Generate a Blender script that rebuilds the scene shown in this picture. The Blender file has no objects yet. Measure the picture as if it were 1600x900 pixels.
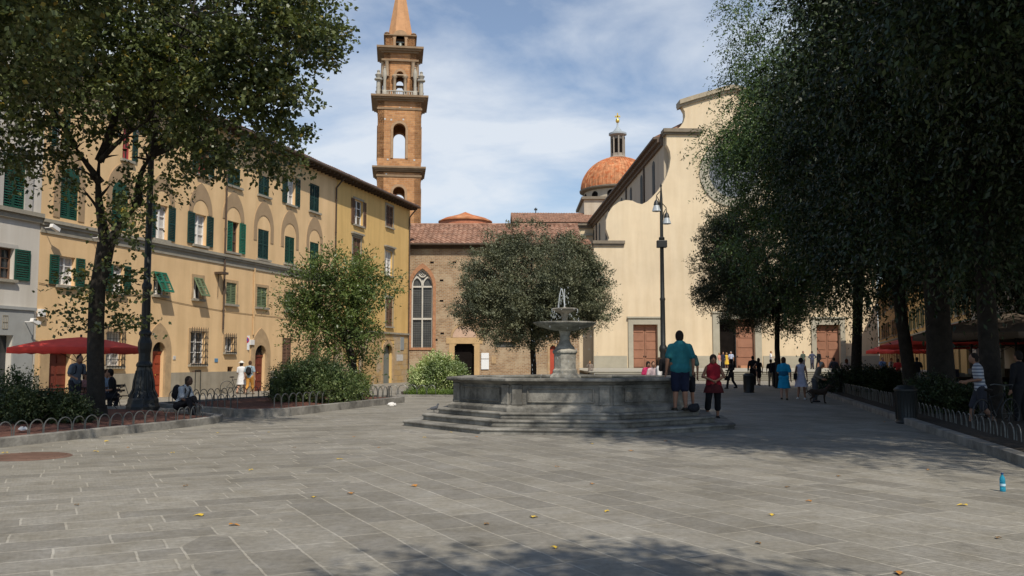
import bpy, bmesh, math, random
import numpy as np
from mathutils import Vector, Matrix
R = math.radians
PI = math.pi
random.seed(7)
C = bpy.context.scene.collection
SC = bpy.context.scene

# ---------------------------------------------------------------- camera, sky, sun, exposure
F = 1400.0
EYE = 1.55
PITCH = math.atan((563 - 450) / F)
cd = bpy.data.cameras.new('camera')
cam = bpy.data.objects.new('camera', cd)
C.objects.link(cam)
cam.location = (0, 0, EYE)
cam.rotation_euler = (R(90) + PITCH, 0, 0)
cd.sensor_width = 36
cd.lens = 36 * F / 1600
cd.clip_start = 0.1
cd.clip_end = 4000
SC.camera = cam

SUN_EL, SUN_AZ = 50.0, 19.0            # azimuth: degrees right of straight behind the camera
sd = bpy.data.lights.new('sun', 'SUN')
sun = bpy.data.objects.new('sun', sd)
C.objects.link(sun)
sd.energy = 4.0
sd.angle = R(0.55)
sd.color = (1.0, 0.93, 0.82)
sv = Vector((math.sin(R(SUN_AZ)) * math.cos(R(SUN_EL)), -math.cos(R(SUN_AZ)) * math.cos(R(SUN_EL)), math.sin(R(SUN_EL))))
sun.rotation_euler = sv.to_track_quat('Z', 'Y').to_euler()
sun.location = (10, -20, 60)

W = bpy.data.worlds.new('World')
SC.world = W
W.use_nodes = True
nt = W.node_tree
nt.nodes.clear()
def N(nt, kind, **kw):
    n = nt.nodes.new(kind)
    for k, v in kw.items():
        if k.startswith('i_'):
            key = k[2:]
            n.inputs[int(key) if key.isdigit() else key.replace('_', ' ')].default_value = v
        else:
            setattr(n, k, v)
    return n
sky = N(nt, 'ShaderNodeTexSky', sky_type='NISHITA', sun_disc=False)
sky.sun_elevation = R(SUN_EL)
sky.sun_rotation = R(180 - SUN_AZ)
sky.air_density = 1.0
sky.dust_density = 0.6
sky.ozone_density = 2.5
tc = N(nt, 'ShaderNodeTexCoord')
sep = N(nt, 'ShaderNodeSeparateXYZ')
nt.links.new(tc.outputs['Generated'], sep.inputs[0])
addz = N(nt, 'ShaderNodeMath', operation='ADD'); addz.inputs[1].default_value = 0.28
nt.links.new(sep.outputs['Z'], addz.inputs[0])
dx = N(nt, 'ShaderNodeMath', operation='DIVIDE'); dy = N(nt, 'ShaderNodeMath', operation='DIVIDE')
nt.links.new(sep.outputs['X'], dx.inputs[0]); nt.links.new(addz.outputs[0], dx.inputs[1])
nt.links.new(sep.outputs['Y'], dy.inputs[0]); nt.links.new(addz.outputs[0], dy.inputs[1])
cmb = N(nt, 'ShaderNodeCombineXYZ')
nt.links.new(dx.outputs[0], cmb.inputs[0]); nt.links.new(dy.outputs[0], cmb.inputs[1])
mp = N(nt, 'ShaderNodeMapping'); mp.inputs['Location'].default_value = (3.1, 1.7, 0)
mp.inputs['Rotation'].default_value = (0, 0, R(25)); mp.inputs['Scale'].default_value = (1.0, 1.35, 1)
nt.links.new(cmb.outputs[0], mp.inputs[0])
no = N(nt, 'ShaderNodeTexNoise'); no.inputs['Scale'].default_value = 1.9; no.inputs['Detail'].default_value = 9; no.inputs['Roughness'].default_value = 0.55; no.inputs['Distortion'].default_value = 0.25
nt.links.new(mp.outputs[0], no.inputs['Vector'])
rp = N(nt, 'ShaderNodeValToRGB'); rp.color_ramp.elements[0].position = 0.37; rp.color_ramp.elements[1].position = 0.60
rp.color_ramp.elements[0].color = (0.10, 0.10, 0.10, 1); rp.color_ramp.elements[1].color = (0.85, 0.85, 0.85, 1)
nt.links.new(no.outputs[0], rp.inputs[0])
# clouds thinned overhead and behind the camera, shaped to lower the ambient light
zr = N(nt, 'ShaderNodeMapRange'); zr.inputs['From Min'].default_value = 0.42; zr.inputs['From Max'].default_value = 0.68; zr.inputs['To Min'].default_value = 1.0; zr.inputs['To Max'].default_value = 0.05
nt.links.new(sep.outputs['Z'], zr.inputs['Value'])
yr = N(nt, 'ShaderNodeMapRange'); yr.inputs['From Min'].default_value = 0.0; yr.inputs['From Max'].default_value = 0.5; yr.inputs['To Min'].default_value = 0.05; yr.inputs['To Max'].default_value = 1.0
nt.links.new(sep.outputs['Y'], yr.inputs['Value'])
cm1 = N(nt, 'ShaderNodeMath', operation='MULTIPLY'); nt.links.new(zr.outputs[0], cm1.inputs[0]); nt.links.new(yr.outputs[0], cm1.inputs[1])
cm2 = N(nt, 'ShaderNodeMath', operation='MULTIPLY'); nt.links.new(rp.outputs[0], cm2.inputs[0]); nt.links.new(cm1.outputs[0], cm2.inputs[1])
mx = N(nt, 'ShaderNodeMix', data_type='RGBA')
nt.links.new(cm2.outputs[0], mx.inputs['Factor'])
nt.links.new(sky.outputs[0], mx.inputs['A'])
mx.inputs['B'].default_value = (6.6, 7.0, 7.5, 1)
bg = N(nt, 'ShaderNodeBackground'); bg.inputs['Strength'].default_value = 0.115
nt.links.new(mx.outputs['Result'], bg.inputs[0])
wo = N(nt, 'ShaderNodeOutputWorld')
nt.links.new(bg.outputs[0], wo.inputs[0])

SC.view_settings.view_transform = 'Standard'
SC.view_settings.look = 'None'
SC.view_settings.exposure = 0.09
SC.view_settings.gamma = 1.0
SC.view_settings.use_curve_mapping = False
SC.cycles.max_bounces = 5
SC.cycles.transparent_max_bounces = 6

# ---------------------------------------------------------------- helpers
cp, sp_ = math.cos(PITCH), math.sin(PITCH)
def ray(px, py):
    u, v = (px - 800) / F, (450 - py) / F
    return Vector((u, cp - v * sp_, sp_ + v * cp))
def at(px, py, Y):
    d = ray(px, py)
    k = Y / d.y
    return Vector((d.x * k, Y, EYE + d.z * k))
def onz(px, py, z=0.0):
    d = ray(px, py)
    k = (z - EYE) / d.z
    return Vector((d.x * k, d.y * k, z))
def onplane(px, py, O, n):
    d = ray(px, py)
    k = (Vector(O) - Vector((0, 0, EYE))).dot(n) / d.dot(n)
    return Vector((0, 0, EYE)) + d * k

class MB:
    def __init__(s):
        s.v, s.f = [], []
    def add(s, vs, fs):
        o = len(s.v)
        s.v += [tuple(v) for v in vs]
        s.f += [tuple(i + o for i in f) for f in fs]
        return s
    def box(s, x0, x1, y0, y1, z0, z1):
        vs = [(x, y, z) for z in (z0, z1) for y in (y0, y1) for x in (x0, x1)]
        return s.add(vs, [(0, 2, 3, 1), (4, 5, 7, 6), (0, 1, 5, 4), (2, 6, 7, 3), (0, 4, 6, 2), (1, 3, 7, 5)])
    def obox(s, c, size, M=None):
        M = M or Matrix()
        a, b, d = size[0] / 2, size[1] / 2, size[2] / 2
        vs = [Vector(c) + (M @ Vector((x, y, z))) for z in (-d, d) for y in (-b, b) for x in (-a, a)]
        return s.add(vs, [(0, 2, 3, 1), (4, 5, 7, 6), (0, 1, 5, 4), (2, 6, 7, 3), (0, 4, 6, 2), (1, 3, 7, 5)])
    def prism(s, pts, y0, y1):          # outline in XZ, pushed through Y
        n = len(pts)
        vs = [(x, y0, z) for x, z in pts] + [(x, y1, z) for x, z in pts]
        return s.add(vs, [tuple(range(n)), tuple(range(2 * n - 1, n - 1, -1))] + [(i, i + n, (i + 1) % n + n, (i + 1) % n) for i in range(n)])
    def prismz(s, pts, z0, z1):
        n = len(pts)
        vs = [(x, y, z0) for x, y in pts] + [(x, y, z1) for x, y in pts]
        return s.add(vs, [tuple(range(n - 1, -1, -1)), tuple(range(n, 2 * n))] + [(i, (i + 1) % n, (i + 1) % n + n, i + n) for i in range(n)])
    def lathe(s, prof, c=(0, 0), seg=24, rot=0.0, cap=True):
        n = len(prof)
        vs = []
        for r, z in prof:
            for k in range(seg):
                a = 2 * PI * k / seg + rot
                vs.append((c[0] + r * math.cos(a), c[1] + r * math.sin(a), z))
        fs = []
        for i in range(n - 1):
            for k in range(seg):
                k2 = (k + 1) % seg
                fs.append((i * seg + k, i * seg + k2, (i + 1) * seg + k2, (i + 1) * seg + k))
        if cap:
            if prof[0][0] > 1e-4: fs.append(tuple(range(seg - 1, -1, -1)))
            if prof[-1][0] > 1e-4: fs.append(tuple((n - 1) * seg + k for k in range(seg)))
        return s.add(vs, fs)
    def tube(s, pts, rad, seg=8, closed=False):
        pts = [Vector(p) for p in pts]
        n = len(pts)
        if not hasattr(rad, '__len__'): rad = [rad] * n
        vs = []
        up = Vector((0.13, 0.29, 0.95)).normalized()
        prev = None
        for i, p in enumerate(pts):
            if closed: d = pts[(i + 1) % n] - pts[i - 1]
            else: d = pts[min(i + 1, n - 1)] - pts[max(i - 1, 0)]
            d.normalize()
            a = d.cross(up) if prev is None else prev - d * prev.dot(d)
            if a.length < 1e-4: a = d.cross(Vector((1, 0, 0)))
            a.normalize(); prev = a
            b = d.cross(a)
            for k in range(seg):
                t = 2 * PI * k / seg
                vs.append(p + (a * math.cos(t) + b * math.sin(t)) * rad[i])
        fs = []
        for i in range(n if closed else n - 1):
            j = (i + 1) % n
            for k in range(seg):
                k2 = (k + 1) % seg
                fs.append((i * seg + k, j * seg + k, j * seg + k2, i * seg + k2))
        if not closed:
            fs.append(tuple(range(seg)))
            fs.append(tuple((n - 1) * seg + k for k in range(seg - 1, -1, -1)))
        return s.add(vs, fs)
    def ell(s, c, r, seg=12, rings=8, M=None):
        if not hasattr(r, '__len__'): r = (r, r, r)
        M = M or Matrix()
        vs, fs = [], []
        for i in range(rings + 1):
            ph = PI * i / rings
            for k in range(seg):
                t = 2 * PI * k / seg
                vs.append(Vector(c) + (M @ Vector((r[0] * math.sin(ph) * math.cos(t), r[1] * math.sin(ph) * math.sin(t), r[2] * math.cos(ph)))))
        for i in range(rings):
            for k in range(seg):
                k2 = (k + 1) % seg
                fs.append((i * seg + k, (i + 1) * seg + k, (i + 1) * seg + k2, i * seg + k2))
        return s.add(vs, fs)
    def cap(s, p0, r0, p1, r1, flat=1.0, seg=12):   # closed tapered capsule; flat squeezes it front to back
        p0, p1 = Vector(p0), Vector(p1)
        d = (p1 - p0)
        L = d.length
        d = d / L if L > 1e-5 else Vector((0, 0, 1))
        a = Vector((1, 0, 0)) - d * d.x
        if a.length < 0.2: a = Vector((0, 0, 1)) - d * d.z
        a.normalize(); b = d.cross(a)
        rings = []
        for i in range(0, 5):
            t = -PI / 2 + (PI / 2) * i / 4
            rings.append((p0 + d * (r0 * math.sin(t)), max(r0 * math.cos(t), 0.001)))
        for i in range(0, 5):
            t = (PI / 2) * i / 4
            rings.append((p1 + d * (r1 * math.sin(t)), max(r1 * math.cos(t), 0.001)))
        vs = []
        for c, r in rings:
            for k in range(seg):
                t = 2 * PI * k / seg
                vs.append(c + a * (r * math.cos(t)) + b * (r * flat * math.sin(t)))
        fs = []
        for i in range(len(rings) - 1):
            for k in range(seg):
                k2 = (k + 1) % seg
                fs.append((i * seg + k, i * seg + k2, (i + 1) * seg + k2, (i + 1) * seg + k))
        n = len(rings)
        fs.append(tuple(range(seg - 1, -1, -1)))
        fs.append(tuple((n - 1) * seg + k for k in range(seg)))
        return s.add(vs, fs)
    def mesh(s, name, mat, smooth=False):
        me = bpy.data.meshes.new(name)
        me.from_pydata(s.v, [], s.f)
        bm = bmesh.new(); bm.from_mesh(me)
        bmesh.ops.recalc_face_normals(bm, faces=bm.faces)
        bm.to_mesh(me); bm.free()
        if mat: me.materials.append(mat)
        if smooth:
            me.polygons.foreach_set('use_smooth', [True] * len(me.polygons))
            me.set_sharp_from_angle(angle=R(45))
        return me
    def build(s, name, mat, parent=None, smooth=False, bevel=0):
        o = bpy.data.objects.new(name, s.mesh(name, mat, smooth))
        C.objects.link(o)
        if parent: o.parent = parent
        if bevel:
            m = o.modifiers.new('bevel', 'BEVEL'); m.width = bevel; m.segments = 2; m.limit_method = 'ANGLE'
        return o

def tag(o, label, cat, group=None):
    o['label'] = label; o['category'] = cat
    if group: o['group'] = group
    return o
def thing(name, label, cat, loc=(0, 0, 0), rz=0.0, group=None):
    o = bpy.data.objects.new(name, None)
    C.objects.link(o)
    o.empty_display_size = 0.3
    o.location = loc; o.rotation_euler = (0, 0, rz)
    return tag(o, label, cat, group)
def struct(o, kind='structure'):
    o['kind'] = kind
    return o
def kids(o):
    return [c for c in C.objects if c.parent == o]
def dup(root, loc, rz=0.0, label=None, group=None, parent=None):
    m = {}
    c = root.copy(); C.objects.link(c)
    if parent is None:
        c.location = loc; c.rotation_euler = (0, 0, rz)
    else:
        c.parent = parent
    if label: c['label'] = label
    if group: c['group'] = group
    for k in root.children:
        k2 = k.copy(); C.objects.link(k2); k2.parent = c
        for g in k.children:
            g2 = g.copy(); C.objects.link(g2); g2.parent = k2
    return c

# ---------------------------------------------------------------- materials
def mbase(name):
    m = bpy.data.materials.new(name)
    m.use_nodes = True
    nt = m.node_tree
    b = nt.nodes['Principled BSDF']
    return m, nt, b
MC = {}
def M(name, col, var=0.15, scale=2.0, rough=0.8, bump=0.0, bscale=20.0, metal=0.0, spec=0.3, streak=0.0):
    if name in MC: return MC[name]
    m, nt, b = mbase(name)
    b.inputs['Roughness'].default_value = rough
    b.inputs['Metallic'].default_value = metal
    b.inputs['Specular IOR Level'].default_value = spec
    tc = N(nt, 'ShaderNodeTexCoord')
    n1 = N(nt, 'ShaderNodeTexNoise'); n1.inputs['Scale'].default_value = scale; n1.inputs['Detail'].default_value = 8; n1.inputs['Roughness'].default_value = 0.65
    nt.links.new(tc.outputs['Object'], n1.inputs['Vector'])
    r = N(nt, 'ShaderNodeValToRGB')
    r.color_ramp.elements[0].position = 0.3; r.color_ramp.elements[1].position = 0.7
    r.color_ramp.elements[0].color = tuple(c * (1 - var) for c in col) + (1,)
    r.color_ramp.elements[1].color = tuple(min(1, c * (1 + var)) for c in col) + (1,)
    nt.links.new(n1.outputs[0], r.inputs[0])
    out = r.outputs[0]
    if streak:
        mpn = N(nt, 'ShaderNodeMapping'); mpn.inputs['Scale'].default_value = (1.2, 1.2, 0.12)
        nt.links.new(tc.outputs['Object'], mpn.inputs[0])
        n2 = N(nt, 'ShaderNodeTexNoise'); n2.inputs['Scale'].default_value = 1.3; n2.inputs['Detail'].default_value = 6
        nt.links.new(mpn.outputs[0], n2.inputs['Vector'])
        r2 = N(nt, 'ShaderNodeValToRGB'); r2.color_ramp.elements[0].position = 0.35; r2.color_ramp.elements[1].position = 0.62
        k = 1 - streak
        r2.color_ramp.elements[0].color = (k, k * 0.98, k * 0.95, 1); r2.color_ramp.elements[1].color = (1, 1, 1, 1)
        nt.links.new(n2.outputs[0], r2.inputs[0])
        mm = N(nt, 'ShaderNodeMix', data_type='RGBA', blend_type='MULTIPLY'); mm.inputs['Factor'].default_value = 1
        nt.links.new(out, mm.inputs['A']); nt.links.new(r2.outputs[0], mm.inputs['B'])
        out = mm.outputs['Result']
    nt.links.new(out, b.inputs['Base Color'])
    if bump:
        n3 = N(nt, 'ShaderNodeTexNoise'); n3.inputs['Scale'].default_value = bscale; n3.inputs['Detail'].default_value = 6
        nt.links.new(tc.outputs['Object'], n3.inputs['Vector'])
        bp = N(nt, 'ShaderNodeBump'); bp.inputs['Strength'].default_value = bump; bp.inputs['Distance'].default_value = 0.03
        nt.links.new(n3.outputs[0], bp.inputs['Height']); nt.links.new(bp.outputs[0], b.inputs['Normal'])
    MC[name] = m
    return m
def brickmat(name, c1, c2, mortar, bw=0.6, bh=0.25, ms=0.02, dirt=0.35, bump=0.4, scale=1.0, patch=None):
    m, nt, b = mbase(name)
    b.inputs['Roughness'].default_value = 0.9
    b.inputs['Specular IOR Level'].default_value = 0.2
    tc = N(nt, 'ShaderNodeTexCoord')
    s = N(nt, 'ShaderNodeSeparateXYZ'); nt.links.new(tc.outputs['Object'], s.inputs[0])
    a = N(nt, 'ShaderNodeMath', operation='ADD'); nt.links.new(s.outputs['X'], a.inputs[0]); nt.links.new(s.outputs['Y'], a.inputs[1])
    c = N(nt, 'ShaderNodeCombineXYZ'); nt.links.new(a.outputs[0], c.inputs[0]); nt.links.new(s.outputs['Z'], c.inputs[1])
    nd = N(nt, 'ShaderNodeTexNoise'); nd.inputs['Scale'].default_value = 1.5; nt.links.new(tc.outputs['Object'], nd.inputs['Vector'])
    av = N(nt, 'ShaderNodeVectorMath', operation='SCALE'); av.inputs['Scale'].default_value = 0.12; nt.links.new(nd.outputs['Color'], av.inputs[0])
    ad = N(nt, 'ShaderNodeVectorMath', operation='ADD'); nt.links.new(c.outputs[0], ad.inputs[0]); nt.links.new(av.outputs[0], ad.inputs[1])
    br = N(nt, 'ShaderNodeTexBrick')
    br.inputs['Scale'].default_value = scale; br.inputs['Brick Width'].default_value = bw; br.inputs['Row Height'].default_value = bh
    br.inputs['Mortar Size'].default_value = ms; br.inputs['Mortar Smooth'].default_value = 0.3
    br.inputs['Color1'].default_value = c1 + (1,); br.inputs['Color2'].default_value = c2 + (1,); br.inputs['Mortar'].default_value = mortar + (1,)
    nt.links.new(ad.outputs[0], br.inputs['Vector'])
    n2 = N(nt, 'ShaderNodeTexNoise'); n2.inputs['Scale'].default_value = 0.9; n2.inputs['Detail'].default_value = 10; n2.inputs['Roughness'].default_value = 0.7
    nt.links.new(tc.outputs['Object'], n2.inputs['Vector'])
    r = N(nt, 'ShaderNodeValToRGB'); r.color_ramp.elements[0].position = 0.35; r.color_ramp.elements[1].position = 0.65
    k = 1 - dirt
    r.color_ramp.elements[0].color = (k, k, k, 1); r.color_ramp.elements[1].color = (1.0, 1.0, 1.0, 1)
    nt.links.new(n2.outputs[0], r.inputs[0])
    mm = N(nt, 'ShaderNodeMix', data_type='RGBA', blend_type='MULTIPLY'); mm.inputs['Factor'].default_value = 1
    nt.links.new(br.outputs['Color'], mm.inputs['A']); nt.links.new(r.outputs[0], mm.inputs['B'])
    out = mm.outputs['Result']
    if patch:
        n4 = N(nt, 'ShaderNodeTexNoise'); n4.inputs['Scale'].default_value = 0.45; n4.inputs['Detail'].default_value = 7; n4.inputs['Roughness'].default_value = 0.7
        nt.links.new(tc.outputs['Object'], n4.inputs['Vector'])
        r4 = N(nt, 'ShaderNodeValToRGB'); r4.color_ramp.elements[0].position = 0.47; r4.color_ramp.elements[1].position = 0.6
        nt.links.new(n4.outputs[0], r4.inputs[0])
        m4 = N(nt, 'ShaderNodeMix', data_type='RGBA'); m4.inputs['B'].default_value = patch + (1,)
        nt.links.new(r4.outputs[0], m4.inputs['Factor']); nt.links.new(out, m4.inputs['A'])
        out = m4.outputs['Result']
    nt.links.new(out, b.inputs['Base Color'])
    bp = N(nt, 'ShaderNodeBump'); bp.inputs['Strength'].default_value = bump; bp.inputs['Distance'].default_value = 0.04
    iv = N(nt, 'ShaderNodeMath', operation='SUBTRACT'); iv.inputs[0].default_value = 1
    nt.links.new(br.outputs['Fac'], iv.inputs[1])
    ah = N(nt, 'ShaderNodeMath', operation='ADD'); nt.links.new(iv.outputs[0], ah.inputs[0]); nt.links.new(n2.outputs[0], ah.inputs[1])
    nt.links.new(ah.outputs[0], bp.inputs['Height']); nt.links.new(bp.outputs[0], b.inputs['Normal'])
    return m
def leafmat(name, cols, trans=0.25, rough=0.5):
    m, nt, b = mbase(name)
    g = N(nt, 'ShaderNodeNewGeometry')
    r = N(nt, 'ShaderNodeValToRGB')
    el = r.color_ramp.elements
    while len(el) < len(cols): el.new(0.5)
    for i, (p, c) in enumerate(cols):
        el[i].position = p; el[i].color = c + (1,)
    nt.links.new(g.outputs['Random Per Island'], r.inputs[0])
    tc = N(nt, 'ShaderNodeTexCoord'); nz = N(nt, 'ShaderNodeTexNoise'); nz.inputs['Scale'].default_value = 1.1; nz.inputs['Detail'].default_value = 3
    nt.links.new(tc.outputs['Object'], nz.inputs['Vector'])
    nr = N(nt, 'ShaderNodeValToRGB'); nr.color_ramp.elements[0].position = 0.35; nr.color_ramp.elements[1].position = 0.65
    nr.color_ramp.elements[0].color = (0.55, 0.62, 0.56, 1); nr.color_ramp.elements[1].color = (1.5, 1.42, 1.15, 1)
    nt.links.new(nz.outputs[0], nr.inputs[0])
    mq = N(nt, 'ShaderNodeMix', data_type='RGBA', blend_type='MULTIPLY'); mq.inputs['Factor'].default_value = 1
    nt.links.new(r.outputs[0], mq.inputs['A']); nt.links.new(nr.outputs[0], mq.inputs['B'])
    nt.links.new(mq.outputs['Result'], b.inputs['Base Color'])
    b.inputs['Roughness'].default_value = rough
    b.inputs['Specular IOR Level'].default_value = 0.35
    t = N(nt, 'ShaderNodeBsdfTranslucent')
    br = N(nt, 'ShaderNodeMix', data_type='RGBA', blend_type='MULTIPLY'); br.inputs['Factor'].default_value = 1; br.inputs['B'].default_value = (1.3, 1.35, 0.5, 1)
    nt.links.new(mq.outputs['Result'], br.inputs['A']); nt.links.new(br.outputs['Result'], t.inputs['Color'])
    ms = N(nt, 'ShaderNodeMixShader'); ms.inputs[0].default_value = trans
    nt.links.new(b.outputs[0], ms.inputs[1]); nt.links.new(t.outputs[0], ms.inputs[2])
    nt.links.new(ms.outputs[0], nt.nodes['Material Output'].inputs['Surface'])
    return m
def glassmat(name, col=(0.03, 0.035, 0.04), rough=0.08):
    m, nt, b = mbase(name)
    tc = N(nt, 'ShaderNodeTexCoord')
    n1 = N(nt, 'ShaderNodeTexNoise'); n1.inputs['Scale'].default_value = 1.5
    nt.links.new(tc.outputs['Object'], n1.inputs['Vector'])
    r = N(nt, 'ShaderNodeValToRGB'); r.color_ramp.elements[0].color = tuple(c * 0.5 for c in col) + (1,); r.color_ramp.elements[1].color = tuple(c * 1.6 for c in col) + (1,)
    nt.links.new(n1.outputs[0], r.inputs[0]); nt.links.new(r.outputs[0], b.inputs['Base Color'])
    b.inputs['Roughness'].default_value = rough
    b.inputs['Specular IOR Level'].default_value = 0.6
    return m

def pavemat():
    m, nt, b = mbase('paving')
    b.inputs['Roughness'].default_value = 0.75
    b.inputs['Specular IOR Level'].default_value = 0.3
    tc = N(nt, 'ShaderNodeTexCoord')
    outs = []
    nd = N(nt, 'ShaderNodeTexNoise'); nd.inputs['Scale'].default_value = 0.9; nt.links.new(tc.outputs['Object'], nd.inputs['Vector'])
    nd2 = N(nt, 'ShaderNodeTexNoise'); nd2.inputs['Scale'].default_value = 9; nt.links.new(tc.outputs['Object'], nd2.inputs['Vector'])
    av = N(nt, 'ShaderNodeVectorMath', operation='SCALE'); av.inputs['Scale'].default_value = 0.05; nt.links.new(nd.outputs['Color'], av.inputs[0])
    av2 = N(nt, 'ShaderNodeVectorMath', operation='SCALE'); av2.inputs['Scale'].default_value = 0.018; nt.links.new(nd2.outputs['Color'], av2.inputs[0])
    a1 = N(nt, 'ShaderNodeVectorMath', operation='ADD'); nt.links.new(tc.outputs['Object'], a1.inputs[0]); nt.links.new(av.outputs[0], a1.inputs[1])
    a2 = N(nt, 'ShaderNodeVectorMath', operation='ADD'); nt.links.new(a1.outputs[0], a2.inputs[0]); nt.links.new(av2.outputs[0], a2.inputs[1])
    for rot, off in ((-26.6, 0.0), (-116.6, 0.37)):
        mpn = N(nt, 'ShaderNodeMapping'); mpn.inputs['Rotation'].default_value = (0, 0, R(rot)); mpn.inputs['Location'].default_value = (off, 0.13, 0)
        nt.links.new(a2.outputs[0], mpn.inputs[0])
        # every course starts at its own random place
        sq = N(nt, 'ShaderNodeSeparateXYZ'); nt.links.new(mpn.outputs[0], sq.inputs[0])
        dv = N(nt, 'ShaderNodeMath', operation='DIVIDE'); dv.inputs[1].default_value = 0.43; nt.links.new(sq.outputs['Y'], dv.inputs[0])
        fl_ = N(nt, 'ShaderNodeMath', operation='FLOOR'); nt.links.new(dv.outputs[0], fl_.inputs[0])
        wq = N(nt, 'ShaderNodeTexWhiteNoise', noise_dimensions='1D'); nt.links.new(fl_.outputs[0], wq.inputs['W'])
        ax_ = N(nt, 'ShaderNodeMath', operation='ADD'); nt.links.new(sq.outputs['X'], ax_.inputs[0]); nt.links.new(wq.outputs['Value'], ax_.inputs[1])
        cq = N(nt, 'ShaderNodeCombineXYZ'); nt.links.new(ax_.outputs[0], cq.inputs[0]); nt.links.new(sq.outputs['Y'], cq.inputs[1])
        br = N(nt, 'ShaderNodeTexBrick')
        br.offset = 0.43; br.offset_frequency = 2; br.squash = 1.35; br.squash_frequency = 3
        br.inputs['Scale'].default_value = 1; br.inputs['Brick Width'].default_value = 0.86; br.inputs['Row Height'].default_value = 0.43
        br.inputs['Mortar Size'].default_value = 0.013; br.inputs['Mortar Smooth'].default_value = 0.35; br.inputs['Bias'].default_value = -0.1
        br.inputs['Color1'].default_value = (0.226, 0.212, 0.184, 1); br.inputs['Color2'].default_value = (0.308, 0.288, 0.246, 1)
        br.inputs['Mortar'].default_value = (0.395, 0.368, 0.315, 1)
        nt.links.new(cq.outputs[0], br.inputs['Vector'])
        # chiselled grooves across each slab
        wv = N(nt, 'ShaderNodeTexWave'); wv.inputs['Scale'].default_value = 7.0; wv.inputs['Distortion'].default_value = 5.0; wv.inputs['Detail'].default_value = 3
        wv.bands_direction = 'X'
        nt.links.new(mpn.outputs[0], wv.inputs['Vector'])
        outs.append((br, wv))
    s = N(nt, 'ShaderNodeSeparateXYZ'); nt.links.new(a2.outputs[0], s.inputs[0])
    # zone line of the two laying directions, stepped like interlocked slabs
    sy = N(nt, 'ShaderNodeMath', operation='SNAP'); sy.inputs[1].default_value = 0.9; nt.links.new(s.outputs['Y'], sy.inputs[0])
    wn = N(nt, 'ShaderNodeTexWhiteNoise', noise_dimensions='1D'); nt.links.new(sy.outputs[0], wn.inputs['W'])
    mu = N(nt, 'ShaderNodeMath', operation='MULTIPLY_ADD'); mu.inputs[1].default_value = 0.9; mu.inputs[2].default_value = -2.9
    nt.links.new(wn.outputs['Value'], mu.inputs[0])
    gt = N(nt, 'ShaderNodeMath', operation='GREATER_THAN'); nt.links.new(s.outputs['X'], gt.inputs[0]); nt.links.new(mu.outputs[0], gt.inputs[1])
    mc = N(nt, 'ShaderNodeMix', data_type='RGBA'); nt.links.new(gt.outputs[0], mc.inputs['Factor'])
    nt.links.new(outs[0][0].outputs['Color'], mc.inputs['A']); nt.links.new(outs[1][0].outputs['Color'], mc.inputs['B'])
    mf = N(nt, 'ShaderNodeMix', data_type='FLOAT'); nt.links.new(gt.outputs[0], mf.inputs['Factor'])
    nt.links.new(outs[0][0].outputs['Fac'], mf.inputs['A']); nt.links.new(outs[1][0].outputs['Fac'], mf.inputs['B'])
    mw = N(nt, 'ShaderNodeMix', data_type='FLOAT'); nt.links.new(gt.outputs[0], mw.inputs['Factor'])
    nt.links.new(outs[0][1].outputs['Fac'], mw.inputs['A']); nt.links.new(outs[1][1].outputs['Fac'], mw.inputs['B'])
    # stains, wear
    def mul(col, scale, lo, hi, p0=0.35, p1=0.65, tint=(1, 1, 1), det=9):
        n = N(nt, 'ShaderNodeTexNoise'); n.inputs['Scale'].default_value = scale; n.inputs['Detail'].default_value = det; n.inputs['Roughness'].default_value = 0.7
        nt.links.new(tc.outputs['Object'], n.inputs['Vector'])
        r = N(nt, 'ShaderNodeValToRGB'); r.color_ramp.elements[0].position = p0; r.color_ramp.elements[1].position = p1
        r.color_ramp.elements[0].color = tuple(lo * t for t in tint) + (1,); r.color_ramp.elements[1].color = (hi, hi, hi, 1)
        nt.links.new(n.outputs[0], r.inputs[0])
        q = N(nt, 'ShaderNodeMix', data_type='RGBA', blend_type='MULTIPLY'); q.inputs['Factor'].default_value = 1
        nt.links.new(col, q.inputs['A']); nt.links.new(r.outputs[0], q.inputs['B'])
        return q.outputs['Result'], n
    c1, _ = mul(mc.outputs['Result'], 0.35, 0.78, 1.12, tint=(1, 0.99, 0.95))
    c1, _ = mul(c1, 1.1, 0.62, 1.0, 0.28, 0.40, tint=(1, 0.98, 0.93), det=12)
    c1, _ = mul(c1, 5.0, 0.70, 1.0, 0.27, 0.36, det=4)
    c2, nb = mul(c1, 14.0, 0.80, 1.12)
    c3, _ = mul(c2, 2.3, 0.84, 1.08, tint=(1.03, 1.0, 0.93))
    nt.links.new(c3, b.inputs['Base Color'])
    h = N(nt, 'ShaderNodeMath', operation='MULTIPLY_ADD'); h.inputs[1].default_value = -0.9
    nt.links.new(mf.outputs['Result'], h.inputs[0]); 
    h2 = N(nt, 'ShaderNodeMath', operation='MULTIPLY_ADD'); h2.inputs[1].default_value = 0.16; nt.links.new(mw.outputs['Result'], h2.inputs[0])
    h3 = N(nt, 'ShaderNodeMath', operation='MULTIPLY'); h3.inputs[1].default_value = 0.9; nt.links.new(nb.outputs[0], h3.inputs[0])
    nt.links.new(h3.outputs[0], h2.inputs[2]); nt.links.new(h2.outputs[0], h.inputs[2])
    bp = N(nt, 'ShaderNodeBump'); bp.inputs['Strength'].default_value = 0.55; bp.inputs['Distance'].default_value = 0.02
    nt.links.new(h.outputs[0], bp.inputs['Height']); nt.links.new(bp.outputs[0], b.inputs['Normal'])
    return m
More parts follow.
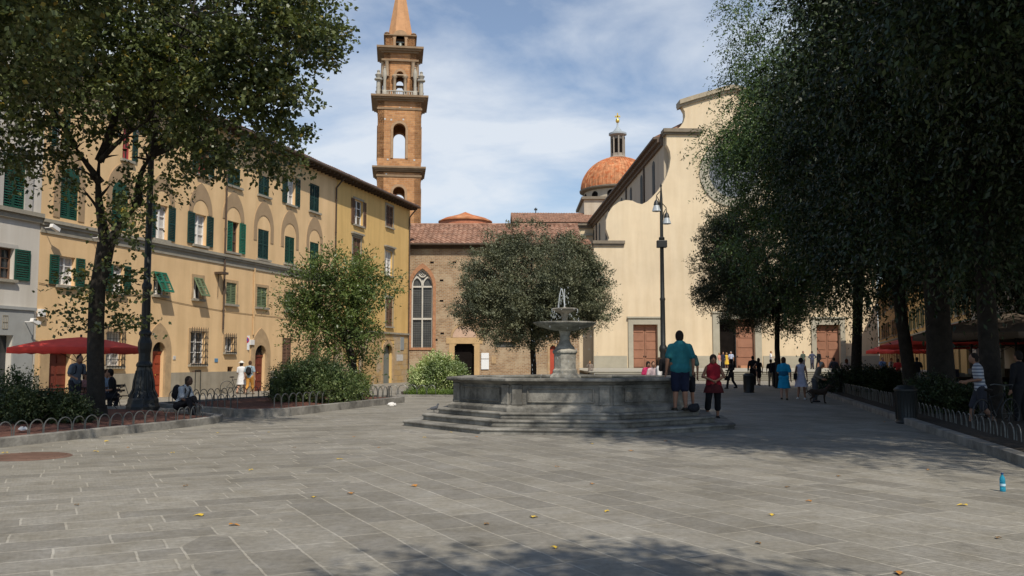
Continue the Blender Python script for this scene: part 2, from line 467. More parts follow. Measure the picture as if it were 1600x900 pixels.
def sandstone(name, col, dark=0.45, scale=1.2):
    """weathered grey stone: large black-grey lichen stains with their own shape"""
    m, nt, b = mbase(name)
    b.inputs['Roughness'].default_value = 0.85; b.inputs['Specular IOR Level'].default_value = 0.25
    tc = N(nt, 'ShaderNodeTexCoord')
    n1 = N(nt, 'ShaderNodeTexNoise'); n1.inputs['Scale'].default_value = scale; n1.inputs['Detail'].default_value = 10; n1.inputs['Roughness'].default_value = 0.7
    nt.links.new(tc.outputs['Object'], n1.inputs['Vector'])
    r = N(nt, 'ShaderNodeValToRGB'); r.color_ramp.elements[0].position = 0.38; r.color_ramp.elements[1].position = 0.62
    r.color_ramp.elements[0].color = tuple(c * dark for c in col) + (1,); r.color_ramp.elements[1].color = tuple(c * 1.15 for c in col) + (1,)
    nt.links.new(n1.outputs[0], r.inputs[0]); nt.links.new(r.outputs[0], b.inputs['Base Color'])
    n3 = N(nt, 'ShaderNodeTexNoise'); n3.inputs['Scale'].default_value = 18; n3.inputs['Detail'].default_value = 6
    nt.links.new(tc.outputs['Object'], n3.inputs['Vector'])
    bp = N(nt, 'ShaderNodeBump'); bp.inputs['Strength'].default_value = 0.5; bp.inputs['Distance'].default_value = 0.02
    nt.links.new(n3.outputs[0], bp.inputs['Height']); nt.links.new(bp.outputs[0], b.inputs['Normal'])
    return m
def tilemat(name, c1, c2, scale=3.0):
    m, nt, b = mbase(name)
    b.inputs['Roughness'].default_value = 0.85; b.inputs['Specular IOR Level'].default_value = 0.2
    tc = N(nt, 'ShaderNodeTexCoord')
    v = N(nt, 'ShaderNodeTexVoronoi'); v.inputs['Scale'].default_value = scale
    nt.links.new(tc.outputs['Object'], v.inputs['Vector'])
    sx = N(nt, 'ShaderNodeSeparateColor'); nt.links.new(v.outputs['Color'], sx.inputs[0])
    r = N(nt, 'ShaderNodeValToRGB'); r.color_ramp.elements[0].color = c1 + (1,); r.color_ramp.elements[1].color = c2 + (1,)
    nt.links.new(sx.outputs[0], r.inputs[0])
    n2 = N(nt, 'ShaderNodeTexNoise'); n2.inputs['Scale'].default_value = 1.2; n2.inputs['Detail'].default_value = 8
    nt.links.new(tc.outputs['Object'], n2.inputs['Vector'])
    r2 = N(nt, 'ShaderNodeValToRGB'); r2.color_ramp.elements[0].position = 0.35; r2.color_ramp.elements[0].color = (0.6, 0.6, 0.6, 1); r2.color_ramp.elements[1].position = 0.65
    nt.links.new(n2.outputs[0], r2.inputs[0])
    mm = N(nt, 'ShaderNodeMix', data_type='RGBA', blend_type='MULTIPLY'); mm.inputs['Factor'].default_value = 1
    nt.links.new(r.outputs[0], mm.inputs['A']); nt.links.new(r2.outputs[0], mm.inputs['B'])
    nt.links.new(mm.outputs['Result'], b.inputs['Base Color'])
    return m

PAVE = pavemat()
YELLOW = M('yellow_plaster', (0.74, 0.51, 0.272), var=0.10, scale=0.35, rough=0.9, bump=0.15, streak=0.11)
OCHRE = M('ochre_plaster', (0.68, 0.45, 0.17), var=0.08, scale=0.5, rough=0.9, bump=0.15, streak=0.15)
GREYP = M('grey_white_plaster', (0.62, 0.575, 0.50), var=0.06, scale=0.6, rough=0.9, streak=0.15)
CREAM = M('cream_plaster', (0.67, 0.545, 0.37), var=0.12, scale=0.14, rough=0.9, bump=0.15, bscale=2.5, streak=0.07)
CREAM2 = M('pale_grey_plaster', (0.50, 0.43, 0.33), var=0.06, scale=0.4, rough=0.9, streak=0.12)
ORANGE = M('orange_plaster', (0.55, 0.30, 0.09), var=0.09, scale=0.5, rough=0.9, streak=0.15)
STONE = M('pietra_serena', (0.30, 0.27, 0.21), var=0.2, scale=2.5, rough=0.85, bump=0.3)
BEIGESTONE = M('beige_stone_trim', (0.42, 0.29, 0.16), var=0.2, scale=2.5, rough=0.85, bump=0.3)
DIMTRIM = M('brown_painted_trim', (0.36, 0.25, 0.145), var=0.1, scale=2, rough=0.9)
PLINTH = M('plinth_plaster', (0.33, 0.29, 0.22), var=0.14, scale=1.5, rough=0.9, streak=0.2)
FOUNT = sandstone('fountain_stone', (0.27, 0.255, 0.22), dark=0.35)
MARBLE = sandstone('weathered_marble', (0.37, 0.345, 0.29), dark=0.38, scale=2.6)
KERB = sandstone('kerb_stone', (0.26, 0.245, 0.215), dark=0.5, scale=1.5)
CHSTONE = M('church_stone', (0.38, 0.35, 0.27), var=0.12, scale=0.8, rough=0.9)
BRICK = brickmat('rubble_brick', (0.46, 0.30, 0.17), (0.30, 0.18, 0.10), (0.46, 0.38, 0.27), 0.34, 0.13, 0.022, dirt=0.3, patch=(0.42, 0.33, 0.22))
TOWER = brickmat('tower_stone', (0.58, 0.30, 0.13), (0.42, 0.20, 0.085), (0.50, 0.31, 0.18), 0.8, 0.33, 0.03, dirt=0.3, bump=0.5)
RUST = brickmat('ochre_ashlar', (0.55, 0.37, 0.16), (0.48, 0.32, 0.15), (0.30, 0.21, 0.12), 1.1, 0.42, 0.018, dirt=0.25, patch=(0.40, 0.33, 0.24))
TOWERTRIM = M('tower_trim', (0.24, 0.165, 0.10), var=0.2, scale=1, rough=0.9)
TILE = tilemat('roof_tile', (0.30, 0.155, 0.10), (0.46, 0.28, 0.19), 4)
DOMET = tilemat('dome_tile', (0.50, 0.15, 0.055), (0.64, 0.31, 0.15), 1.8)
LEAD = M('lead_grey', (0.34, 0.38, 0.40), rough=0.5)
GOLD = M('gilded_metal', (0.75, 0.5, 0.12), rough=0.35, metal=0.8)
DKWOOD = M('eaves_wood', (0.07, 0.045, 0.03), var=0.3, rough=0.8)
GREEN = M('green_shutter_paint', (0.010, 0.060, 0.038), var=0.25, scale=3, rough=0.55)
GREEN2 = M('light_green_shutter_paint', (0.018, 0.135, 0.082), var=0.2, scale=3, rough=0.55)
DGREEN = M('dark_green_shutter_paint', (0.012, 0.045, 0.038), var=0.25, scale=3, rough=0.6)
BROWNSH = M('brown_shutter_paint', (0.16, 0.09, 0.055), var=0.25, scale=3, rough=0.7)
OLIVE = M('faded_olive_paint', (0.13, 0.17, 0.09), var=0.25, scale=3, rough=0.7)
REDWOOD = M('red_brown_door', (0.30, 0.055, 0.025), var=0.2, scale=2, rough=0.55)
CHDOOR = M('church_door_wood', (0.30, 0.145, 0.088), var=0.15, scale=1, rough=0.7)
DOORDK = M('dark_red_door', (0.15, 0.035, 0.022), var=0.2, scale=2, rough=0.55)
WHITE = M('white_paint', (0.72, 0.70, 0.66), var=0.05, rough=0.6)
REDFR = M('red_window_frame', (0.35, 0.06, 0.06), var=0.1, rough=0.5)
CURT = M('pale_curtain', (0.50, 0.48, 0.44), var=0.2, scale=6, rough=0.9)
GLASS = glassmat('window_glass')
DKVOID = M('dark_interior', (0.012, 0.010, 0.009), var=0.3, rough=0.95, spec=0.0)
LEADGL = glassmat('leaded_glass', (0.07, 0.07, 0.065), 0.35)
IRON = M('black_iron', (0.018, 0.020, 0.019), var=0.3, scale=6, rough=0.5, bump=0.1, metal=0.0, spec=0.5)
HOOPM = M('hoop_metal', (0.15, 0.155, 0.145), var=0.25, scale=8, rough=0.45, metal=0.6)
PIPE = M('copper_pipe', (0.10, 0.07, 0.05), var=0.2, rough=0.5, metal=0.3)
MULCH = M('red_mulch', (0.13, 0.058, 0.040), var=0.6, scale=14, rough=1.0, bump=0.9, bscale=28)
SOIL = M('dark_soil', (0.045, 0.035, 0.025), var=0.4, scale=7, rough=1.0, bump=0.8, bscale=25)
REDCLOTH = M('red_canvas', (0.78, 0.075, 0.055), var=0.1, scale=2, rough=0.8)
BROWNCL = M('taupe_canvas', (0.13, 0.10, 0.075), var=0.12, scale=2, rough=0.85)
BARK = M('bark', (0.034, 0.029, 0.023), var=0.4, scale=5, rough=0.95, bump=1.0, bscale=12)
BARK2 = M('dark_bark', (0.030, 0.025, 0.020), var=0.4, scale=5, rough=0.95, bump=1.0, bscale=12)
LIME = leafmat('lime_leaf', [(0.0, (0.050, 0.066, 0.026)), (0.55, (0.092, 0.116, 0.046)), (0.95, (0.155, 0.180, 0.090)), (1.0, (0.28, 0.20, 0.04))], 0.2, 0.36)
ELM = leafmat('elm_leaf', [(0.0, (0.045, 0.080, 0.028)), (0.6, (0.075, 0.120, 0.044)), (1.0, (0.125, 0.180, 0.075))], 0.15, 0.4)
SHADE_ELM = leafmat('dark_elm_leaf', [(0.0, (0.014, 0.025, 0.010)), (0.7, (0.025, 0.041, 0.016)), (1.0, (0.045, 0.066, 0.028))], 0.1, 0.45)  # elm leaf darkened in colour to imitate the deep shade of the row
OAK = leafmat('holm_oak_leaf', [(0.0, (0.080, 0.092, 0.062)), (0.6, (0.115, 0.127, 0.088)), (1.0, (0.175, 0.185, 0.135))], 0.08, 0.55)
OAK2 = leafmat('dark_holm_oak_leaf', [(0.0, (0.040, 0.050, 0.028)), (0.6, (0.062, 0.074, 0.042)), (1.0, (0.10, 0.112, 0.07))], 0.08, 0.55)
YGREEN = leafmat('fresh_green_leaf', [(0.0, (0.065, 0.095, 0.030)), (0.6, (0.100, 0.142, 0.046)), (1.0, (0.17, 0.215, 0.085))], 0.22, 0.4)
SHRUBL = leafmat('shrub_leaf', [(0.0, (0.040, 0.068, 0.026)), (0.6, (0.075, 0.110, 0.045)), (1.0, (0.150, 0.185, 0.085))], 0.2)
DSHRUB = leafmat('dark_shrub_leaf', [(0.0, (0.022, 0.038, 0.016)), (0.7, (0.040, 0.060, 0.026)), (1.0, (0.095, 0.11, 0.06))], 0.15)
VARIE = leafmat('variegated_leaf', [(0.0, (0.13, 0.19, 0.06)), (0.5, (0.30, 0.38, 0.18)), (1.0, (0.55, 0.60, 0.38))], 0.25)
GRASSM = leafmat('grass_blade', [(0.0, (0.06, 0.11, 0.02)), (1.0, (0.13, 0.19, 0.05))], 0.2)
# ---------------------------------------------------------------- ground
def xf(y):                       # foot line of the left palazzi
    return -14.75 + 0.2786 * (y - 51)
def smooth(t):
    t = min(1, max(0, t)); return t * t * (3 - 2 * t)
def gz(x, y):
    a = smooth(1 - (x - xf(y) - 3) / 6.0) if y < 90 else 1.0
    b = smooth((y - 44) / 14) * smooth((10 - x) / 4)
    return -0.22 * max(a, b)
def axis(lo, hi, flo, fhi, fine, steps):
    v = [lo + (flo - lo) * (i / steps) ** 0.6 for i in range(steps)]
    v += list(np.arange(flo, fhi, fine))
    v += [fhi + (hi - fhi) * (i / steps) ** 1.7 for i in range(0, steps + 1)]
    return v
xs = axis(-1500, 1500, -40, 44, 1.0, 8)
ys = axis(-1500, 1800, -12, 110, 1.0, 8)
nx, ny = len(xs), len(ys)
vs = [(x, y, gz(x, y)) for y in ys for x in xs]
fs = [(j * nx + i, j * nx + i + 1, (j + 1) * nx + i + 1, (j + 1) * nx + i) for j in range(ny - 1) for i in range(nx - 1)]
struct(MB().add(vs, fs).build('ground', PAVE, smooth=True))

# manhole / round plate on the left
mh = onz(45, 714)
d = MB(); d.lathe([(0.0, 0.018), (0.60, 0.018), (0.64, 0.0)], (0, 0), 40, cap=False)
for k in range(-5, 6):
    L = math.sqrt(0.55 ** 2 - (k * 0.1) ** 2) if abs(k * 0.1) < 0.55 else 0
    d.box(-L, L, k * 0.1 - 0.012, k * 0.1 + 0.012, 0.018, 0.026)
o = d.build('manhole_cover', M('rusty_iron', (0.15, 0.09, 0.065), var=0.3, rough=0.8), smooth=False)
o.location = (mh.x, mh.y, 0.002)
tag(o, 'round rusty iron manhole cover in the paving beside the left flower bed', 'manhole cover')

def poly_inset(pts, d):
    n = len(pts); out = []
    for i in range(n):
        p0, p1, p2 = Vector(pts[i - 1]), Vector(pts[i]), Vector(pts[(i + 1) % n])
        e1 = (p1 - p0).normalized(); e2 = (p2 - p1).normalized()
        n1 = Vector((-e1.y, e1.x)); n2 = Vector((-e2.y, e2.x))
        b = (n1 + n2)
        b = b / max(0.3, b.dot(n1)) if b.length > 1e-4 else n1
        out.append(tuple(p1 + b * d))
    return out
def ring_slab(pts, inner, z0, z1):
    mb = MB(); n = len(pts)
    vs = [(x, y, z0) for x, y in pts] + [(x, y, z1) for x, y in pts] + [(x, y, z1) for x, y in inner] + [(x, y, z0) for x, y in inner]
    fs = []
    for i in range(n):
        j = (i + 1) % n
        fs += [(i, j, j + n, i + n), (i + n, j + n, j + 2 * n, i + 2 * n), (i + 2 * n, j + 2 * n, j + 3 * n, i + 3 * n)]
    return mb.add(vs, fs)
def bed(pts, kh, soil, zs, name):     # pts counter-clockwise
    inn = poly_inset(pts, 0.22)
    struct(ring_slab(pts, inn, -0.3, kh).build('kerb', KERB, bevel=0.012))
    # soil as a slightly bumpy fan mesh
    c = Vector((sum(p[0] for p in inn) / len(inn), sum(p[1] for p in inn) / len(inn)))
    rings = 14; mb = MB(); n = len(inn); vs = []
    for r in range(rings + 1):
        t = r / rings
        for p in inn:
            q = c.lerp(Vector(p), t)
            vs.append((q.x, q.y, zs + 0.05 * (1 - t) + random.uniform(-0.012, 0.012) - (0.03 if r == rings else 0)))
    fs = [(r * n + i, r * n + (i + 1) % n, (r + 1) * n + (i + 1) % n, (r + 1) * n + i) for r in range(rings) for i in range(n)]
    struct(mb.add(vs, fs).build(name, soil, smooth=True))
    return inn
def sub(pts, k=6):
    out = []
    n = len(pts)
    for i in range(n):
        a, b = Vector(pts[i]), Vector(pts[(i + 1) % n])
        m = max(1, int((b - a).length / 1.2))
        for j in range(m): out.append(tuple(a.lerp(b, j / m)))
    return out
bedA = sub([(-12.4, 5.5), (-7.45, 21.3), (-7.25, 22.4), (-7.45, 23.3), (-8.0, 23.9), (-10.9, 27.2), (-13.6, 27.4), (-18.5, 12), (-17.5, 5.5)])
bed(bedA, 0.17, MULCH, 0.13, 'mulch_bed')
bedB = sub([(-7.0, 24.6), (-6.2, 25.2), (-3.95, 33.2), (-4.1, 34.2), (-4.9, 34.6), (-8.6, 35.8), (-11.4, 28.6), (-10.8, 27.8), (-7.6, 24.7)])
bed(bedB, 0.22, MULCH, 0.17, 'mulch_bed')
kx = lambda y: 7.35 + 0.244 * (y - 12.6)
bedC = sub([(kx(3), 3), (kx(3) + 7, 3), (kx(33) + 6.5, 33), (kx(47) + 4.0, 48), (kx(47) + 0.6, 48), (kx(46), 46.8)])
bed(bedC, 0.15, SOIL, 0.12, 'earth_bed')
# lawn strip with the variegated shrub, left of the fountain
bedD = sub([(-4.9, 38.2), (-1.2, 37.6), (-0.6, 43), (-5.6, 43.5)])
bed(bedD, 0.10, SOIL, 0.08, 'earth_bed')

# ---------------------------------------------------------------- fences of hoops
def hoop_mesh(r=0.165, h=0.30, t=0.012):
    mb = MB()
    pts = [(-r, 0, -0.05), (-r, 0, h - r)] + [(r * math.cos(PI - PI * k / 8), 0, h - r + r * math.sin(PI * k / 8)) for k in range(1, 8)] + [(r, 0, h - r), (r, 0, -0.05)]
    return mb.tube(pts, t, 6).mesh('hoop', HOOPM, True)
HM = hoop_mesh()
HM2 = hoop_mesh(0.19, 0.42, 0.013)
def hoop_fence(path, z, label, mesh=HM, step=0.37):
    root = thing('hoop_fence', label, 'fence', (path[0][0], path[0][1], z), 0, 'low hoop fences round the flower beds')
    prev = Vector(path[0]); n = 0
    for p in path[1:]:
        p = Vector(p); d = p - prev; L = d.length; d.normalize()
        k = int(L / step)
        for i in range(k):
            if n >= 98: break
            c = prev + d * (step * (i + 0.5))
            o = bpy.data.objects.new('hoop', mesh); C.objects.link(o); o.parent = root
            o.location = (c.x - path[0][0], c.y - path[0][1], 0)
            o.rotation_euler = (random.uniform(-.04, .04), 0, math.atan2(d.y, d.x) + random.uniform(-.08, .08)); n += 1
        prev = p
    return root
hoop_fence([(-10.2, 13.2), (-7.85, 21.2), (-7.75, 22.6), (-8.4, 23.9)], 0.13, 'grey metal hoop fence along the mulch bed at the left edge, before the tree', step=0.36)
hoop_fence([(-6.75, 25.6), (-4.45, 33.2), (-4.7, 34.1), (-8.3, 35.2)], 0.17, 'low hoop fence round the mulch bed with the two round shrubs', HM2, 0.40)
hoop_fence([(-7.6, 25.0), (-10.8, 28.4), (-9.0, 34.8)], 0.17, 'low hoop fence on the street side of the bed behind the reading man', HM2, 0.40)
hoop_fence([(kx(11) + 0.75, 11), (kx(26) + 0.75, 26)], 0.12, 'low hoop fence in deep shade along the kerb of the bed on the right', step=0.48)
hoop_fence([(kx(28) + 0.7, 28), (kx(44) + 0.7, 44)], 0.12, 'low hoop fence half hidden by dark shrubs at the far end of the right bed', HM2, 0.42)
hoop_fence([(-5.3, 38.6), (-3.2, 38.3)], 0.08, 'short hoop fence in front of the pale variegated shrub', HM2, 0.42)

# ---------------------------------------------------------------- facade tools (local frame: x along wall, -y outward, z up)
def arch_pts(cx, w, z0, zs, kind='round', n=12):
    """outline from bottom left over the arch to bottom right; zs = springing height"""
    r = w / 2; pts = [(cx - r, z0), (cx - r, zs)]
    if kind == 'round':
        pts += [(cx - r * math.cos(PI * k / n), zs + r * math.sin(PI * k / n)) for k in range(1, n)]
    elif kind == 'seg':
        pts += [(cx - r * math.cos(PI * k / n), zs + 0.45 * r * math.sin(PI * k / n)) for k in range(1, n)]
    else:       # pointed
        h = n // 2; Rr = w * kind
        a0 = math.acos((Rr - r) / Rr)
        for k in range(1, h + 1):
            a = a0 * k / h
            pts.append((cx - r + Rr - Rr * math.cos(a), zs + Rr * math.sin(a)))
        for k in range(h - 1, 0, -1):
            a = a0 * k / h
            pts.append((cx + r - Rr + Rr * math.cos(a), zs + Rr * math.sin(a)))
    pts += [(cx + r, zs), (cx + r, z0)]
    return pts
def arch_ring(mb, cx, w, z0, zs, t, y0, y1, kind='round', kind2=None, n=12, top=None):
    """frame between an inner arch and an outer arch"""
    a = arch_pts(cx, w, z0, zs, kind, n)
    b = arch_pts(cx, w + 2 * t, z0, zs, kind2 or kind, n)
    m = min(len(a), len(b)); a = a[:m]; b = b[:m]
    vs = [(x, y0, z) for x, z in a] + [(x, y0, z) for x, z in b] + [(x, y1, z) for x, z in a] + [(x, y1, z) for x, z in b]
    fs = []
    for i in range(m - 1):
        fs += [(i, i + 1, m + i + 1, m + i), (2 * m + i, 3 * m + i, 3 * m + i + 1, 2 * m + i + 1),
               (i, 2 * m + i, 2 * m + i + 1, i + 1), (m + i, m + i + 1, 3 * m + i + 1, 3 * m + i)]
    fs += [(0, m, 3 * m, 2 * m), (m - 1, 3 * m - 1, 4 * m - 1, 2 * m - 1)]
    return mb.add(vs, fs)
def wall_front(mb, x0, x1, z0, z1, ops, depth=0.3):
    X = sorted({x0, x1} | {min(x1, max(x0, v)) for o in ops for v in o[:2]})
    Z = sorted({z0, z1} | {min(z1, max(z0, v)) for o in ops for v in o[2:4]})
    def hole(x, z): return any(o[0] < x < o[1] and o[2] < z < o[3] for o in ops)
    for i in range(len(X) - 1):
        for j in range(len(Z) - 1):
            if X[i + 1] - X[i] < 1e-5 or Z[j + 1] - Z[j] < 1e-5: continue
            if not hole((X[i] + X[i + 1]) / 2, (Z[j] + Z[j + 1]) / 2):
                mb.add([(X[i], 0, Z[j]), (X[i + 1], 0, Z[j]), (X[i + 1], 0, Z[j + 1]), (X[i], 0, Z[j + 1])], [(0, 1, 2, 3)])
    for a, b, c, d_ in [o[:4] for o in ops]:
        mb.add([(a, 0, c), (b, 0, c), (b, 0, d_), (a, 0, d_), (a, depth, c), (b, depth, c), (b, depth, d_), (a, depth, d_)],
               [(0, 4, 5, 1), (1, 5, 6, 2), (2, 6, 7, 3), (3, 7, 4, 0)])
def slats(mb, x0, x1, z0, z1, y, t=0.045, fr=0.06, pitch=0.085):
    """a louvred leaf in the plane y..y+t"""
    mb.box(x0, x0 + fr, y, y + t, z0, z1); mb.box(x1 - fr, x1, y, y + t, z0, z1)
    mb.box(x0 + fr, x1 - fr, y, y + t, z0, z0 + fr * 1.3); mb.box(x0 + fr, x1 - fr, y, y + t, z1 - fr, z1)
    zm = (z0 + z1) / 2
    mb.box(x0 + fr, x1 - fr, y, y + t, zm - fr / 2, zm + fr / 2)
    n = int((z1 - z0 - 2.3 * fr) / pitch)
    for k in range(n):
        z = z0 + fr * 1.3 + (k + 0.5) * (z1 - z0 - 2.3 * fr) / n
        mb.add([(x0 + fr, y + 0.002, z - 0.035), (x1 - fr, y + 0.002, z - 0.035), (x1 - fr, y + t, z + 0.03), (x0 + fr, y + t, z + 0.03),
                (x0 + fr, y + 0.012, z - 0.043), (x1 - fr, y + 0.012, z - 0.043), (x1 - fr, y + t + 0.008, z + 0.022), (x0 + fr, y + t + 0.008, z + 0.022)],
               [(0, 1, 2, 3), (7, 6, 5, 4), (0, 3, 7, 4), (1, 5, 6, 2)])
def window(par, x0, x1, z0, z1, style='open', sh=GREEN, fr=WHITE, curtain=False, sill=STONE, surround=None, depth=0.16, grille=False, hood=False, shw=None):
    w, h = x1 - x0, z1 - z0
    mb = MB(); t = 0.06
    y0, y1 = depth, depth + 0.06
    mb.box(x0, x0 + t, y0, y1, z0, z1); mb.box(x1 - t, x1, y0, y1, z0, z1)
    mb.box(x0 + t, x1 - t, y0, y1, z0, z0 + t); mb.box(x0 + t, x1 - t, y0, y1, z1 - t, z1)
    xm = (x0 + x1) / 2
    mb.box(xm - 0.045, xm + 0.045, y0 - 0.01, y1, z0 + t, z1 - t)
    if h > 1.2:
        for zz in (z0 + h * 0.36, z0 + h * 0.68):
            mb.box(x0 + t, xm - 0.045, y0 + 0.01, y1, zz - 0.02, zz + 0.02); mb.box(xm + 0.045, x1 - t, y0 + 0.01, y1, zz - 0.02, zz + 0.02)
    win = mb.build('window', fr, par)
    MB().box(x0, x1, y1 + 0.004, y1 + 0.03, z0, z1).build('pane', CURT if curtain else GLASS, win)
    if sill: MB().box(x0 - 0.14, x1 + 0.14, -0.14, 0.0, z0 - 0.12, z0 - 0.005).build('sill', sill, win)
    if surround:
        s = MB(); q = 0.16
        s.box(x0 - q, x0 - 0.003, -0.03, 0.02, z0, z1 + q); s.box(x1 + 0.003, x1 + q, -0.03, 0.02, z0, z1 + q); s.box(x0 - 0.003, x1 + 0.003, -0.03, 0.02, z1 + 0.003, z1 + q)
        s.build('surround', surround, win)
    if hood:
        s = MB(); s.box(x0 - 0.3, x1 + 0.3, -0.22, 0, z1 + 0.24, z1 + 0.36); s.box(x0 - 0.22, x1 + 0.22, -0.12, 0, z1 + 0.12, z1 + 0.235)
        s.build('hood', STONE, win)
    sw = shw or w / 2 + 0.03
    if style in ('open', 'left', 'right', 'halfleft'):
        if style in ('open', 'left'):
            s = MB(); slats(s, x0 - sw - 0.02, x0 - 0.02, z0, z1, -0.07); s.build('shutter', sh, win)
        if style in ('open', 'right', 'halfleft'):
            s = MB(); slats(s, x1 + 0.02, x1 + sw + 0.02, z0, z1, -0.07); s.build('shutter', sh, win)
        if style == 'halfleft':
            s = MB(); slats(s, x0 + 0.01, xm, z0 + 0.01, z1 - 0.01, 0.03); s.build('shutter', sh, win)
    elif style == 'closed':
        for a, b in ((x0 + 0.01, xm - 0.008), (xm + 0.008, x1 - 0.01)):
            s = MB(); slats(s, a, b, z0 + 0.01, z1 - 0.01, 0.02); s.build('shutter', sh, win)
    elif style == 'awning':      # leaves pushed out from the bottom
        for a, b in ((x0 + 0.01, xm - 0.008), (xm + 0.008, x1 - 0.01)):
            s = MB(); slats(s, a, b, -h * 0.97, 0, 0, pitch=0.09)
            ang = R(27)
            s.v = [(x, -0.04 + y * math.cos(ang) + z * math.sin(ang), z1 + z * math.cos(ang) - y * math.sin(ang)) for x, y, z in s.v]
            s.build('shutter', sh, win)
    if grille:
        s = MB(); n = int(w / 0.17)
        for k in range(n + 1):
            x = x0 - 0.05 + (w + 0.1) * k / n
            s.tube([(x, -0.14, z0 - 0.1), (x, -0.14, z1 + 0.22)], 0.014, 5)
        m = int(h / 0.3)
        for k in range(m + 1):
            z = z0 + h * k / m
            s.box(x0 - 0.08, x1 + 0.08, -0.165, -0.135, z - 0.012, z + 0.012)
        for x in (x0 - 0.05, x1 + 0.05):
            for z in (z0 + 0.05, z1 - 0.05): s.box(x - 0.012, x + 0.012, -0.14, 0.02, z - 0.012, z + 0.012)
        s.build('grille', IRON, win)
    return win
def arched_door(par, cx, w, z0, zs, mat, stone=BEIGESTONE, t=0.45, pointed=True, depth=0.25):
    """door leaf in an opening w wide up to zs + w/2; returns hole rectangle"""
    top = zs + w / 2
    d = MB()
    leaf = arch_pts(cx, w, z0, zs, 'round')
    d.prism([(x, z) for x, z in leaf if z <= zs + 1e-6][:2] + [(cx + w / 2, zs), (cx + w / 2, z0)], depth, depth + 0.06)
    for i in (-1, 1):
        for k in range(4):
            zz = z0 + 0.12 + k * (zs - z0 - 0.15) / 4; hh = (zs - z0 - 0.15) / 4 - 0.1
            xx = cx + i * w / 4
            d.box(xx - w / 4 + 0.07, xx + w / 4 - 0.07, depth - 0.03, depth - 0.001, zz, zz + hh)
    d.box(cx - w / 2, cx + w / 2, depth - 0.06, depth - 0.002, zs - 0.06, zs + 0.04)
    door = d.build('door', mat, par)
    fan = MB(); fan.prism([(cx - w / 2 * math.cos(PI * k / 12), zs + 0.045 + (w / 2) * math.sin(PI * k / 12)) for k in range(13)], depth + 0.02, depth + 0.05)
    f = fan.build('fanlight', GLASS, door)
    g = MB()
    for k in range(1, 6):
        a = PI * k / 6
        g.tube([(cx, depth - 0.01, zs + 0.04), (cx - w / 2 * math.cos(a), depth - 0.01, zs + 0.04 + w / 2 * math.sin(a))], 0.012, 5)
    g.build('fanlight_grille', IRON, door)
    s = MB()
    arch_ring(s, cx, w - 0.02, z0, zs, t, -0.05, 0.06, 'round', 0.82 if pointed else 'round', 16)
    s.build('door_surround', stone, par)
    kn = MB(); kn.ell((cx + 0.07, depth - 0.06, z0 + 1.1), 0.035, 8, 6); kn.build('handle', GOLD, door)
    return (cx - w / 2, cx + w / 2, z0, top - 0.0)
def downpipe(par, x, z0, z1, mat=PIPE, y=-0.09, gutter=True):
    s = MB(); s.tube([(x, y, z0), (x, y, z1 - 0.9), (x, y - 0.02, z1 - 0.8), (x + 0.25, y - 0.45, z1 - 0.15), (x + 0.25, y - 0.5, z1)] if gutter else [(x, y, z0), (x, y, z1)], 0.055, 8)
    for k in range(int((z1 - z0) / 2.2)):
        s.lathe([(0.07, z0 + 1 + k * 2.2), (0.07, z0 + 1.08 + k * 2.2)], (x, y), 8)
    return s.build('downpipe', mat, par, True)
def tile_roof(mb, x0, x1, yA, zA, yB, zB, pitch=0.24, course=0.38, amp=0.055):
    """rolled clay tiles from eave (yA,zA) up to ridge (yB,zB)"""
    L = math.hypot(yB - yA, zB - zA)
    dy, dz = (yB - yA) / L, (zB - zA) / L
    nu = int((x1 - x0) / pitch) * 6; nv = int(L / course)
    vs, fs = [], []
    for j in range(nv):
        for e in (0, 1):
            s = (j + e) * L / nv
            lift = 0.05 * (1 - e) 
            for i in range(nu + 1):
                x = x0 + (x1 - x0) * i / nu
                ph = (i % 6) / 6
                a = amp * abs(math.sin(PI * ph)) + lift + 0.03
                rnd = 0.012 * math.sin(i // 6 * 12.9898 + j * 78.233)
                vs.append((x, yA + dy * s - dz * a, zA + dz * s + dy * (a + rnd)))
    m = nu + 1
    for j in range(nv):
        for i in range(nu):
            a = (2 * j) * m + i
            fs.append((a, a + 1, a + m + 1, a + m))
            if j + 1 < nv: fs.append((a + m, a + m + 1, a + 2 * m + 1, a + 2 * m))
    # front lip of the eave tiles
    o = len(vs)
    for i in range(nu + 1):
        x = x0 + (x1 - x0) * i / nu
        vs.append((x, yA, zA))
    for i in range(nu): fs.append((i, o + i, o + i + 1, i + 1))
    mb.add(vs, fs)

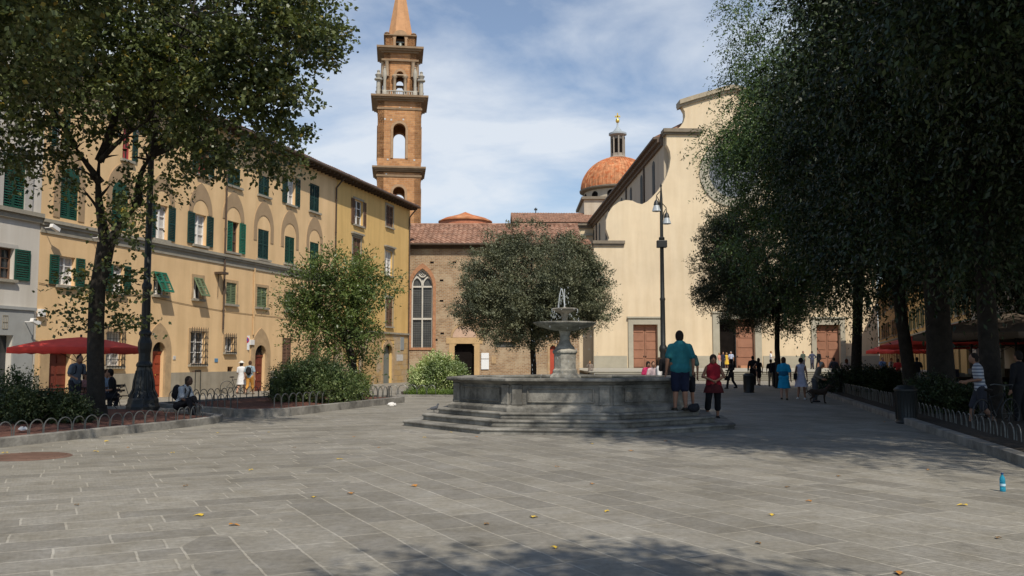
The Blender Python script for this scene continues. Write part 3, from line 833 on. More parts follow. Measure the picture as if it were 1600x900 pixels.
# ---------------------------------------------------------------- the palazzi on the left
T = Vector((0.2786, 1, 0)).normalized()
NRM = Vector((T.y, -T.x, 0))
RZ = math.atan2(T.y, T.x)
O0 = Vector((xf(36.0), 36.0, 0.0))
def wl(px, py):                 # pixel -> (along wall, height) on the left facade plane
    p = onplane(px, py, O0, NRM) - O0
    return p.dot(T), p.z
S0 = wl(57, 500)[0]; S1 = wl(523, 500)[0]; S2 = wl(639, 500)[0]
def rect(px0, px1, py0, py1):
    """window rectangle: x from two columns, z measured at its middle column"""
    s0, s1 = wl(px0, (py0 + py1) / 2)[0], wl(px1, (py0 + py1) / 2)[0]
    xm = (px0 + px1) / 2
    return s0, s1, wl(xm, py1)[1], wl(xm, py0)[1]
EAVE = 14.15
def shell(b, x0, x1, z1, ops, mat, depth=11, trim_roof=True, z0=-0.6, over=0.75, front=None, ridge=2.4):
    w = front or MB()
    wall_front(w, x0, x1, z0, z1, ops)
    w.add([(x0, 0, z0), (x0, 0, z1), (x0, depth, z1), (x0, depth, z0)], [(0, 1, 2, 3)])
    w.add([(x1, 0, z0), (x1, 0, z1), (x1, depth, z1), (x1, depth, z0)], [(0, 1, 2, 3)])
    w.add([(x0, depth, z0), (x1, depth, z0), (x1, depth, z1), (x0, depth, z1)], [(0, 1, 2, 3)])
    w.add([(x0, 0.9, z0), (x1, 0.9, z0), (x1, 0.9, z1), (x0, 0.9, z1)], [(0, 1, 2, 3)])
    ob = w.build('wall', mat, b)
    r = MB(); tile_roof(r, x0 - 0.05, x1 + 0.25, -over, z1 + 0.05, depth / 2, z1 + ridge, 0.26, 0.42)
    r.add([(x0, depth / 2, z1 + ridge), (x1 + 0.2, depth / 2, z1 + ridge), (x1 + 0.2, depth + 0.4, z1), (x0, depth + 0.4, z1)], [(0, 1, 2, 3)])
    r.add([(x1, -0.0, z1), (x1, depth, z1), (x1, depth / 2, z1 + ridge - 0.05)], [(0, 1, 2)])
    roof = r.build('roof', TILE, b)
    e = MB(); e.box(x0, x1 + 0.2, -over + 0.02, 0.05, z1 - 0.07, z1 + 0.02)
    n = int((x1 - x0) / 0.55)
    for k in range(n + 1):
        x = x0 + 0.1 + (x1 - x0 - 0.2) * k / n
        e.box(x - 0.05, x + 0.05, -over + 0.08, 0.0, z1 - 0.22, z1 - 0.072)
    e.build('eaves', DKWOOD, roof)
    g = MB(); g.tube([(x0, -over - 0.06, z1 + 0.0), (x1 + 0.2, -over - 0.06, z1 + 0.0)], 0.075, 8); g.build('gutter', PIPE, roof, True)
    return ob

# --- grey-white house at the frame's left edge
gh = thing('house', 'grey-white plastered house at the left edge with arched green shutters', 'house', O0, RZ)
ops = []
xa, xb, za, zb = rect(2, 37, 262, 326)
ops.append((xa, xb, za, zb + 0.75))
xc, xd, zc, zd = rect(0, 21, 387, 436)
ops.append((xc - 0.35, xd, zc, zd))
xe = wl(17, 560)[0]
ops.append((xe - 2.2, xe, -0.25, wl(17, 524)[1]))
GX0 = S0 - 13
for k in range(3): ops.append((S0 - 5.2 - k * 3.3, S0 - 4.0 - k * 3.3, 8.2, 11.2))
shell(gh, GX0, S0 - 0.01, 15.2, ops, GREYP)
w0 = window(gh, xa, xb, za, zb + 0.75, 'none', sill=None)
s = MB(); slats(s, xa + 0.0, (xa + xb) / 2 - 0.006, za, zb + 0.5, -0.05, pitch=0.10); s.build('shutter', GREEN, w0)
s = MB(); slats(s, (xa + xb) / 2 + 0.006, xb, za, zb + 0.5, -0.05, pitch=0.10); s.build('shutter', GREEN, w0)
s = MB(); arch_ring(s, (xa + xb) / 2, xb - xa - 0.02, za, zb + 0.05, 0.38, -0.11, 0.02, 'round', n=16); s.build('surround', M('pale_stone_trim', (0.46, 0.43, 0.38), var=0.08), w0)
window(gh, xc - 0.35, xd, zc, zd, 'right', sh=GREEN, fr=BROWNSH, curtain=False, sill=STONE, surround=M('pale_stone_trim', (0.46, 0.43, 0.38)), shw=0.75)
for k in range(3): window(gh, S0 - 5.2 - k * 3.3, S0 - 4.0 - k * 3.3, 8.2, 11.2, 'closed')
s = MB(); zt = wl(17, 524)[1]; xs1 = wl(48, 560)[0]
s.box(xe + 0.002, xs1, -0.07, 0.0, -0.3, zt + 1.0); s.box(xe - 2.4, xe + 0.002, -0.07, 0.0, zt + 0.002, zt + 1.0)
s.box(xe - 2.5, xs1 + 0.08, -0.13, 0.0, zt + 1.003, zt + 1.12)
s.build('shop_surround', M('grey_stone_surround', (0.33, 0.33, 0.31), var=0.1), gh)
MB().box(xe - 2.2, xe, 0.25, 0.29, -0.2, zt).build('shop_window', GLASS, gh)
s = MB(); q0 = wl(1, 515)[0]; q1 = wl(9, 515)[0]
for u in (0, 1, 2, 3): s.box(q0 + (q1 - q0) * u / 3 - 0.01, q0 + (q1 - q0) * u / 3 + 0.01, -0.085, -0.071, zt + 0.25, zt + 0.75)
for u in (0, 1, 2): s.box(q0, q1, -0.09, -0.072, zt + 0.25 + u * 0.25 - 0.01, zt + 0.25 + u * 0.25 + 0.01)
s.build('carved_emblem', PLINTH, gh)
s = MB()
zc2 = wl(28, 334)[1]
s.box(GX0, S0 - 0.012, -0.22, 0.0, zc2, zc2 + 0.16); s.box(GX0, S0 - 0.012, -0.12, 0.0, zc2 - 0.22, zc2 - 0.003)
s.build('string_course', STONE, gh)

# --- the long yellow palazzo
yp = thing('palazzo', 'long yellow palazzo with rows of green shutters and pointed arch surrounds', 'palazzo', O0, RZ)
WIN = []   # (rect, kwargs)
def addw(px0, px1, py0, py1, **kw): WIN.append((rect(px0, px1, py0, py1), kw))
addw(88, 100, 175, 232, style='open', sh=DGREEN)
addw(192, 206, 196, 250, style='right', sh=DGREEN, fr=REDFR)
addw(309, 325, 232, 274, style='open', sh=DGREEN, fr=REDFR)
addw(356, 376, 262, 291, style='closed', sh=DGREEN)
addw(404, 421, 275, 306, style='closed', sh=DGREEN)
addw(448, 461, 276, 320, style='open', sh=DGREEN, curtain=True, fr=WHITE)
addw(484, 499, 288, 331, style='closed', sh=DGREEN)
ARCH = []
addw(94, 122, 282, 343, style='closed', sh=GREEN, sill=None); ARCH.append(len(WIN) - 1)
addw(174, 200, 303, 360, style='closed', sh=GREEN, sill=None); ARCH.append(len(WIN) - 1)
addw(242, 262, 320, 374, style='open', sh=DGREEN, curtain=True)
addw(303, 322, 335, 383, style='open', sh=DGREEN, curtain=True)
addw(355, 373, 346, 394, style='halfleft', sh=GREEN2, fr=BROWNSH)
addw(403, 420, 359, 405, style='closed', sh=DGREEN)
addw(445, 460, 370, 412, style='closed', sh=GREEN)
addw(484, 498, 379, 420, style='closed', sh=GREEN)
addw(91, 117, 401, 446, style='open', sh=GREEN, curtain=True)
addw(175, 193, 414, 457, style='open', sh=GREEN, curtain=True)
addw(240, 259, 425, 461, style='awning', sh=GREEN2)
addw(302, 316, 434, 467, style='awning', sh=OLIVE, surround=BEIGESTONE)
addw(353, 369, 442, 475, style='closed', sh=OLIVE, surround=BEIGESTONE)
addw(401, 417, 449, 480, style='closed', sh=OLIVE, surround=BEIGESTONE)
addw(445, 459, 456, 486, style='closed', sh=OLIVE, surround=BEIGESTONE)
addw(488, 500, 462, 490, style='closed', sh=OLIVE, surround=BEIGESTONE)
addw(165, 190, 519, 572, style='none', sh=DGREEN, curtain=True, grille=True, surround=BEIGESTONE)
addw(297, 320, 518, 569, style='none', grille=True, surround=BEIGESTONE)
addw(351, 365, 527, 550, style='none', grille=True, surround=BEIGESTONE)
addw(441, 455, 528, 575, style='closed', sh=BROWNSH)
addw(484, 498, 535, 575, style='closed', sh=BROWNSH)
ops = [w[0] for w in WIN]
def dr(px0, px1, pyt, pyb):
    s0, s1, z0, z1 = rect(px0, px1, pyt, pyb)
    return (s0 + s1) / 2, s1 - s0, -0.25, z1
d1 = dr(236, 257, 534, 617); d2 = dr(397, 415, 539, 611); d0 = dr(75, 110, 549, 628)
ops.append(arched_door(yp, d1[0], d1[1], d1[2], d1[3] - d1[1] / 2, REDWOOD))
ops.append(arched_door(yp, d2[0], d2[1], d2[2], d2[3] - d2[1] / 2, DOORDK))
c, w_, z0_, z1_ = d0
ops.append((c - w_ / 2, c + w_ / 2, z0_, z1_))
dd = MB(); dd.box(c - w_ / 2, c + w_ / 2, 0.25, 0.31, z0_, z1_)
for i in (-1, 1):
    for k in range(4): dd.box(c + i * w_ / 4 - w_ / 4 + 0.08, c + i * w_ / 4 + w_ / 4 - 0.08, 0.215, 0.248, z0_ + 0.35 + k * (z1_ - z0_ - 0.4) / 4, z0_ + 0.25 + (k + 1) * (z1_ - z0_ - 0.4) / 4)
dd.build('door', DOORDK, yp)
sd_ = MB(); sd_.box(c - w_ / 2 - 0.5, c - w_ / 2 - 0.003, -0.05, 0.03, z0_, z1_ + 0.45); sd_.box(c + w_ / 2 + 0.003, c + w_ / 2 + 0.5, -0.05, 0.03, z0_, z1_ + 0.45); sd_.box(c - w_ / 2 - 0.003, c + w_ / 2 + 0.003, -0.05, 0.03, z1_ + 0.003, z1_ + 0.45)
sd_.build('door_surround', BEIGESTONE, yp)
nz = rect(346, 355, 573, 600); 
ops.append((nz[0] + 0.55, nz[1] + 0.55, nz[2], nz[3]))
MB().box(nz[0] + 0.55, nz[1] + 0.55, 0.25, 0.28, nz[2], nz[3]).build('niche_hatch', BROWNSH, yp)
shell(yp, S0, S1, EAVE, ops, YELLOW)
for (r_, kw) in WIN: window(yp, *r_, **kw)
for i in ARCH:
    x0, x1, z0, z1 = WIN[i][0]
    s = MB(); s.prism([(x0 - 0.02, z1 - 0.02)] + [((x0 + x1) / 2 - (x1 - x0 + .04) / 2 * math.cos(PI * k / 12), z1 + (x1 - x0) / 2 * math.sin(PI * k / 12)) for k in range(13)] , -0.05, -0.005)
    s.build('arched_shutter_head', GREEN, yp)
    s = MB(); arch_ring(s, (x0 + x1) / 2, x1 - x0 + 0.04, z0, z1, 0.35, -0.035, 0.01, 'round', 0.85, 16); s.build('window_surround', DIMTRIM, yp)
for i, w in enumerate(WIN[9:15]):      # blind pointed arches over the noble floor windows
    x0, x1, z0, z1 = w[0]; cx = (x0 + x1) / 2
    s = MB(); arch_ring(s, cx, (x1 - x0) + 0.30, z1 - 0.7 if w[1]['style'] == 'closed' else z1 + 0.05, z1 + 0.10, 0.34, -0.03, 0.012, 'round', 0.84, 16)
    s.build('blind_arch', DIMTRIM, yp)
s = MB(); zc_ = 7.0
s.box(S0, S1, -0.20, 0.0, zc_ + 0.12, zc_ + 0.26); s.box(S0, S1, -0.13, 0.0, zc_, zc_ + 0.117); s.box(S0, S1, -0.05, 0.0, zc_ - 0.3, zc_ - 0.003)
s.build('string_course', STONE, yp)
# plinth in pieces between the doors
cuts = sorted([(d0[0] - d0[1] / 2 - 0.5, d0[0] + d0[1] / 2 + 0.5), (d1[0] - d1[1] / 2 - 0.47, d1[0] + d1[1] / 2 + 0.47), (d2[0] - d2[1] / 2 - 0.47, d2[0] + d2[1] / 2 + 0.47)])
p_ = S0
for a, b in cuts + [(S1, S1)]:
    if a - p_ > 0.05: MB().box(p_ + 0.004, a - 0.004, -0.04, 0.0, -0.5, 0.95).build('plinth', PLINTH, yp)
    p_ = b
downpipe(yp, wl(348, 450)[0], 3.2, EAVE); downpipe(yp, S1 - 0.2, 0.4, EAVE)
downpipe(yp, wl(152, 450)[0], 0.4, 7.0, M('yellow_pipe', (0.50, 0.34, 0.18)), gutter=False)
downpipe(yp, wl(396, 470)[0], 3.0, 6.8, M('yellow_pipe', (0.50, 0.34, 0.18)), y=-0.05, gutter=False)
# small fittings
def fitting(name, px0, px1, py0, py1, mat, out=0.18, gap=0.0, par=yp):
    r_ = rect(px0, px1, py0, py1)
    return MB().box(r_[0], r_[1], -out, -gap, r_[2], r_[3]).build(name, mat, par, bevel=0.01)
fitting('meter_box', 58, 66, 483, 495, WHITE); fitting('meter_box', 389, 395, 531, 539, WHITE, 0.12)
fitting('wall_plaque', 270, 274, 556, 562, CURT, 0.03); fitting('tile_sign', 335, 340, 560, 566, M('blue_tile', (0.10, 0.22, 0.35)), 0.03)
fitting('vent_hatch', 300, 306, 580, 588, BROWNSH, 0.03); fitting('vent_hatch', 307, 313, 579, 587, BROWNSH, 0.03)
s = MB()
for (a, b) in (((62, 500), (70, 470)),): pass
def camera_box(px, py, par, label=None):
    a, z = wl(px, py)
    m_ = MB(); m_.tube([(a, 0, z), (a, -0.35, z)], 0.02, 6); m_.obox((a + 0.12, -0.45, z + 0.0), (0.42, 0.16, 0.15), Matrix.Rotation(0.35, 3, 'Y').to_4x4())
    m_.build('security_camera', WHITE, par)
camera_box(68, 356, yp); camera_box(143, 372, yp); camera_box(37, 503, gh)
s = MB(); a, z = wl(340, 429)
s.box(a - 0.3, a + 0.25, -0.5, 0, z, z + 0.12); s.tube([(a, -0.05, z), (a, -0.05, z - 1.2)], 0.02, 6); s.build('floodlight', PIPE, yp)
s = MB()
for (pxa, pya, pxb, pyb) in ((60, 442, 232, 462), (240, 465, 430, 495), (430, 495, 520, 505)):
    A, B_ = wl(pxa, pya), wl(pxb, pyb)
    s.tube([(A[0] + (B_[0] - A[0]) * t, -0.025, A[1] + (B_[1] - A[1]) * t - 0.12 * math.sin(PI * t)) for t in [k / 10 for k in range(11)]], 0.012, 4)
s.build('cable', PIPE, yp)
a, z = wl(306, 640); s = MB()
for x_ in (a - 0.2, a + 0.25): s.box(x_ - 0.015, x_ + 0.015, -0.07, -0.045, 0.0, 1.05)
s.box(a - 0.2, a + 0.25, -0.07, -0.045, 1.02, 1.05); s.build('wall_rack', IRON, yp)

# --- the ochre house at the far end
oh = thing('house', 'ochre house with brown shutters and an arched doorway beside the brick refectory', 'house', O0, RZ)
WIN2 = [(rect(553, 567, 313, 352), dict(style='open', sh=BROWNSH, surround=STONE, shw=0.45)),
        (rect(603, 614, 322, 355), dict(style='closed', sh=BROWNSH, surround=STONE)),
        (rect(551, 563, 372, 414), dict(style='closed', sh=BROWNSH, surround=STONE, hood=True)),
        (rect(602, 613, 392, 431), dict(style='none', surround=STONE, hood=True, curtain=True)),
        (rect(551, 563, 452, 500), dict(style='closed', sh=BROWNSH)),
        (rect(603, 613, 465, 510), dict(style='closed', sh=BROWNSH, surround=STONE))]
ops2 = [w[0] for w in WIN2]
da = dr(598, 613, 537, 603)
ops2.append((da[0] - da[1] / 2, da[0] + da[1] / 2, da[2], da[3]))
ZB = wl(610, 522)[1]
db = dr(545, 560, 540, 606)
ops2.append((db[0] - db[1] / 2, db[0] + db[1] / 2, db[2], db[3] - 0.3))
shell(oh, S1 + 0.01, S2, EAVE, ops2, OCHRE)
for (r_, kw) in WIN2: window(oh, *r_, **kw)
s = MB(); h0 = wl(560, 516)[1]
X_ = [S1 + 0.02, db[0] - db[1] / 2 - 0.01, db[0] + db[1] / 2 + 0.01, da[0] - da[1] / 2 - 0.3, da[0] + da[1] / 2 + 0.3, S2 - 0.02]
for a, b, zt_ in ((0, 1, 0), (2, 3, 0), (4, 5, 0)): s.box(X_[a], X_[b], -0.035, 0.0, -0.5, ZB)
s.box(X_[1], X_[2], -0.035, 0, db[3] - 0.3, ZB); s.box(X_[3], X_[4], -0.035, 0, da[3] + 0.3, ZB)
s.build('ashlar_facing', RUST, oh)
s = MB(); arch_ring(s, da[0], da[1] - 0.02, da[2], da[3] - da[1] / 2, 0.3, -0.06, 0.05, 'round', n=14); s.build('door_surround', BEIGESTONE, oh)
dd = MB(); dd.prism(arch_pts(da[0], da[1], da[2], da[3] - da[1] / 2)[:-1] + [(da[0] + da[1] / 2, da[2])], 0.28, 0.32); dd.build('door', M('grey_green_door', (0.16, 0.17, 0.15)), oh)
MB().box(db[0] - db[1] / 2, db[0] + db[1] / 2, 0.26, 0.3, db[2], db[3] - 0.3).build('door', BROWNSH, oh)
s = MB(); s.box(S1 + 0.02, S2 - 0.01, -0.14, 0, ZB + 0.003, ZB + 0.14); s.build('string_course', STONE, oh)
fitting('wall_plaque', 625, 630, 527, 547, M('grey_marble_plaque', (0.25, 0.27, 0.27)), 0.08, par=oh)
fitting('house_number_tiles', 619, 629, 554, 564, CURT, 0.05, 0.036, par=oh)
downpipe(oh, S2 - 0.25, 0.4, EAVE)
# ---------------------------------------------------------------- refectory of brick between palazzi and church
RF_Y = 75.0
rf = thing('brick_refectory', 'old brick refectory with a tall gothic window and tiled roof behind the holm oak', 'church building', (0, RF_Y, 0))
def fl(px, py, Y=RF_Y):
    p = at(px, py, Y); return p.x, p.z
def frect(px0, px1, py0, py1, Y=RF_Y):
    a, b = fl(px0, py1, Y), fl(px1, py0, Y)
    return a[0], b[0], a[1], b[1]
RX0 = fl(634, 500)[0]; RX1 = fl(905, 500)[0]
ZE = fl(700, 385)[1]
gw = frect(642, 677, 421, 543); dw = frect(710, 741, 537, 590); lw = frect(775, 805, 534, 543)
rd = frect(859, 869, 538, 590)
dwz = (dw[0], dw[1], -0.3, dw[3]); rdz = (rd[0], rd[1], -0.3, rd[3])
gcx = (gw[0] + gw[1]) / 2; gW = gw[1] - gw[0]; gr_ = gW * 0.93
spr = fl(660, 448)[1]
gop = (gw[0], gw[1], gw[2], gw[3])
w = MB(); wall_front(w, RX0, RX1, -0.6, ZE, [gop, dwz, lw, rdz], 0.4)
w.box(RX0, RX1, 1.2, 11, -0.6, ZE - 0.05)
w.add([(RX0, 0, -0.6), (RX0, 0, ZE), (RX0, 1.3, ZE), (RX0, 1.3, -0.6)], [(0, 1, 2, 3)])
w.add([(RX1, 0, -0.6), (RX1, 0, ZE), (RX1, 1.3, ZE), (RX1, 1.3, -0.6)], [(0, 1, 2, 3)])
# pointed spandrels closing the rectangular opening above the gothic arch
out = arch_pts(gcx, gW, gw[2], spr, 1.0, 16)
topz = max(z for x, z in out)
left = [(gw[0], spr)] + [(x, z) for x, z in out if x <= gcx + 1e-6 and z > spr] + [(gcx, gw[3] + 0.01), (gw[0], gw[3] + 0.01)]
w.prism(left, 0.02, 0.38)
w.prism([(2 * gcx - x, z) for x, z in left][::-1], 0.02, 0.38)
w.build('wall', BRICK, rf)
holes = MB()
for px, py in ((690, 438), (690, 470), (681, 531), (691, 521), (710, 410), (675, 410), (752, 470)):
    x, z = fl(px, py); holes.box(x - 0.15, x + 0.15, -0.012, 0.05, z - 0.08, z + 0.08)
holes.build('putlog_hole', DKVOID, rf)
s = MB(); arch_ring(s, gcx, gW - 0.04, gw[2], spr, 0.26, -0.06, 0.1, 1.0, n=16); s.box(gw[0] - 0.26, gw[1] + 0.26, -0.08, 0.0, gw[2] - 0.2, gw[2] - 0.003)
win = s.build('gothic_window', M('brick_arch', (0.38, 0.19, 0.10), var=0.25, scale=4), rf)
MB().prism(arch_pts(gcx, gW - 0.05, gw[2], spr, 1.0, 16), 0.30, 0.33).build('leaded_pane', LEADGL, win)
s = MB(); tr = 0.11
s.box(gcx - tr / 2, gcx + tr / 2, 0.16, 0.28, gw[2], spr + 0.55)
s.box(gw[0] + 0.1, gw[1] - 0.1, 0.17, 0.275, fl(660, 498)[1] - 0.08, fl(660, 498)[1] + 0.08); s.box(gw[0] + 0.1, gw[1] - 0.1, 0.17, 0.275, spr - 0.06, spr + 0.08)
for i in (-1, 1):
    c_ = gcx + i * gW / 4
    arch_ring(s, c_, gW / 2 - 0.18, spr + 0.05, spr + 0.12, 0.1, 0.15, 0.27, 1.0, n=10)
arch_ring(s, gcx, gW - 0.24, gw[2], spr, 0.12, 0.14, 0.29, 1.0, n=16)
zc_ = spr + 1.15
s.tube([(gcx + 0.32 * math.cos(2 * PI * k / 20), 0.21, zc_ + 0.32 * math.sin(2 * PI * k / 20)) for k in range(20)], 0.06, 6, closed=True)
s.tube([(gcx + 0.17 * math.cos(2 * PI * k / 16), 0.21, zc_ + 0.17 * math.sin(2 * PI * k / 16)) for k in range(16)], 0.022, 5, closed=True)
for k in range(4): s.tube([(gcx, 0.21, zc_), (gcx + 0.3 * math.cos(PI * k / 2 + .78), 0.21, zc_ + 0.3 * math.sin(PI * k / 2 + .78))], 0.02, 5)
s.build('tracery', M('white_stone_tracery', (0.55, 0.52, 0.45), var=0.1), win, True)
s = MB()
for k in range(1, 26):
    z = gw[2] + k * (spr - gw[2]) / 26
    s.box(gw[0], gw[1], 0.285, 0.298, z - 0.012, z + 0.012)
for k in range(1, 10):
    x = gw[0] + gW * k / 10; s.box(x - 0.01, x + 0.01, 0.283, 0.296, gw[2], spr + 0.5)
s.build('lead_came', IRON, win)
# doorway and lunette
MB().box(dw[0], dw[1], 0.5, 0.55, -0.3, dw[3]).build('door', DKVOID, rf)
s = MB(); s.box(dw[0] - 0.45, dw[0] - 0.003, -0.04, 0.03, -0.3, dw[3]); s.box(dw[1] + 0.003, dw[1] + 0.45, -0.04, 0.03, -0.3, dw[3]); s.box(dw[0] - 0.7, dw[1] + 0.7, -0.05, 0.03, dw[3] + 0.003, dw[3] + 0.5)
s.prism([(dw[0], dw[3]), (dw[0] + 0.22, dw[3]), (dw[0], dw[3] - 0.22)], 0.0, 0.2); s.prism([(dw[1], dw[3]), (dw[1], dw[3] - 0.22), (dw[1] - 0.22, dw[3])], 0.0, 0.2)
s.build('door_surround', M('warm_sandstone', (0.50, 0.34, 0.17), var=0.12), rf)
cx = (dw[0] + dw[1]) / 2
s = MB(); s.prism([(cx - 0.98 * math.cos(PI * k / 16), dw[3] + 0.52 + 1.0 * math.sin(PI * k / 16)) for k in range(17)], -0.02, 0.02); s.build('lunette', M('pink_plaster', (0.52, 0.36, 0.26), var=0.1), rf)
s = MB()
for k in range(16):
    a0, a1 = PI * k / 16, PI * (k + 1) / 16
    s.prism([(cx - 0.99 * math.cos(a0), dw[3] + 0.53 + 1.01 * math.sin(a0)), (cx - 1.15 * math.cos(a0), dw[3] + 0.53 + 1.17 * math.sin(a0)), (cx - 1.15 * math.cos(a1), dw[3] + 0.53 + 1.17 * math.sin(a1)), (cx - 0.99 * math.cos(a1), dw[3] + 0.53 + 1.01 * math.sin(a1))], -0.05, 0.01)
s.build('lunette_arch', BEIGESTONE, rf)
MB().box(lw[0], lw[1], 0.2, 0.24, lw[2], lw[3]).build('low_window', LEADGL, rf)
s = MB(); s.prism(arch_pts((rd[0] + rd[1]) / 2, rd[1] - rd[0] - 0.02, -0.3, rd[3] - 0.35), 0.2, 0.25); s.build('red_door', M('red_door_paint', (0.42, 0.07, 0.04)), rf)
s = MB(); arch_ring(s, (rd[0] + rd[1]) / 2, rd[1] - rd[0] - 0.04, -0.3, rd[3] - 0.35, 0.2, -0.05, 0.05, 'round'); s.build('red_door_arch', BEIGESTONE, rf)
r_ = frect(752, 764, 551, 577)
s = MB(); s.box(r_[0], r_[1], -0.09, -0.05, r_[2], r_[3] - 0.55); s.box(r_[0], r_[1], -0.09, -0.05, r_[3] - 0.5, r_[3] - 0.02)
nb = s.build('notice_board', M('board_white', (0.75, 0.76, 0.76), var=0.03), rf)
s = MB(); r2 = frect(768, 775, 557, 568); s.box(r2[0], r2[1], -0.06, -0.003, r2[2], r2[3]); s.build('wall_plaque', BEIGESTONE, rf)
# roof
r = MB(); tile_roof(r, RX0 - 0.2, RX1 + 0.3, -0.55, ZE + 0.12, 5.0, fl(700, 353, 80)[1], 0.42, 0.55, 0.10)
zr = fl(700, 353, 80)[1]
r.add([(RX0 - 0.2, 5, zr), (RX1 + 0.3, 5, zr), (RX1 + 0.3, 11.5, ZE - 0.1), (RX0 - 0.2, 11.5, ZE - 0.1)], [(0, 1, 2, 3)])
r.add([(RX1, 0, ZE), (RX1, 11, ZE), (RX1, 5, zr)], [(0, 1, 2)])
roof = r.build('roof', TILE, rf)
s = MB(); s.box(RX0 - 0.1, RX1 + 0.2, -0.5, 0.03, ZE - 0.02, ZE + 0.1); s.box(RX0, RX1, -0.18, 0.0, ZE - 0.2, ZE - 0.023); s.build('eaves', DKWOOD, roof)
s = MB(); s.tube([(RX0 - 0.1, -0.6, ZE + 0.12), (RX1 + 0.2, -0.6, ZE + 0.12)], 0.09, 8); s.build('gutter', PIPE, roof, True)
s = MB(); s.tube([(RX0 - 0.2, 5, zr + 0.12), (RX1 + 0.3, 5, zr + 0.12)], 0.13, 8); s.build('ridge_tile', TILE, roof, True)

# low sacristy dome behind the refectory
Yd = 96.0; c = at(727, 350, Yd)
sdm = thing('low_dome', 'low round brick drum with a shallow tiled cone above the refectory roof', 'dome', (c.x, Yd, 0))
px2m = Yd / F; zt = lambda py: at(727, py, Yd).z
s = MB(); s.lathe([(40 * px2m, 6), (40 * px2m, zt(347))], (0, 0), 40); s.build('drum', M('red_brick_drum', (0.46, 0.17, 0.09), var=0.2, scale=3), sdm, True)
s = MB(); s.lathe([(42.5 * px2m, zt(348)), (42.5 * px2m, zt(346.5)), (33 * px2m, zt(342)), (17 * px2m, zt(337.5)), (13 * px2m, zt(337)), (12 * px2m, zt(336)), (1 * px2m, zt(331.5)), (0, zt(331))], (0, 0), 40)
s.build('roof', DOMET, sdm, True)

# ---------------------------------------------------------------- church
CH_Y = 100.0
AX = math.atan(0.0357)
P0 = at(928, 577, CH_Y)
ch = thing('church', 'large cream plastered church with a plain scrolled facade and three wooden doors', 'church', (P0.x, CH_Y, 0), AX)
ct, cn = Vector((math.cos(AX), math.sin(AX), 0)), Vector((-math.sin(AX), math.cos(AX), 0))
OC = Vector((P0.x, CH_Y, 0))
def cl(px, py):
    p = onplane(px, py, OC, cn) - OC; return p.dot(ct), p.z
def cside(px, py, xl):                     # on a plane parallel to the nave at local x = xl -> (depth, z)
    p = onplane(px, py, OC + ct * xl, ct) - OC; return p.dot(cn), p.z
WCH = cl(1366, 480)[0]
ZP = 0.7
prof = [(928, 380), (948, 379), (952, 372), (947, 358), (947, 344), (951, 332), (958, 322), (967, 315.5), (978, 312.5), (988, 313.5), (995, 317), (1003, 319),
        (1011, 315), (1020, 307), (1029, 297), (1036, 286), (1042, 274), (1046, 261), (1048, 247), (1047, 237), (1044, 230), (1041.6, 226), (1041.6, 205),
        (1057, 202), (1063, 198), (1068, 191), (1070.5, 182), (1070, 174), (1066, 167), (1066, 162), (1085, 156), (1113, 148), (1130, 143), (1147, 141)]
L = [cl(*p) for p in prof]
L = [(max(0, x), z) for x, z in L]
mid = cl(1147, 300)[0]
WCH = 2 * mid
Rr = [(2 * mid - x, z) for x, z in L[:-1]][::-1]
def cdoor(px0, px1, pyt):
    a, z = cl(px0, pyt); b, _ = cl(px1, pyt); return a, b, z
D1, D2, D3 = cdoor(989, 1027, 507), cdoor(1124, 1172, 499), cdoor(1260, 1296, 507)
D3 = (2 * mid - D1[1], 2 * mid - D1[0], D1[2]); D2 = (mid - 2.0, mid + 2.0, D2[2])
pts = [(0, -0.3)] + L + Rr + [(WCH, -0.3)]
for a, b, z in (D3, D2, D1): pts += [(b, -0.3), (b, z), (a, z), (a, -0.3)]
w = MB(); w.prism(pts, 0, 1.1)
w.build('facade', CREAM, ch)
# plinth
zp = cl(1060, 556)[1]; p_ = 0.0
for a, b in ((D1[0] - 0.7, D1[1] + 0.7), (D2[0] - 0.9, D2[1] + 0.9), (D3[0] - 0.7, D3[1] + 0.7), (WCH, WCH)):
    MB().box(p_ + 0.01, a - 0.004, -0.08, 0.0, ZP - 0.2, zp).build('plinth', CHSTONE, ch); p_ = b
def churchdoor(D, open_left=False, fw=0.55):
    a, b, z = D; m_ = (a + b) / 2
    s = MB(); s.box(a - fw, a - 0.003, -0.18, 0.05, ZP, z + 0.7); s.box(b + 0.003, b + fw, -0.18, 0.05, ZP, z + 0.7); s.box(a - 0.003, b + 0.003, -0.18, 0.05, z + 0.003, z + 0.7)
    s.box(a - fw - 0.12, b + fw + 0.12, -0.32, 0.0, z + 0.703, z + 0.88)
    s.build('door_frame', CHSTONE, ch)
    for i, (u, v) in enumerate(((a, m_ - 0.02), (m_ + 0.02, b))):
        if open_left and i == 0:
            MB().box(a, m_, 0.9, 0.95, ZP, z).build('doorway', DKVOID, ch); continue
        d = MB(); d.box(u, v, 0.42, 0.5, ZP + 0.02, z)
        hh = (z - ZP) / 5
        for k in range(5): d.box(u + 0.14, v - 0.14, 0.37, 0.418, ZP + 0.12 + k * hh, ZP - 0.08 + (k + 1) * hh)
        lf = d.build('door', CHDOOR, ch)
        MB().ell((v - 0.1 if i == 0 else u + 0.1, 0.36, ZP + 1.3), 0.07, 8, 6).build('handle', IRON, lf)
churchdoor(D1); churchdoor(D2, True, 0.75); churchdoor(D3)
s = MB(); s.box((D2[0] + D2[1]) / 2 - 0.0, D2[1] + 0.2, -1.2, -0.2, ZP, ZP + 0.28); s.build('door_ramp', M('ramp_wood', (0.45, 0.22, 0.12)), ch)
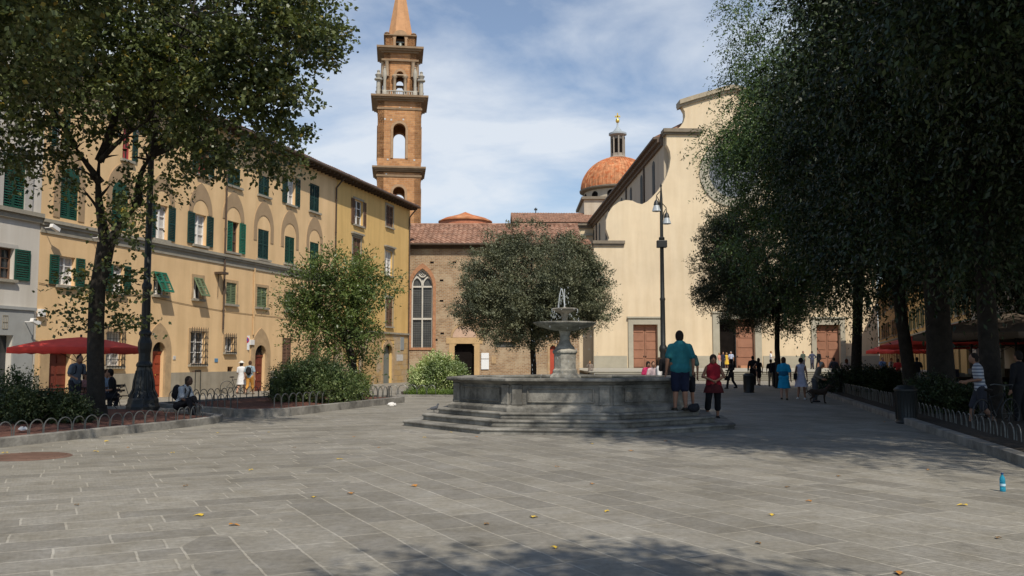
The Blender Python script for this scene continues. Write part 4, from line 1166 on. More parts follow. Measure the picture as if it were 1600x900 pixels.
# ledges
for sgn in (0, 1):
    def mir(x): return 2 * mid - x if sgn else x
    for (pa, pb, py, h, o_) in ((926, 976, 381, 0.35, 0.35), (1036, 1095, 207, 0.4, 0.45)):
        x0, z0 = cl(pa, py); x1, _ = cl(pb, py)
        X0, X1 = sorted((mir(x0), mir(x1)))
        s = MB(); s.box(X0, X1, -o_, 1.3, z0, z0 + h); s.box(X0 + 0.1, X1 - 0.1, -o_ * 0.5, 1.2, z0 - 0.25, z0 - 0.003)
        s.build('cornice', M('cornice_stone', (0.20, 0.165, 0.12), var=0.2), ch)
# raking cornice of the top
s = MB()
tp = [cl(1061, 164), cl(1085, 156.5), cl(1113, 148.5), cl(1130, 143), cl(1147, 140)]
tp = tp + [(2 * mid - x, z) for x, z in tp[:-1]][::-1]
up = [(x, z + 0.5) for x, z in tp]
s.prism(tp + up[::-1], -0.5, 1.5)
s2_ = [(x, z - 0.3) for x, z in tp]
s.prism(s2_ + [(x, z - 0.004) for x, z in tp][::-1], -0.22, 1.2)
s.build('pediment_cornice', M('pale_cornice_stone', (0.36, 0.30, 0.21), var=0.2), ch)
# oculus
oc = (mid, cl(1147, 270)[1]); ro = 55 * CH_Y / F
s = MB()
for (r0, r1, y) in ((ro * 0.86, ro, -0.16), (ro * 0.72, ro * 0.86, -0.06)):
    n = 48; vs, fs = [], []
    for k in range(n):
        a = 2 * PI * k / n
        for rr, yy in ((r0, y), (r1, y), (r1, 0.0), (r0, 0.0)): vs.append((oc[0] + rr * math.cos(a), yy, oc[1] + rr * math.sin(a)))
    for k in range(n):
        j = (k + 1) % n
        for q in range(4): fs.append((k * 4 + q, j * 4 + q, j * 4 + (q + 1) % 4, k * 4 + (q + 1) % 4))
    s.add(vs, fs)
o = s.build('oculus', CHSTONE, ch, True)
MB().prism([(oc[0] + ro * 0.72 * math.cos(2 * PI * k / 40), oc[1] + ro * 0.72 * math.sin(2 * PI * k / 40)) for k in range(40)], -0.02, -0.004).build('oculus_pane', glassmat('oculus_glass', (0.16, 0.17, 0.18), 0.25), o)
# nave, aisles
NX = 8.35; DEPTH = 78.0
ZN = cside(1000, 258, NX)[1]
cw0 = [(1027, 1035, 254, 297), (1009, 1014.5, 274, 313), (993, 997.5, 290, 325), (979, 982, 305, 340), (965, 968, 322, 350)]
w = MB()
w.box(NX, WCH - NX, 1.0, DEPTH, 0, ZN)
w.build('nave_wall', CREAM2, ch)
s = MB()
for q in range(8):
    dpt = 7 + q * 8.2
    z0, z1 = ZN - 5.6, ZN - 2.3
    for xx, yy in ((NX, 0),):
        P_ = arch_pts(0, 1.5, z0, z1, 'round')
        n = len(P_)
        vs = [(NX - 0.05, dpt + a, b) for a, b in P_] + [(NX - 0.002, dpt + a, b) for a, b in P_]
        s = MB(); s.add(vs, [tuple(range(n))] + [(i, (i + 1) % n, (i + 1) % n + n, i + n) for i in range(n)])
        s.build('clerestory_window', glassmat('church_glass', (0.035, 0.04, 0.038), 0.8) if q == 0 else bpy.data.materials['church_glass'], ch)
s = MB()
for dpt in (13, 27, 44, 60): s.tube([(NX - 0.12, dpt, ZN - 0.3), (NX - 0.12, dpt, 12)], 0.12, 6)
s.build('downpipe', PIPE, ch, True)
rz = MB(); rz.prism([(NX - 1.1, ZN), (WCH - NX + 1.1, ZN), (mid, ZN + 4.6)], 1.4, DEPTH)
nr = rz.build('nave_roof', TILE, ch)
s = MB(); s.box(NX - 1.15, NX - 0.01, 1.2, DEPTH, ZN - 0.25, ZN - 0.005); s.box(NX - 0.7, NX - 0.01, 1.2, DEPTH, ZN - 0.62, ZN - 0.253); s.box(NX - 0.3, NX - 0.01, 1.2, DEPTH, ZN - 1.0, ZN - 0.623)
s.build('eaves', M('eaves_brown', (0.13, 0.095, 0.07), var=0.2), nr)
ZA = cl(940, 384)[1]
w = MB(); w.box(0.25, NX, 1.1, DEPTH, 0, ZA - 0.3); w.box(WCH - NX, WCH - 0.25, 1.1, DEPTH, 0, ZA - 0.3); w.build('aisle_wall', CREAM2, ch)
s = MB()
for m_ in (0, 1):
    f_ = (lambda x: 2 * mid - x) if m_ else (lambda x: x)
    # roof rises in a quarter curve behind the scroll
    prf = [(-0.35, ZA - 0.2), (1.2, ZA + 0.3), (2.2, ZA + 1.2), (3.6, ZA + 2.3), (NX - 0.01, ZA + 3.0), (NX - 0.01, ZA - 0.29), (-0.35, ZA - 0.29)]
    s.prism([(f_(x), z) for x, z in prf], 1.15, DEPTH)
s.build('aisle_roof', TILE, ch)
# annexe left of the facade with small tiled roof
ax0 = cl(884, 380)[0]; zax = cl(905, 378)[1]
w = MB(); w.box(ax0, 0.2, 3.0, 20, 0, zax); w.build('annexe_wall', CREAM, ch)
s = MB(); tile_roof(s, ax0 - 0.2, 0.24, 2.3, zax, 6.0, zax + 1.1, 0.3, 0.45, 0.07); s.box(ax0, 0.2, 6.0, 20, zax + 0.003, zax + 1.0); s.build('annexe_roof', TILE, ch)
# transept
Yt = 165.0
tx0 = at(800, 350, Yt); tx1 = at(915, 350, Yt)
zte = at(850, 348, Yt).z; ztr = at(850, 334, Yt).z
lt = lambda v: ((Vector(v) - OC).dot(ct), (Vector(v) - OC).dot(cn))
a0 = lt((tx0.x, Yt, 0)); a1 = lt((tx1.x + 2, Yt, 0))
w = MB(); w.box(a0[0] + 0.7, a1[0] + 4, a0[1], a0[1] + 14, 0, zte - 0.15); w.build('transept_wall', CREAM, ch)
s = MB(); tile_roof(s, a0[0], a1[0] + 1, a0[1] - 0.9, zte, a0[1] + 6.5, ztr + 1.2, 0.5, 0.7, 0.1); s.add([(a0[0], a0[1] + 6.5, ztr + 1.15), (a1[0] + 1, a0[1] + 6.5, ztr + 1.15), (a1[0] + 1, a0[1] + 14, zte), (a0[0], a0[1] + 14, zte)], [(0, 1, 2, 3)])
s.prism([(a0[0] + 0.72, 0)], 0, 0) if False else None
s.build('transept_roof', TILE, ch)
s = MB(); s.box(a0[0] + 0.2, a1[0] + 1, a0[1] - 0.75, a0[1] + 0.02, zte - 0.5, zte - 0.02); s.box(a0[0] + 0.5, a1[0] + 1, a0[1] - 0.3, a0[1] - 0.0, zte - 1.0, zte - 0.503)
s.build('transept_cornice', M('cornice_stone', (0.20, 0.165, 0.12)), ch)
s = MB(); s.box(a0[0] + 3, a1[0] + 3, a0[1] - 0.4, a0[1] - 0.003, zte - 2.4, zte - 2.05); s.build('transept_band', CHSTONE, ch)
s = MB(); s.tube([(a0[0] + 4.8, a0[1] + 6, ztr + 1), (a0[0] + 4.8, a0[1] + 6, ztr + 2.2)], 0.1, 6); s.box(a0[0] + 4.5, a0[0] + 5.1, a0[1] + 5.8, a0[1] + 6.2, ztr + 1.7, ztr + 2.0); s.build('roof_finial', IRON, ch)

# main dome
Yd = 178.0; c = at(966, 300, Yd); k = Yd / F * 0.98; zt = lambda py: at(965, py, Yd).z
dm = thing('church_dome', 'orange tiled church dome with grey lantern and gilded ball', 'dome', (c.x, Yd, 0))
s = MB()
s.box(-60 * k, 60 * k, -60 * k, 60 * k, 14, zt(322))
s.lathe([(55 * k, zt(323)), (55 * k, zt(301))], (0, 0), 48)
s.build('drum', CREAM2, dm, True)
s = MB(); s.box(-64 * k, 64 * k, -64 * k, 64 * k, zt(322) + 0.003, zt(318)); s.lathe([(56 * k, zt(303)), (62 * k, zt(301)), (62.5 * k, zt(299)), (59 * k, zt(297.5))], (0, 0), 48); s.build('drum_cornice', M('cornice_stone', (0.20, 0.165, 0.12)), dm, True)
s = MB()
for q in range(12):
    a = 2 * PI * q / 12 + 0.2
    P_ = Matrix.Rotation(a, 4, 'Z')
    s.tube([P_ @ Vector((54.6 * k, 0, zt(311))), P_ @ Vector((55.4 * k, 0, zt(311)))], 0.75, 14)
s.build('drum_window', DKVOID, dm)
s = MB(); n = 16; prof_ = []
for q in range(n + 1):
    a = (PI / 2) * q / n
    prof_.append((max(60 * k * math.cos(a), 9 * k), zt(298) + (zt(246.5) - zt(298)) * math.sin(a)))
s.lathe([p for i, p in enumerate(prof_) if i == 0 or p[0] > 9 * k or i == n], (0, 0), 64); dome = s.build('dome', DOMET, dm, True)
s = MB()
for q in range(60):
    a = 2 * PI * q / 60
    s.tube([(rr * math.cos(a), rr * math.sin(a), zz) for rr, zz in prof_[:-3]], 0.10, 4)
s.build('tile_rib', DOMET, dome)
s = MB()
s.lathe([(14 * k, zt(249)), (14 * k, zt(246)), (10.5 * k, zt(244)), (9.5 * k, zt(214)), (11 * k, zt(213.5)), (12.5 * k, zt(212))], (0, 0), 8)
for q in range(8):
    a = 2 * PI * q / 8
    s.lathe([(1.6 * k, zt(246)), (1.3 * k, zt(242)), (1.3 * k, zt(214))], (10.6 * k * math.cos(a), 10.6 * k * math.sin(a)), 8)
lan = s.build('lantern', M('lantern_stone', (0.30, 0.26, 0.21), var=0.15), dm, False)
s = MB()
for q in range(8):
    a = 2 * PI * (q + .5) / 8; P_ = Matrix.Rotation(a, 4, 'Z')
    s.obox(P_ @ Vector((9.25 * k, 0, zt(229))), (0.12, 0.62, zt(218) - zt(240)), P_)
s.build('lantern_window', DKVOID, lan)
s = MB(); s.lathe([(12.5 * k, zt(212)), (14.5 * k, zt(211)), (14.5 * k, zt(208.5)), (8 * k, zt(206)), (4 * k, zt(201)), (1.6 * k, zt(198)), (1.2 * k, zt(192)), (2.2 * k, zt(191))], (0, 0), 24); s.build('lantern_roof', LEAD, lan, True)
s = MB(); s.lathe([(1.8 * k, zt(192)), (3.2 * k, zt(190)), (3.0 * k, zt(187)), (1 * k, zt(185)), (1.0 * k, zt(178))], (0, 0), 12); s.box(-4.2 * k, 4.2 * k, -0.15, 0.15, zt(183), zt(181)); s.box(-0.9 * k, 0.9 * k, -0.15, 0.15, zt(186), zt(177))
s.build('gilded_cross', GOLD, lan, True)

# steps and terrace in front of the church
Zs = 0.0; st = MB()
X0s, X1s = 6.0, 43.0
for i in range(5):
    st.box(X0s - 0.35 * i + 1.4, X1s, 68.0 + 0.38 * i, 99.9 - 0.002 * i, -0.4 if i == 0 else 0.14 * i - 0.0, 0.14 * (i + 1))
for i in range(5):
    st.box(X0s - 0.35 * i + 1.36, X1s - 0.01, 67.94 + 0.38 * i, 68.2 + 0.38 * i, 0.14 * (i + 1) - 0.045, 0.14 * (i + 1) + 0.003)
struct(st.build('church_steps', M('steps_stone', (0.36, 0.34, 0.28), var=0.15, scale=0.6, rough=0.85), bevel=0.015))

# ---------------------------------------------------------------- bell tower
Yb = 135.0; kb = Yb / F
c = at(622, 400, Yb)
bt = thing('bell_tower', 'tall brown stone bell tower with tiers of arches and a pyramid spire', 'bell tower', (c.x * (Yb + 3.5) / Yb, Yb + 3.5, 0), 0.13)
zb = lambda py: at(622, py, Yb).z
H = 34.5 * kb; TH = 1.0
def tier(mb, z0, z1, half, aw, za0, za1, th=TH):
    """square tier with an arch through each side between za0 and za1 (crown)"""
    for q in range(4):
        Mq = Matrix.Rotation(q * PI / 2, 4, 'Z')
        tmp = MB()
        if za0 - z0 > 0.01: tmp.box(-half + (0.001 if q % 2 else 0), half - (0.001 if q % 2 else 0), -half, -half + th, z0, za0)
        P_ = arch_pts(0, aw, za0, za1 - aw / 2, 'round', 16)
        tmp.prism([(-half, za0), (-half, z1), (half, z1), (half, za0)] + P_[::-1], -half, -half + th)
        mb.add([Mq @ Vector(v) for v in tmp.v], tmp.f)
def cornice(mb, z0, z1, half, out):
    h = z1 - z0
    for i, (a, b, o_) in enumerate(((0, .3, .35), (.3, .62, .7), (.62, 1, 1.0))):
        mb.box(-half - out * o_, half + out * o_, -half - out * o_, half + out * o_, z0 + a * h + 0.002 * i, z0 + b * h)
w = MB()
tier(w, 0, zb(269), H, 19 * kb, zb(350), zb(291))
w.add([], [])
tier(w, zb(264), zb(158), H, 20 * kb, zb(247), zb(192))
H3 = 26 * kb
tier(w, zb(150), zb(80), H3, 12 * kb, zb(144), zb(108))
H4 = 23.5 * kb
tier(w, zb(72), zb(52), H4, 15 * kb, zb(71), zb(49) - 0.0, 1.2)
w.build('wall', TOWER, bt)
for z0_, z1_, h_, o_ in ((zb(268), zb(260.5), H, 0.75), (zb(158), zb(150), H, 1.05), (zb(80), zb(71.5), H3, 1.1)):
    s = MB(); cornice(s, z0_, z1_, h_, o_); s.build('cornice', TOWERTRIM, bt)
s = MB()
for z_, h_, o_ in ((zb(276), H, 0.12), (zb(352), H, 0.3), (zb(171), H, 0.12), (zb(247.5), 11.5 * kb, 0)):
    s.box(-h_ - o_, h_ + o_, -h_ - o_ - (H - h_ + 0.12 if h_ < 2 else 0), h_ + o_, z_, z_ + 0.32) if h_ > 2 else None
s.box(-H4 - 0.3, H4 + 0.3, -H4 - 0.3, H4 + 0.3, zb(52), zb(50.3)); s.box(-H3 - 0.35, H3 + 0.35, -H3 - 0.35, H3 + 0.35, zb(93), zb(90))
s.build('band_course', TOWERTRIM, bt)
# imposts round the arches of the belfry floor
for (aw, za0, za1, half) in ((20 * kb, zb(247), zb(192), H), (19 * kb, zb(350), zb(291), H), (12 * kb, zb(144), zb(108), H3), (15 * kb, zb(71), zb(49.5), H4)):
    tmp = MB(); arch_ring(tmp, 0, aw - 0.05, za0, za1 - aw / 2, 0.38, -half - 0.14, -half + 0.05, 'round', n=16)
    for q in range(4):
        Mq = Matrix.Rotation(q * PI / 2, 4, 'Z'); s = MB(); s.add([Mq @ Vector(v) for v in tmp.v], tmp.f)
        s.build('arch_moulding', M('arch_stone', (0.36, 0.23, 0.13), var=0.2), bt)
# columns and obelisk vases at the corners of the third tier, balustrade
s = MB()
for q in range(4):
    Mq = Matrix.Rotation(q * PI / 2, 4, 'Z')
    tmp = MB()
    for sx in (-1, 1):
        tmp.lathe([(0.42, zb(150)), (0.42, zb(148)), (0.27, zb(147)), (0.25, zb(121)), (0.45, zb(119)), (0.45, zb(117))], (sx * 8.4 * kb, -H3 - 0.45), 10)
        tmp.lathe([(0.35, zb(117)), (0.3, zb(95)), (0.42, zb(93.5))], (sx * 21 * kb, -H3 - 0.12), 8)
    tmp.box(-11 * kb, 11 * kb, -H3 - 0.85, -H3 + 0.05, zb(117) + 0.002, zb(115.3))
    s.add([Mq @ Vector(v) for v in tmp.v], tmp.f)
s.build('colonnette', M('tower_stone_pale', (0.40, 0.30, 0.20), var=0.2), bt, True)
s = MB()
for sx in (-1, 1):
    for sy in (-1, 1):
        cx_, cy_ = sx * (H - 0.05), sy * (H - 0.05)
        for off in ((0, 0), (-sx * 0.95, 0)):
            x_, y_ = cx_ + off[0], cy_ + off[1]
            if off[0] and sy > 0: continue
            s = MB()
            s.lathe([(0.50, zb(150)), (0.50, zb(148.5)), (0.34, zb(148)), (0.30, zb(127)), (0.62, zb(125.5)), (0.62, zb(123.5)), (0.3, zb(122.5)), (0.42, zb(120)), (0.55, zb(117.5)), (0.30, zb(115.5)), (0.20, zb(113)), (0.28, zb(111.5)), (0, zb(109))] if not off[0] else
                    [(0.40, zb(150)), (0.36, zb(142)), (0.25, zb(141)), (0.22, zb(125)), (0.35, zb(118)), (0.3, zb(112)), (0.1, zb(106)), (0.18, zb(105)), (0, zb(103))], (x_, y_), 10)
            s.build('corner_vase', M('vase_stone', (0.36, 0.33, 0.27), var=0.2), bt, True)
s = MB()
for q in range(4):
    Mq = Matrix.Rotation(q * PI / 2, 4, 'Z'); tmp = MB()
    tmp.box(-H + 0.6, H - 0.6, -H - 0.1 + 0.001 * q, -H + 0.15, zb(142.5), zb(141))
    for b_ in range(15):
        x_ = -H + 0.8 + (2 * H - 1.6) * b_ / 14
        tmp.box(x_ - 0.08, x_ + 0.08, -H - 0.05, -H + 0.11, zb(150), zb(142.5))
    s.add([Mq @ Vector(v) for v in tmp.v], tmp.f)
s.build('balustrade', M('vase_stone', (0.36, 0.33, 0.27)), bt)
# spire with lunette dormers
s = MB(); n4 = 8
s.lathe([(23.0 * kb, zb(50.2)), (21.8 * kb, zb(49)), (4.5 * kb, zb(-42)), (0.0, zb(-46))], (0, 0), 8, PI / 8)
s.build('spire', M('spire_brick', (0.50, 0.265, 0.125), var=0.15, scale=1.2, bump=0.4, bscale=6), bt)
s = MB()
for q in range(4):
    Mq = Matrix.Rotation(q * PI / 2, 4, 'Z'); tmp = MB()
    arch_ring(tmp, 0, 15 * kb, zb(56), zb(56) + 0.2, 0.45, -H4 - 0.12, -H4 + 1.3, 'round')
    s.add([Mq @ Vector(v) for v in tmp.v], tmp.f)
for sx in (-1, 1):
    for sy in (-1, 1): s.lathe([(0.3, zb(50)), (0.3, zb(49)), (0.45, zb(47.5)), (0.2, zb(46)), (0, zb(45))], (sx * (H4 - 0.2), sy * (H4 - 0.2)), 8)
s.build('spire_lunette', M('arch_stone', (0.36, 0.23, 0.13)), bt)
def bell(z, r, y=0.0):
    b_ = MB(); b_.lathe([(r, z), (r * 0.85, z + r * 0.25), (r * 0.62, z + r * 0.7), (r * 0.5, z + r * 1.3), (r * 0.35, z + r * 1.6), (0.05, z + r * 1.7)], (0, y), 16)
    b_.box(-r * 1.3, r * 1.3, y - 0.1, y + 0.1, z + r * 1.65, z + r * 1.95)
    return b_.build('bell', M('bronze_bell', (0.22, 0.24, 0.21), rough=0.5, metal=0.3), bt, True)
bell(zb(69), 0.52, -H4 + 0.6)
s = MB()
for px, py in ((599, 186), (628, 186), (604, 249), (646, 249), (609, 263 - 76), (602, 272), (622, 168), (640, 168), (622, 90)):
    x = (px - 622) * kb; z = zb(py); h_ = H if py > 100 else H3
    s.box(x - 0.13, x + 0.13, -h_ - 0.03, -h_ + 0.02, z - 0.13, z + 0.13)
s.build('anchor_plate', CURT, bt)

# ---------------------------------------------------------------- houses on the right side of the square
TR = Vector((-0.336, -1, 0)).normalized()      # walking towards the camera, outward normal to the left
RZR = math.atan2(TR.y, TR.x)
OR = Vector((55.2, 135.0, 0))
NR = Vector((TR.y, -TR.x, 0))
def wr(px, py):
    p = onplane(px, py, OR, NR) - OR; return p.dot(TR), p.z
cuts_ = [0.0, wr(1420, 500)[0], wr(1517, 500)[0], wr(1600, 500)[0] + 4, wr(1600, 500)[0] + 16]
rb = [('orange house with brown shutters at the far right corner of the square', ORANGE, BROWNSH, 10.8, 2.1),
      ('yellow-orange house between the orange house and the grey one on the right', M('amber_plaster', (0.58, 0.36, 0.13), var=0.08, scale=0.5, streak=0.15), OLIVE, 14.5, 2.4),
      ('pale grey house with dark green shutters behind the right-hand trees', CREAM2, DGREEN, 16.0, 2.6),
      ('cream house nearest on the right side of the square, hidden by the trees', GREYP, DGREEN, 14.0, 2.6)]
for i, (lab, mt, shm, hh, sp) in enumerate(rb):
    b = thing('house', lab, 'house', OR, RZR, 'houses along the right side of the square')
    a, e = cuts_[i] + 0.01, cuts_[i + 1]
    n = max(2, int((e - a) / 3.3)); ws = []
    for fl_ in range(4):
        for k in range(n):
            cx = a + (e - a) * (k + 0.5) / n
            zz = 1.0 if fl_ == 0 else 1.1 + fl_ * 3.5
            ws.append((cx - 0.5, cx + 0.5, 0.0 if fl_ == 0 else zz, zz + (1.7 if fl_ == 0 else 1.9 if fl_ < 3 else 1.3), fl_))
    shell(b, a, e, hh, [w_[:4] for w_ in ws], mt)
    for w_ in ws:
        if w_[4] == 0:
            MB().box(w_[0], w_[1], 0.2, 0.25, w_[2], w_[3]).build('door', DKVOID if random.random() < .5 else DOORDK, b)
        else:
            window(b, *w_[:4], style=random.choice(['open', 'closed', 'open']), sh=shm)
    s = MB(); s.box(a, e, -0.12, 0, 4.0, 4.15); s.build('string_course', STONE, b)
    downpipe(b, e - 0.3, 0.3, hh)
# ---------------------------------------------------------------- fountain
FX, FY = 1.45, 22.6
FR = -R(8)
def octo(ap, rot=FR, c=(0, 0)):
    rc = ap / math.cos(PI / 8)
    return [(c[0] + rc * math.cos(rot + PI / 8 + k * PI / 4), c[1] + rc * math.sin(rot + PI / 8 + k * PI / 4)) for k in range(8)]
ft = thing('fountain', 'octagonal grey stone fountain basin on steps with a two-tiered central jet', 'fountain', (FX, FY, 0))
for i, (ap, z0, z1) in enumerate(((3.85, -0.1, 0.12), (3.42, 0.118, 0.27), (3.08, 0.268, 0.41))):
    s = MB(); s.prismz(octo(ap), z0, z1)
    # a slightly worn lip
    s.prismz(octo(ap + 0.03), z1 - 0.055, z1 + 0.003)
    s.build('step', FOUNT, ft, bevel=0.03)
def octring(mb, a_out, a_in, z0, z1, b_out=None, b_in=None):
    o0, o1 = octo(a_out), octo(b_out or a_out); i0, i1 = octo(a_in), octo(b_in or a_in)
    vs = [(x, y, z0) for x, y in o0] + [(x, y, z1) for x, y in o1] + [(x, y, z1) for x, y in i1] + [(x, y, z0) for x, y in i0]
    fs = []
    for i in range(8):
        j = (i + 1) % 8
        fs += [(i, j, j + 8, i + 8), (i + 8, j + 8, j + 16, i + 16), (i + 16, j + 16, j + 24, i + 24), (i + 24, j + 24, j, i)]
    return mb.add(vs, fs)
s = MB()
octring(s, 2.86, 2.4, 0.41, 0.50); octring(s, 2.86, 2.4, 0.50, 0.56, 2.74, 2.4)
octring(s, 2.70, 2.42, 0.555, 1.00)
octring(s, 2.70, 2.42, 1.0, 1.06, 2.78, 2.42)
basin = s.build('basin', FOUNT, ft, bevel=0.012)
s = MB(); octring(s, 2.80, 2.38, 1.06, 1.085, 2.90, 2.36); octring(s, 2.90, 2.36, 1.085, 1.15); s.build('rim', FOUNT, ft, bevel=0.02)
s = MB(); P8 = octo(2.70)
for i in range(8):
    a, b = Vector(P8[i]), Vector(P8[(i + 1) % 8]); e = (b - a).normalized(); n = Vector((e.y, -e.x)); L = (b - a).length
    ang = math.atan2(e.y, e.x); Mq = Matrix.Rotation(ang, 4, 'Z')
    m_ = (a + b) / 2
    for t_ in (-1, 1):      # pilasters next to each corner
        c_ = m_ + e * t_ * (L / 2 - 0.15) + n * 0.012
        s.obox((c_.x, c_.y, 0.775), (0.22, 0.09, 0.44), Mq); s.obox((c_.x, c_.y, 0.98), (0.25, 0.11, 0.045), Mq); s.obox((c_.x, c_.y, 0.585), (0.25, 0.11, 0.05), Mq)
    # raised panel frame
    pw = L - 0.78
    for zz in (0.63, 0.93): s.obox((m_.x + n.x * .012, m_.y + n.y * .012, zz), (pw, 0.05, 0.03), Mq)
    for t_ in (-1, 1):
        c_ = m_ + e * t_ * pw / 2 + n * 0.012; s.obox((c_.x, c_.y, 0.78), (0.03, 0.05, 0.33), Mq)
s.build('pilaster', FOUNT, basin, bevel=0.01)
wmat, nt_, b_ = mbase('water')
b_.inputs['Base Color'].default_value = (0.05, 0.08, 0.07, 1); b_.inputs['Roughness'].default_value = 0.05; b_.inputs['Specular IOR Level'].default_value = 0.6
nn = N(nt_, 'ShaderNodeTexNoise'); nn.inputs['Scale'].default_value = 6; bb = N(nt_, 'ShaderNodeBump'); bb.inputs['Strength'].default_value = 0.3; bb.inputs['Distance'].default_value = 0.03
nt_.links.new(nn.outputs[0], bb.inputs['Height']); nt_.links.new(bb.outputs[0], b_.inputs['Normal'])
wat = MB().prismz(octo(2.45), 0.9, 0.98).build('water_surface', wmat, ft)
pc = (-0.12, 0.0)
s = MB()
s.lathe([(0.42, 0.5), (0.42, 1.14), (0.37, 1.2), (0.34, 1.22), (0.33, 1.24), (0.33, 1.30), (0.29, 1.34), (0.29, 1.70), (0.33, 1.74), (0.33, 1.79), (0.25, 1.84)], pc, 8, PI / 8)
s.build('pedestal', MARBLE, ft, bevel=0.012)
s = MB(); s.lathe([(0.25, 1.84), (0.24, 1.88), (0.17, 1.95), (0.13, 2.04), (0.125, 2.18), (0.15, 2.28), (0.20, 2.34)], pc, 24); s.build('stem', MARBLE, ft, True)
s = MB(); s.lathe([(0.24, 2.29), (0.45, 2.34), (0.68, 2.41), (0.77, 2.46), (0.79, 2.48), (0.79, 2.505), (0.75, 2.51), (0.6, 2.44), (0.2, 2.40), (0.12, 2.40)], pc, 40, cap=False); s.build('lower_bowl', MARBLE, ft, True)
s = MB(); s.lathe([(0.12, 2.38), (0.10, 2.45), (0.07, 2.55), (0.09, 2.7), (0.14, 2.745), (0.29, 2.80), (0.32, 2.84), (0.31, 2.86), (0.25, 2.84), (0.05, 2.81), (0.03, 2.90)], pc, 28); s.build('upper_bowl', MARBLE, ft, True)
jm, nt_, b_ = mbase('water_jet')
b_.inputs['Base Color'].default_value = (0.75, 0.80, 0.83, 1); b_.inputs['Roughness'].default_value = 0.15; b_.inputs['Alpha'].default_value = 0.42
s = MB()
rg = random.Random(3)
for q in range(3):
    az = rg.uniform(0, 6.28); dd = 0.05 + 0.05 * q
    path = []
    for k in range(13):
        t = k / 12; r_ = dd * t * 1.6
        z = 2.84 + 0.52 * (1 - (2 * t - 0.9) ** 2 / 0.81) if t < 0.45 else 3.36 - (t - 0.45) ** 2 * 1.75
        path.append((pc[0] + r_ * math.cos(az), pc[1] + r_ * math.sin(az), z))
    s.tube(path, [0.0075 + 0.003 * math.sin(k * 2.1 + q) for k in range(13)], 6)
for q in range(70):
    a = rg.uniform(0, 6.28); r_ = rg.choice([0.33, 0.32, 0.08]); z = rg.uniform(2.5, 2.83) if r_ > .1 else rg.uniform(2.86, 3.4)
    s.ell((pc[0] + (r_ + rg.uniform(0, .03)) * math.cos(a), pc[1] + (r_ + rg.uniform(0, .03)) * math.sin(a), z), (0.007, 0.007, rg.uniform(.012, .04)), 5, 4)
for q in range(60):
    a = rg.uniform(0, 6.28); z = rg.uniform(1.05, 2.45)
    s.ell((pc[0] + (0.8 + rg.uniform(0, .04)) * math.cos(a), pc[1] + (0.8 + rg.uniform(0, .04)) * math.sin(a), z), (0.005, 0.005, rg.uniform(.01, .035)), 5, 4)
s.build('water_jet', jm, ft, True)

# ---------------------------------------------------------------- street lamps
def lamp_top(par, z, s_=1.0, azs=(0.6, 3.7)):
    """three bracketed glass bells hung round the head of the pole"""
    for k, a in enumerate(azs):
        m = MB(); ca, sa = math.cos(a), math.sin(a)
        zz = z - 0.55 * k
        m.tube([(0.06 * ca, 0.06 * sa, zz - 0.5), (0.12 * ca, 0.12 * sa, zz - 0.15), (0.24 * ca, 0.24 * sa, zz + 0.05), (0.25 * ca, 0.25 * sa, zz - 0.14)], 0.025, 6)
        m.tube([(0.06 * ca, 0.06 * sa, zz + 0.25), (0.24 * ca, 0.24 * sa, zz + 0.06)], 0.02, 6)
        arm = m.build('bracket', IRON, par, True)
        b = MB(); cx, cy = 0.25 * ca, 0.25 * sa
        b.lathe([(0.02, zz - 0.12), (0.06, zz - 0.18), (0.1, zz - 0.24), (0.13, zz - 0.38), (0.11, zz - 0.40)], (cx, cy), 16); b.build('lamp_cap', IRON, arm, True)
        b = MB(); b.lathe([(0.11, zz - 0.38), (0.15, zz - 0.50), (0.20, zz - 0.66), (0.16, zz - 0.68), (0.02, zz - 0.70)], (cx, cy), 20); b.build('lamp_shade', M('frosted_glass', (0.42, 0.46, 0.48), rough=0.2), arm, True)
l1 = onz(1037.5, 600, 0.0); l1 = at(1037, 600, 40.0)
sl = thing('street_lamp', 'tall slender iron street lamp with two glass bells rising behind the fountain', 'street lamp', (l1.x, 40.0, 0), 0, 'ornate iron street lamps')
s = MB(); s.lathe([(0.34, 0), (0.34, 0.25), (0.25, 0.35), (0.22, 0.9), (0.26, 1.0), (0.17, 1.15), (0.14, 1.9), (0.18, 2.0), (0.18, 2.12), (0.115, 2.25), (0.105, 4.2), (0.13, 4.28), (0.095, 4.36), (0.085, 6.9), (0.13, 6.95), (0.13, 7.05), (0.075, 7.1), (0.065, 8.8), (0.03, 9.35), (0.05, 9.42), (0.0, 9.55)], (0, 0), 14); s.build('pole', IRON, sl, True)
s = MB(); s.box(-0.22, 0.22, -0.16, 0.16, 6.6, 6.92); s.build('junction_box', IRON, sl, bevel=0.02)
lamp_top(sl, 8.9, 1, (3.5, 0.2))
l2 = onz(223, 647, 0.0)
sl = thing('street_lamp', 'massive black iron street lamp with a fluted flared base beside the left flower bed', 'street lamp', (l2.x, l2.y, 0), 0, 'ornate iron street lamps')
s = MB(); s.lathe([(0.46, 0), (0.46, 0.22), (0.43, 0.30), (0.42, 0.42), (0.38, 0.50), (0.34, 0.62), (0.31, 0.66), (0.29, 0.95), (0.22, 1.25), (0.205, 1.35), (0.225, 1.38), (0.225, 1.44), (0.17, 1.52), (0.165, 1.75), (0.19, 1.88), (0.20, 2.05), (0.15, 2.2), (0.15, 2.26), (0.18, 2.30), (0.18, 2.36), (0.135, 2.42)], (0, 0), 8, PI / 8)
s.build('base', IRON, sl, False, bevel=0.012)
s = MB()
for k in range(16):
    a = 2 * PI * k / 16
    s.tube([(r_ * math.cos(a), r_ * math.sin(a), z_) for r_, z_ in ((0.40, 0.5), (0.30, 0.7), (0.275, 0.95), (0.21, 1.25))], 0.022, 5)
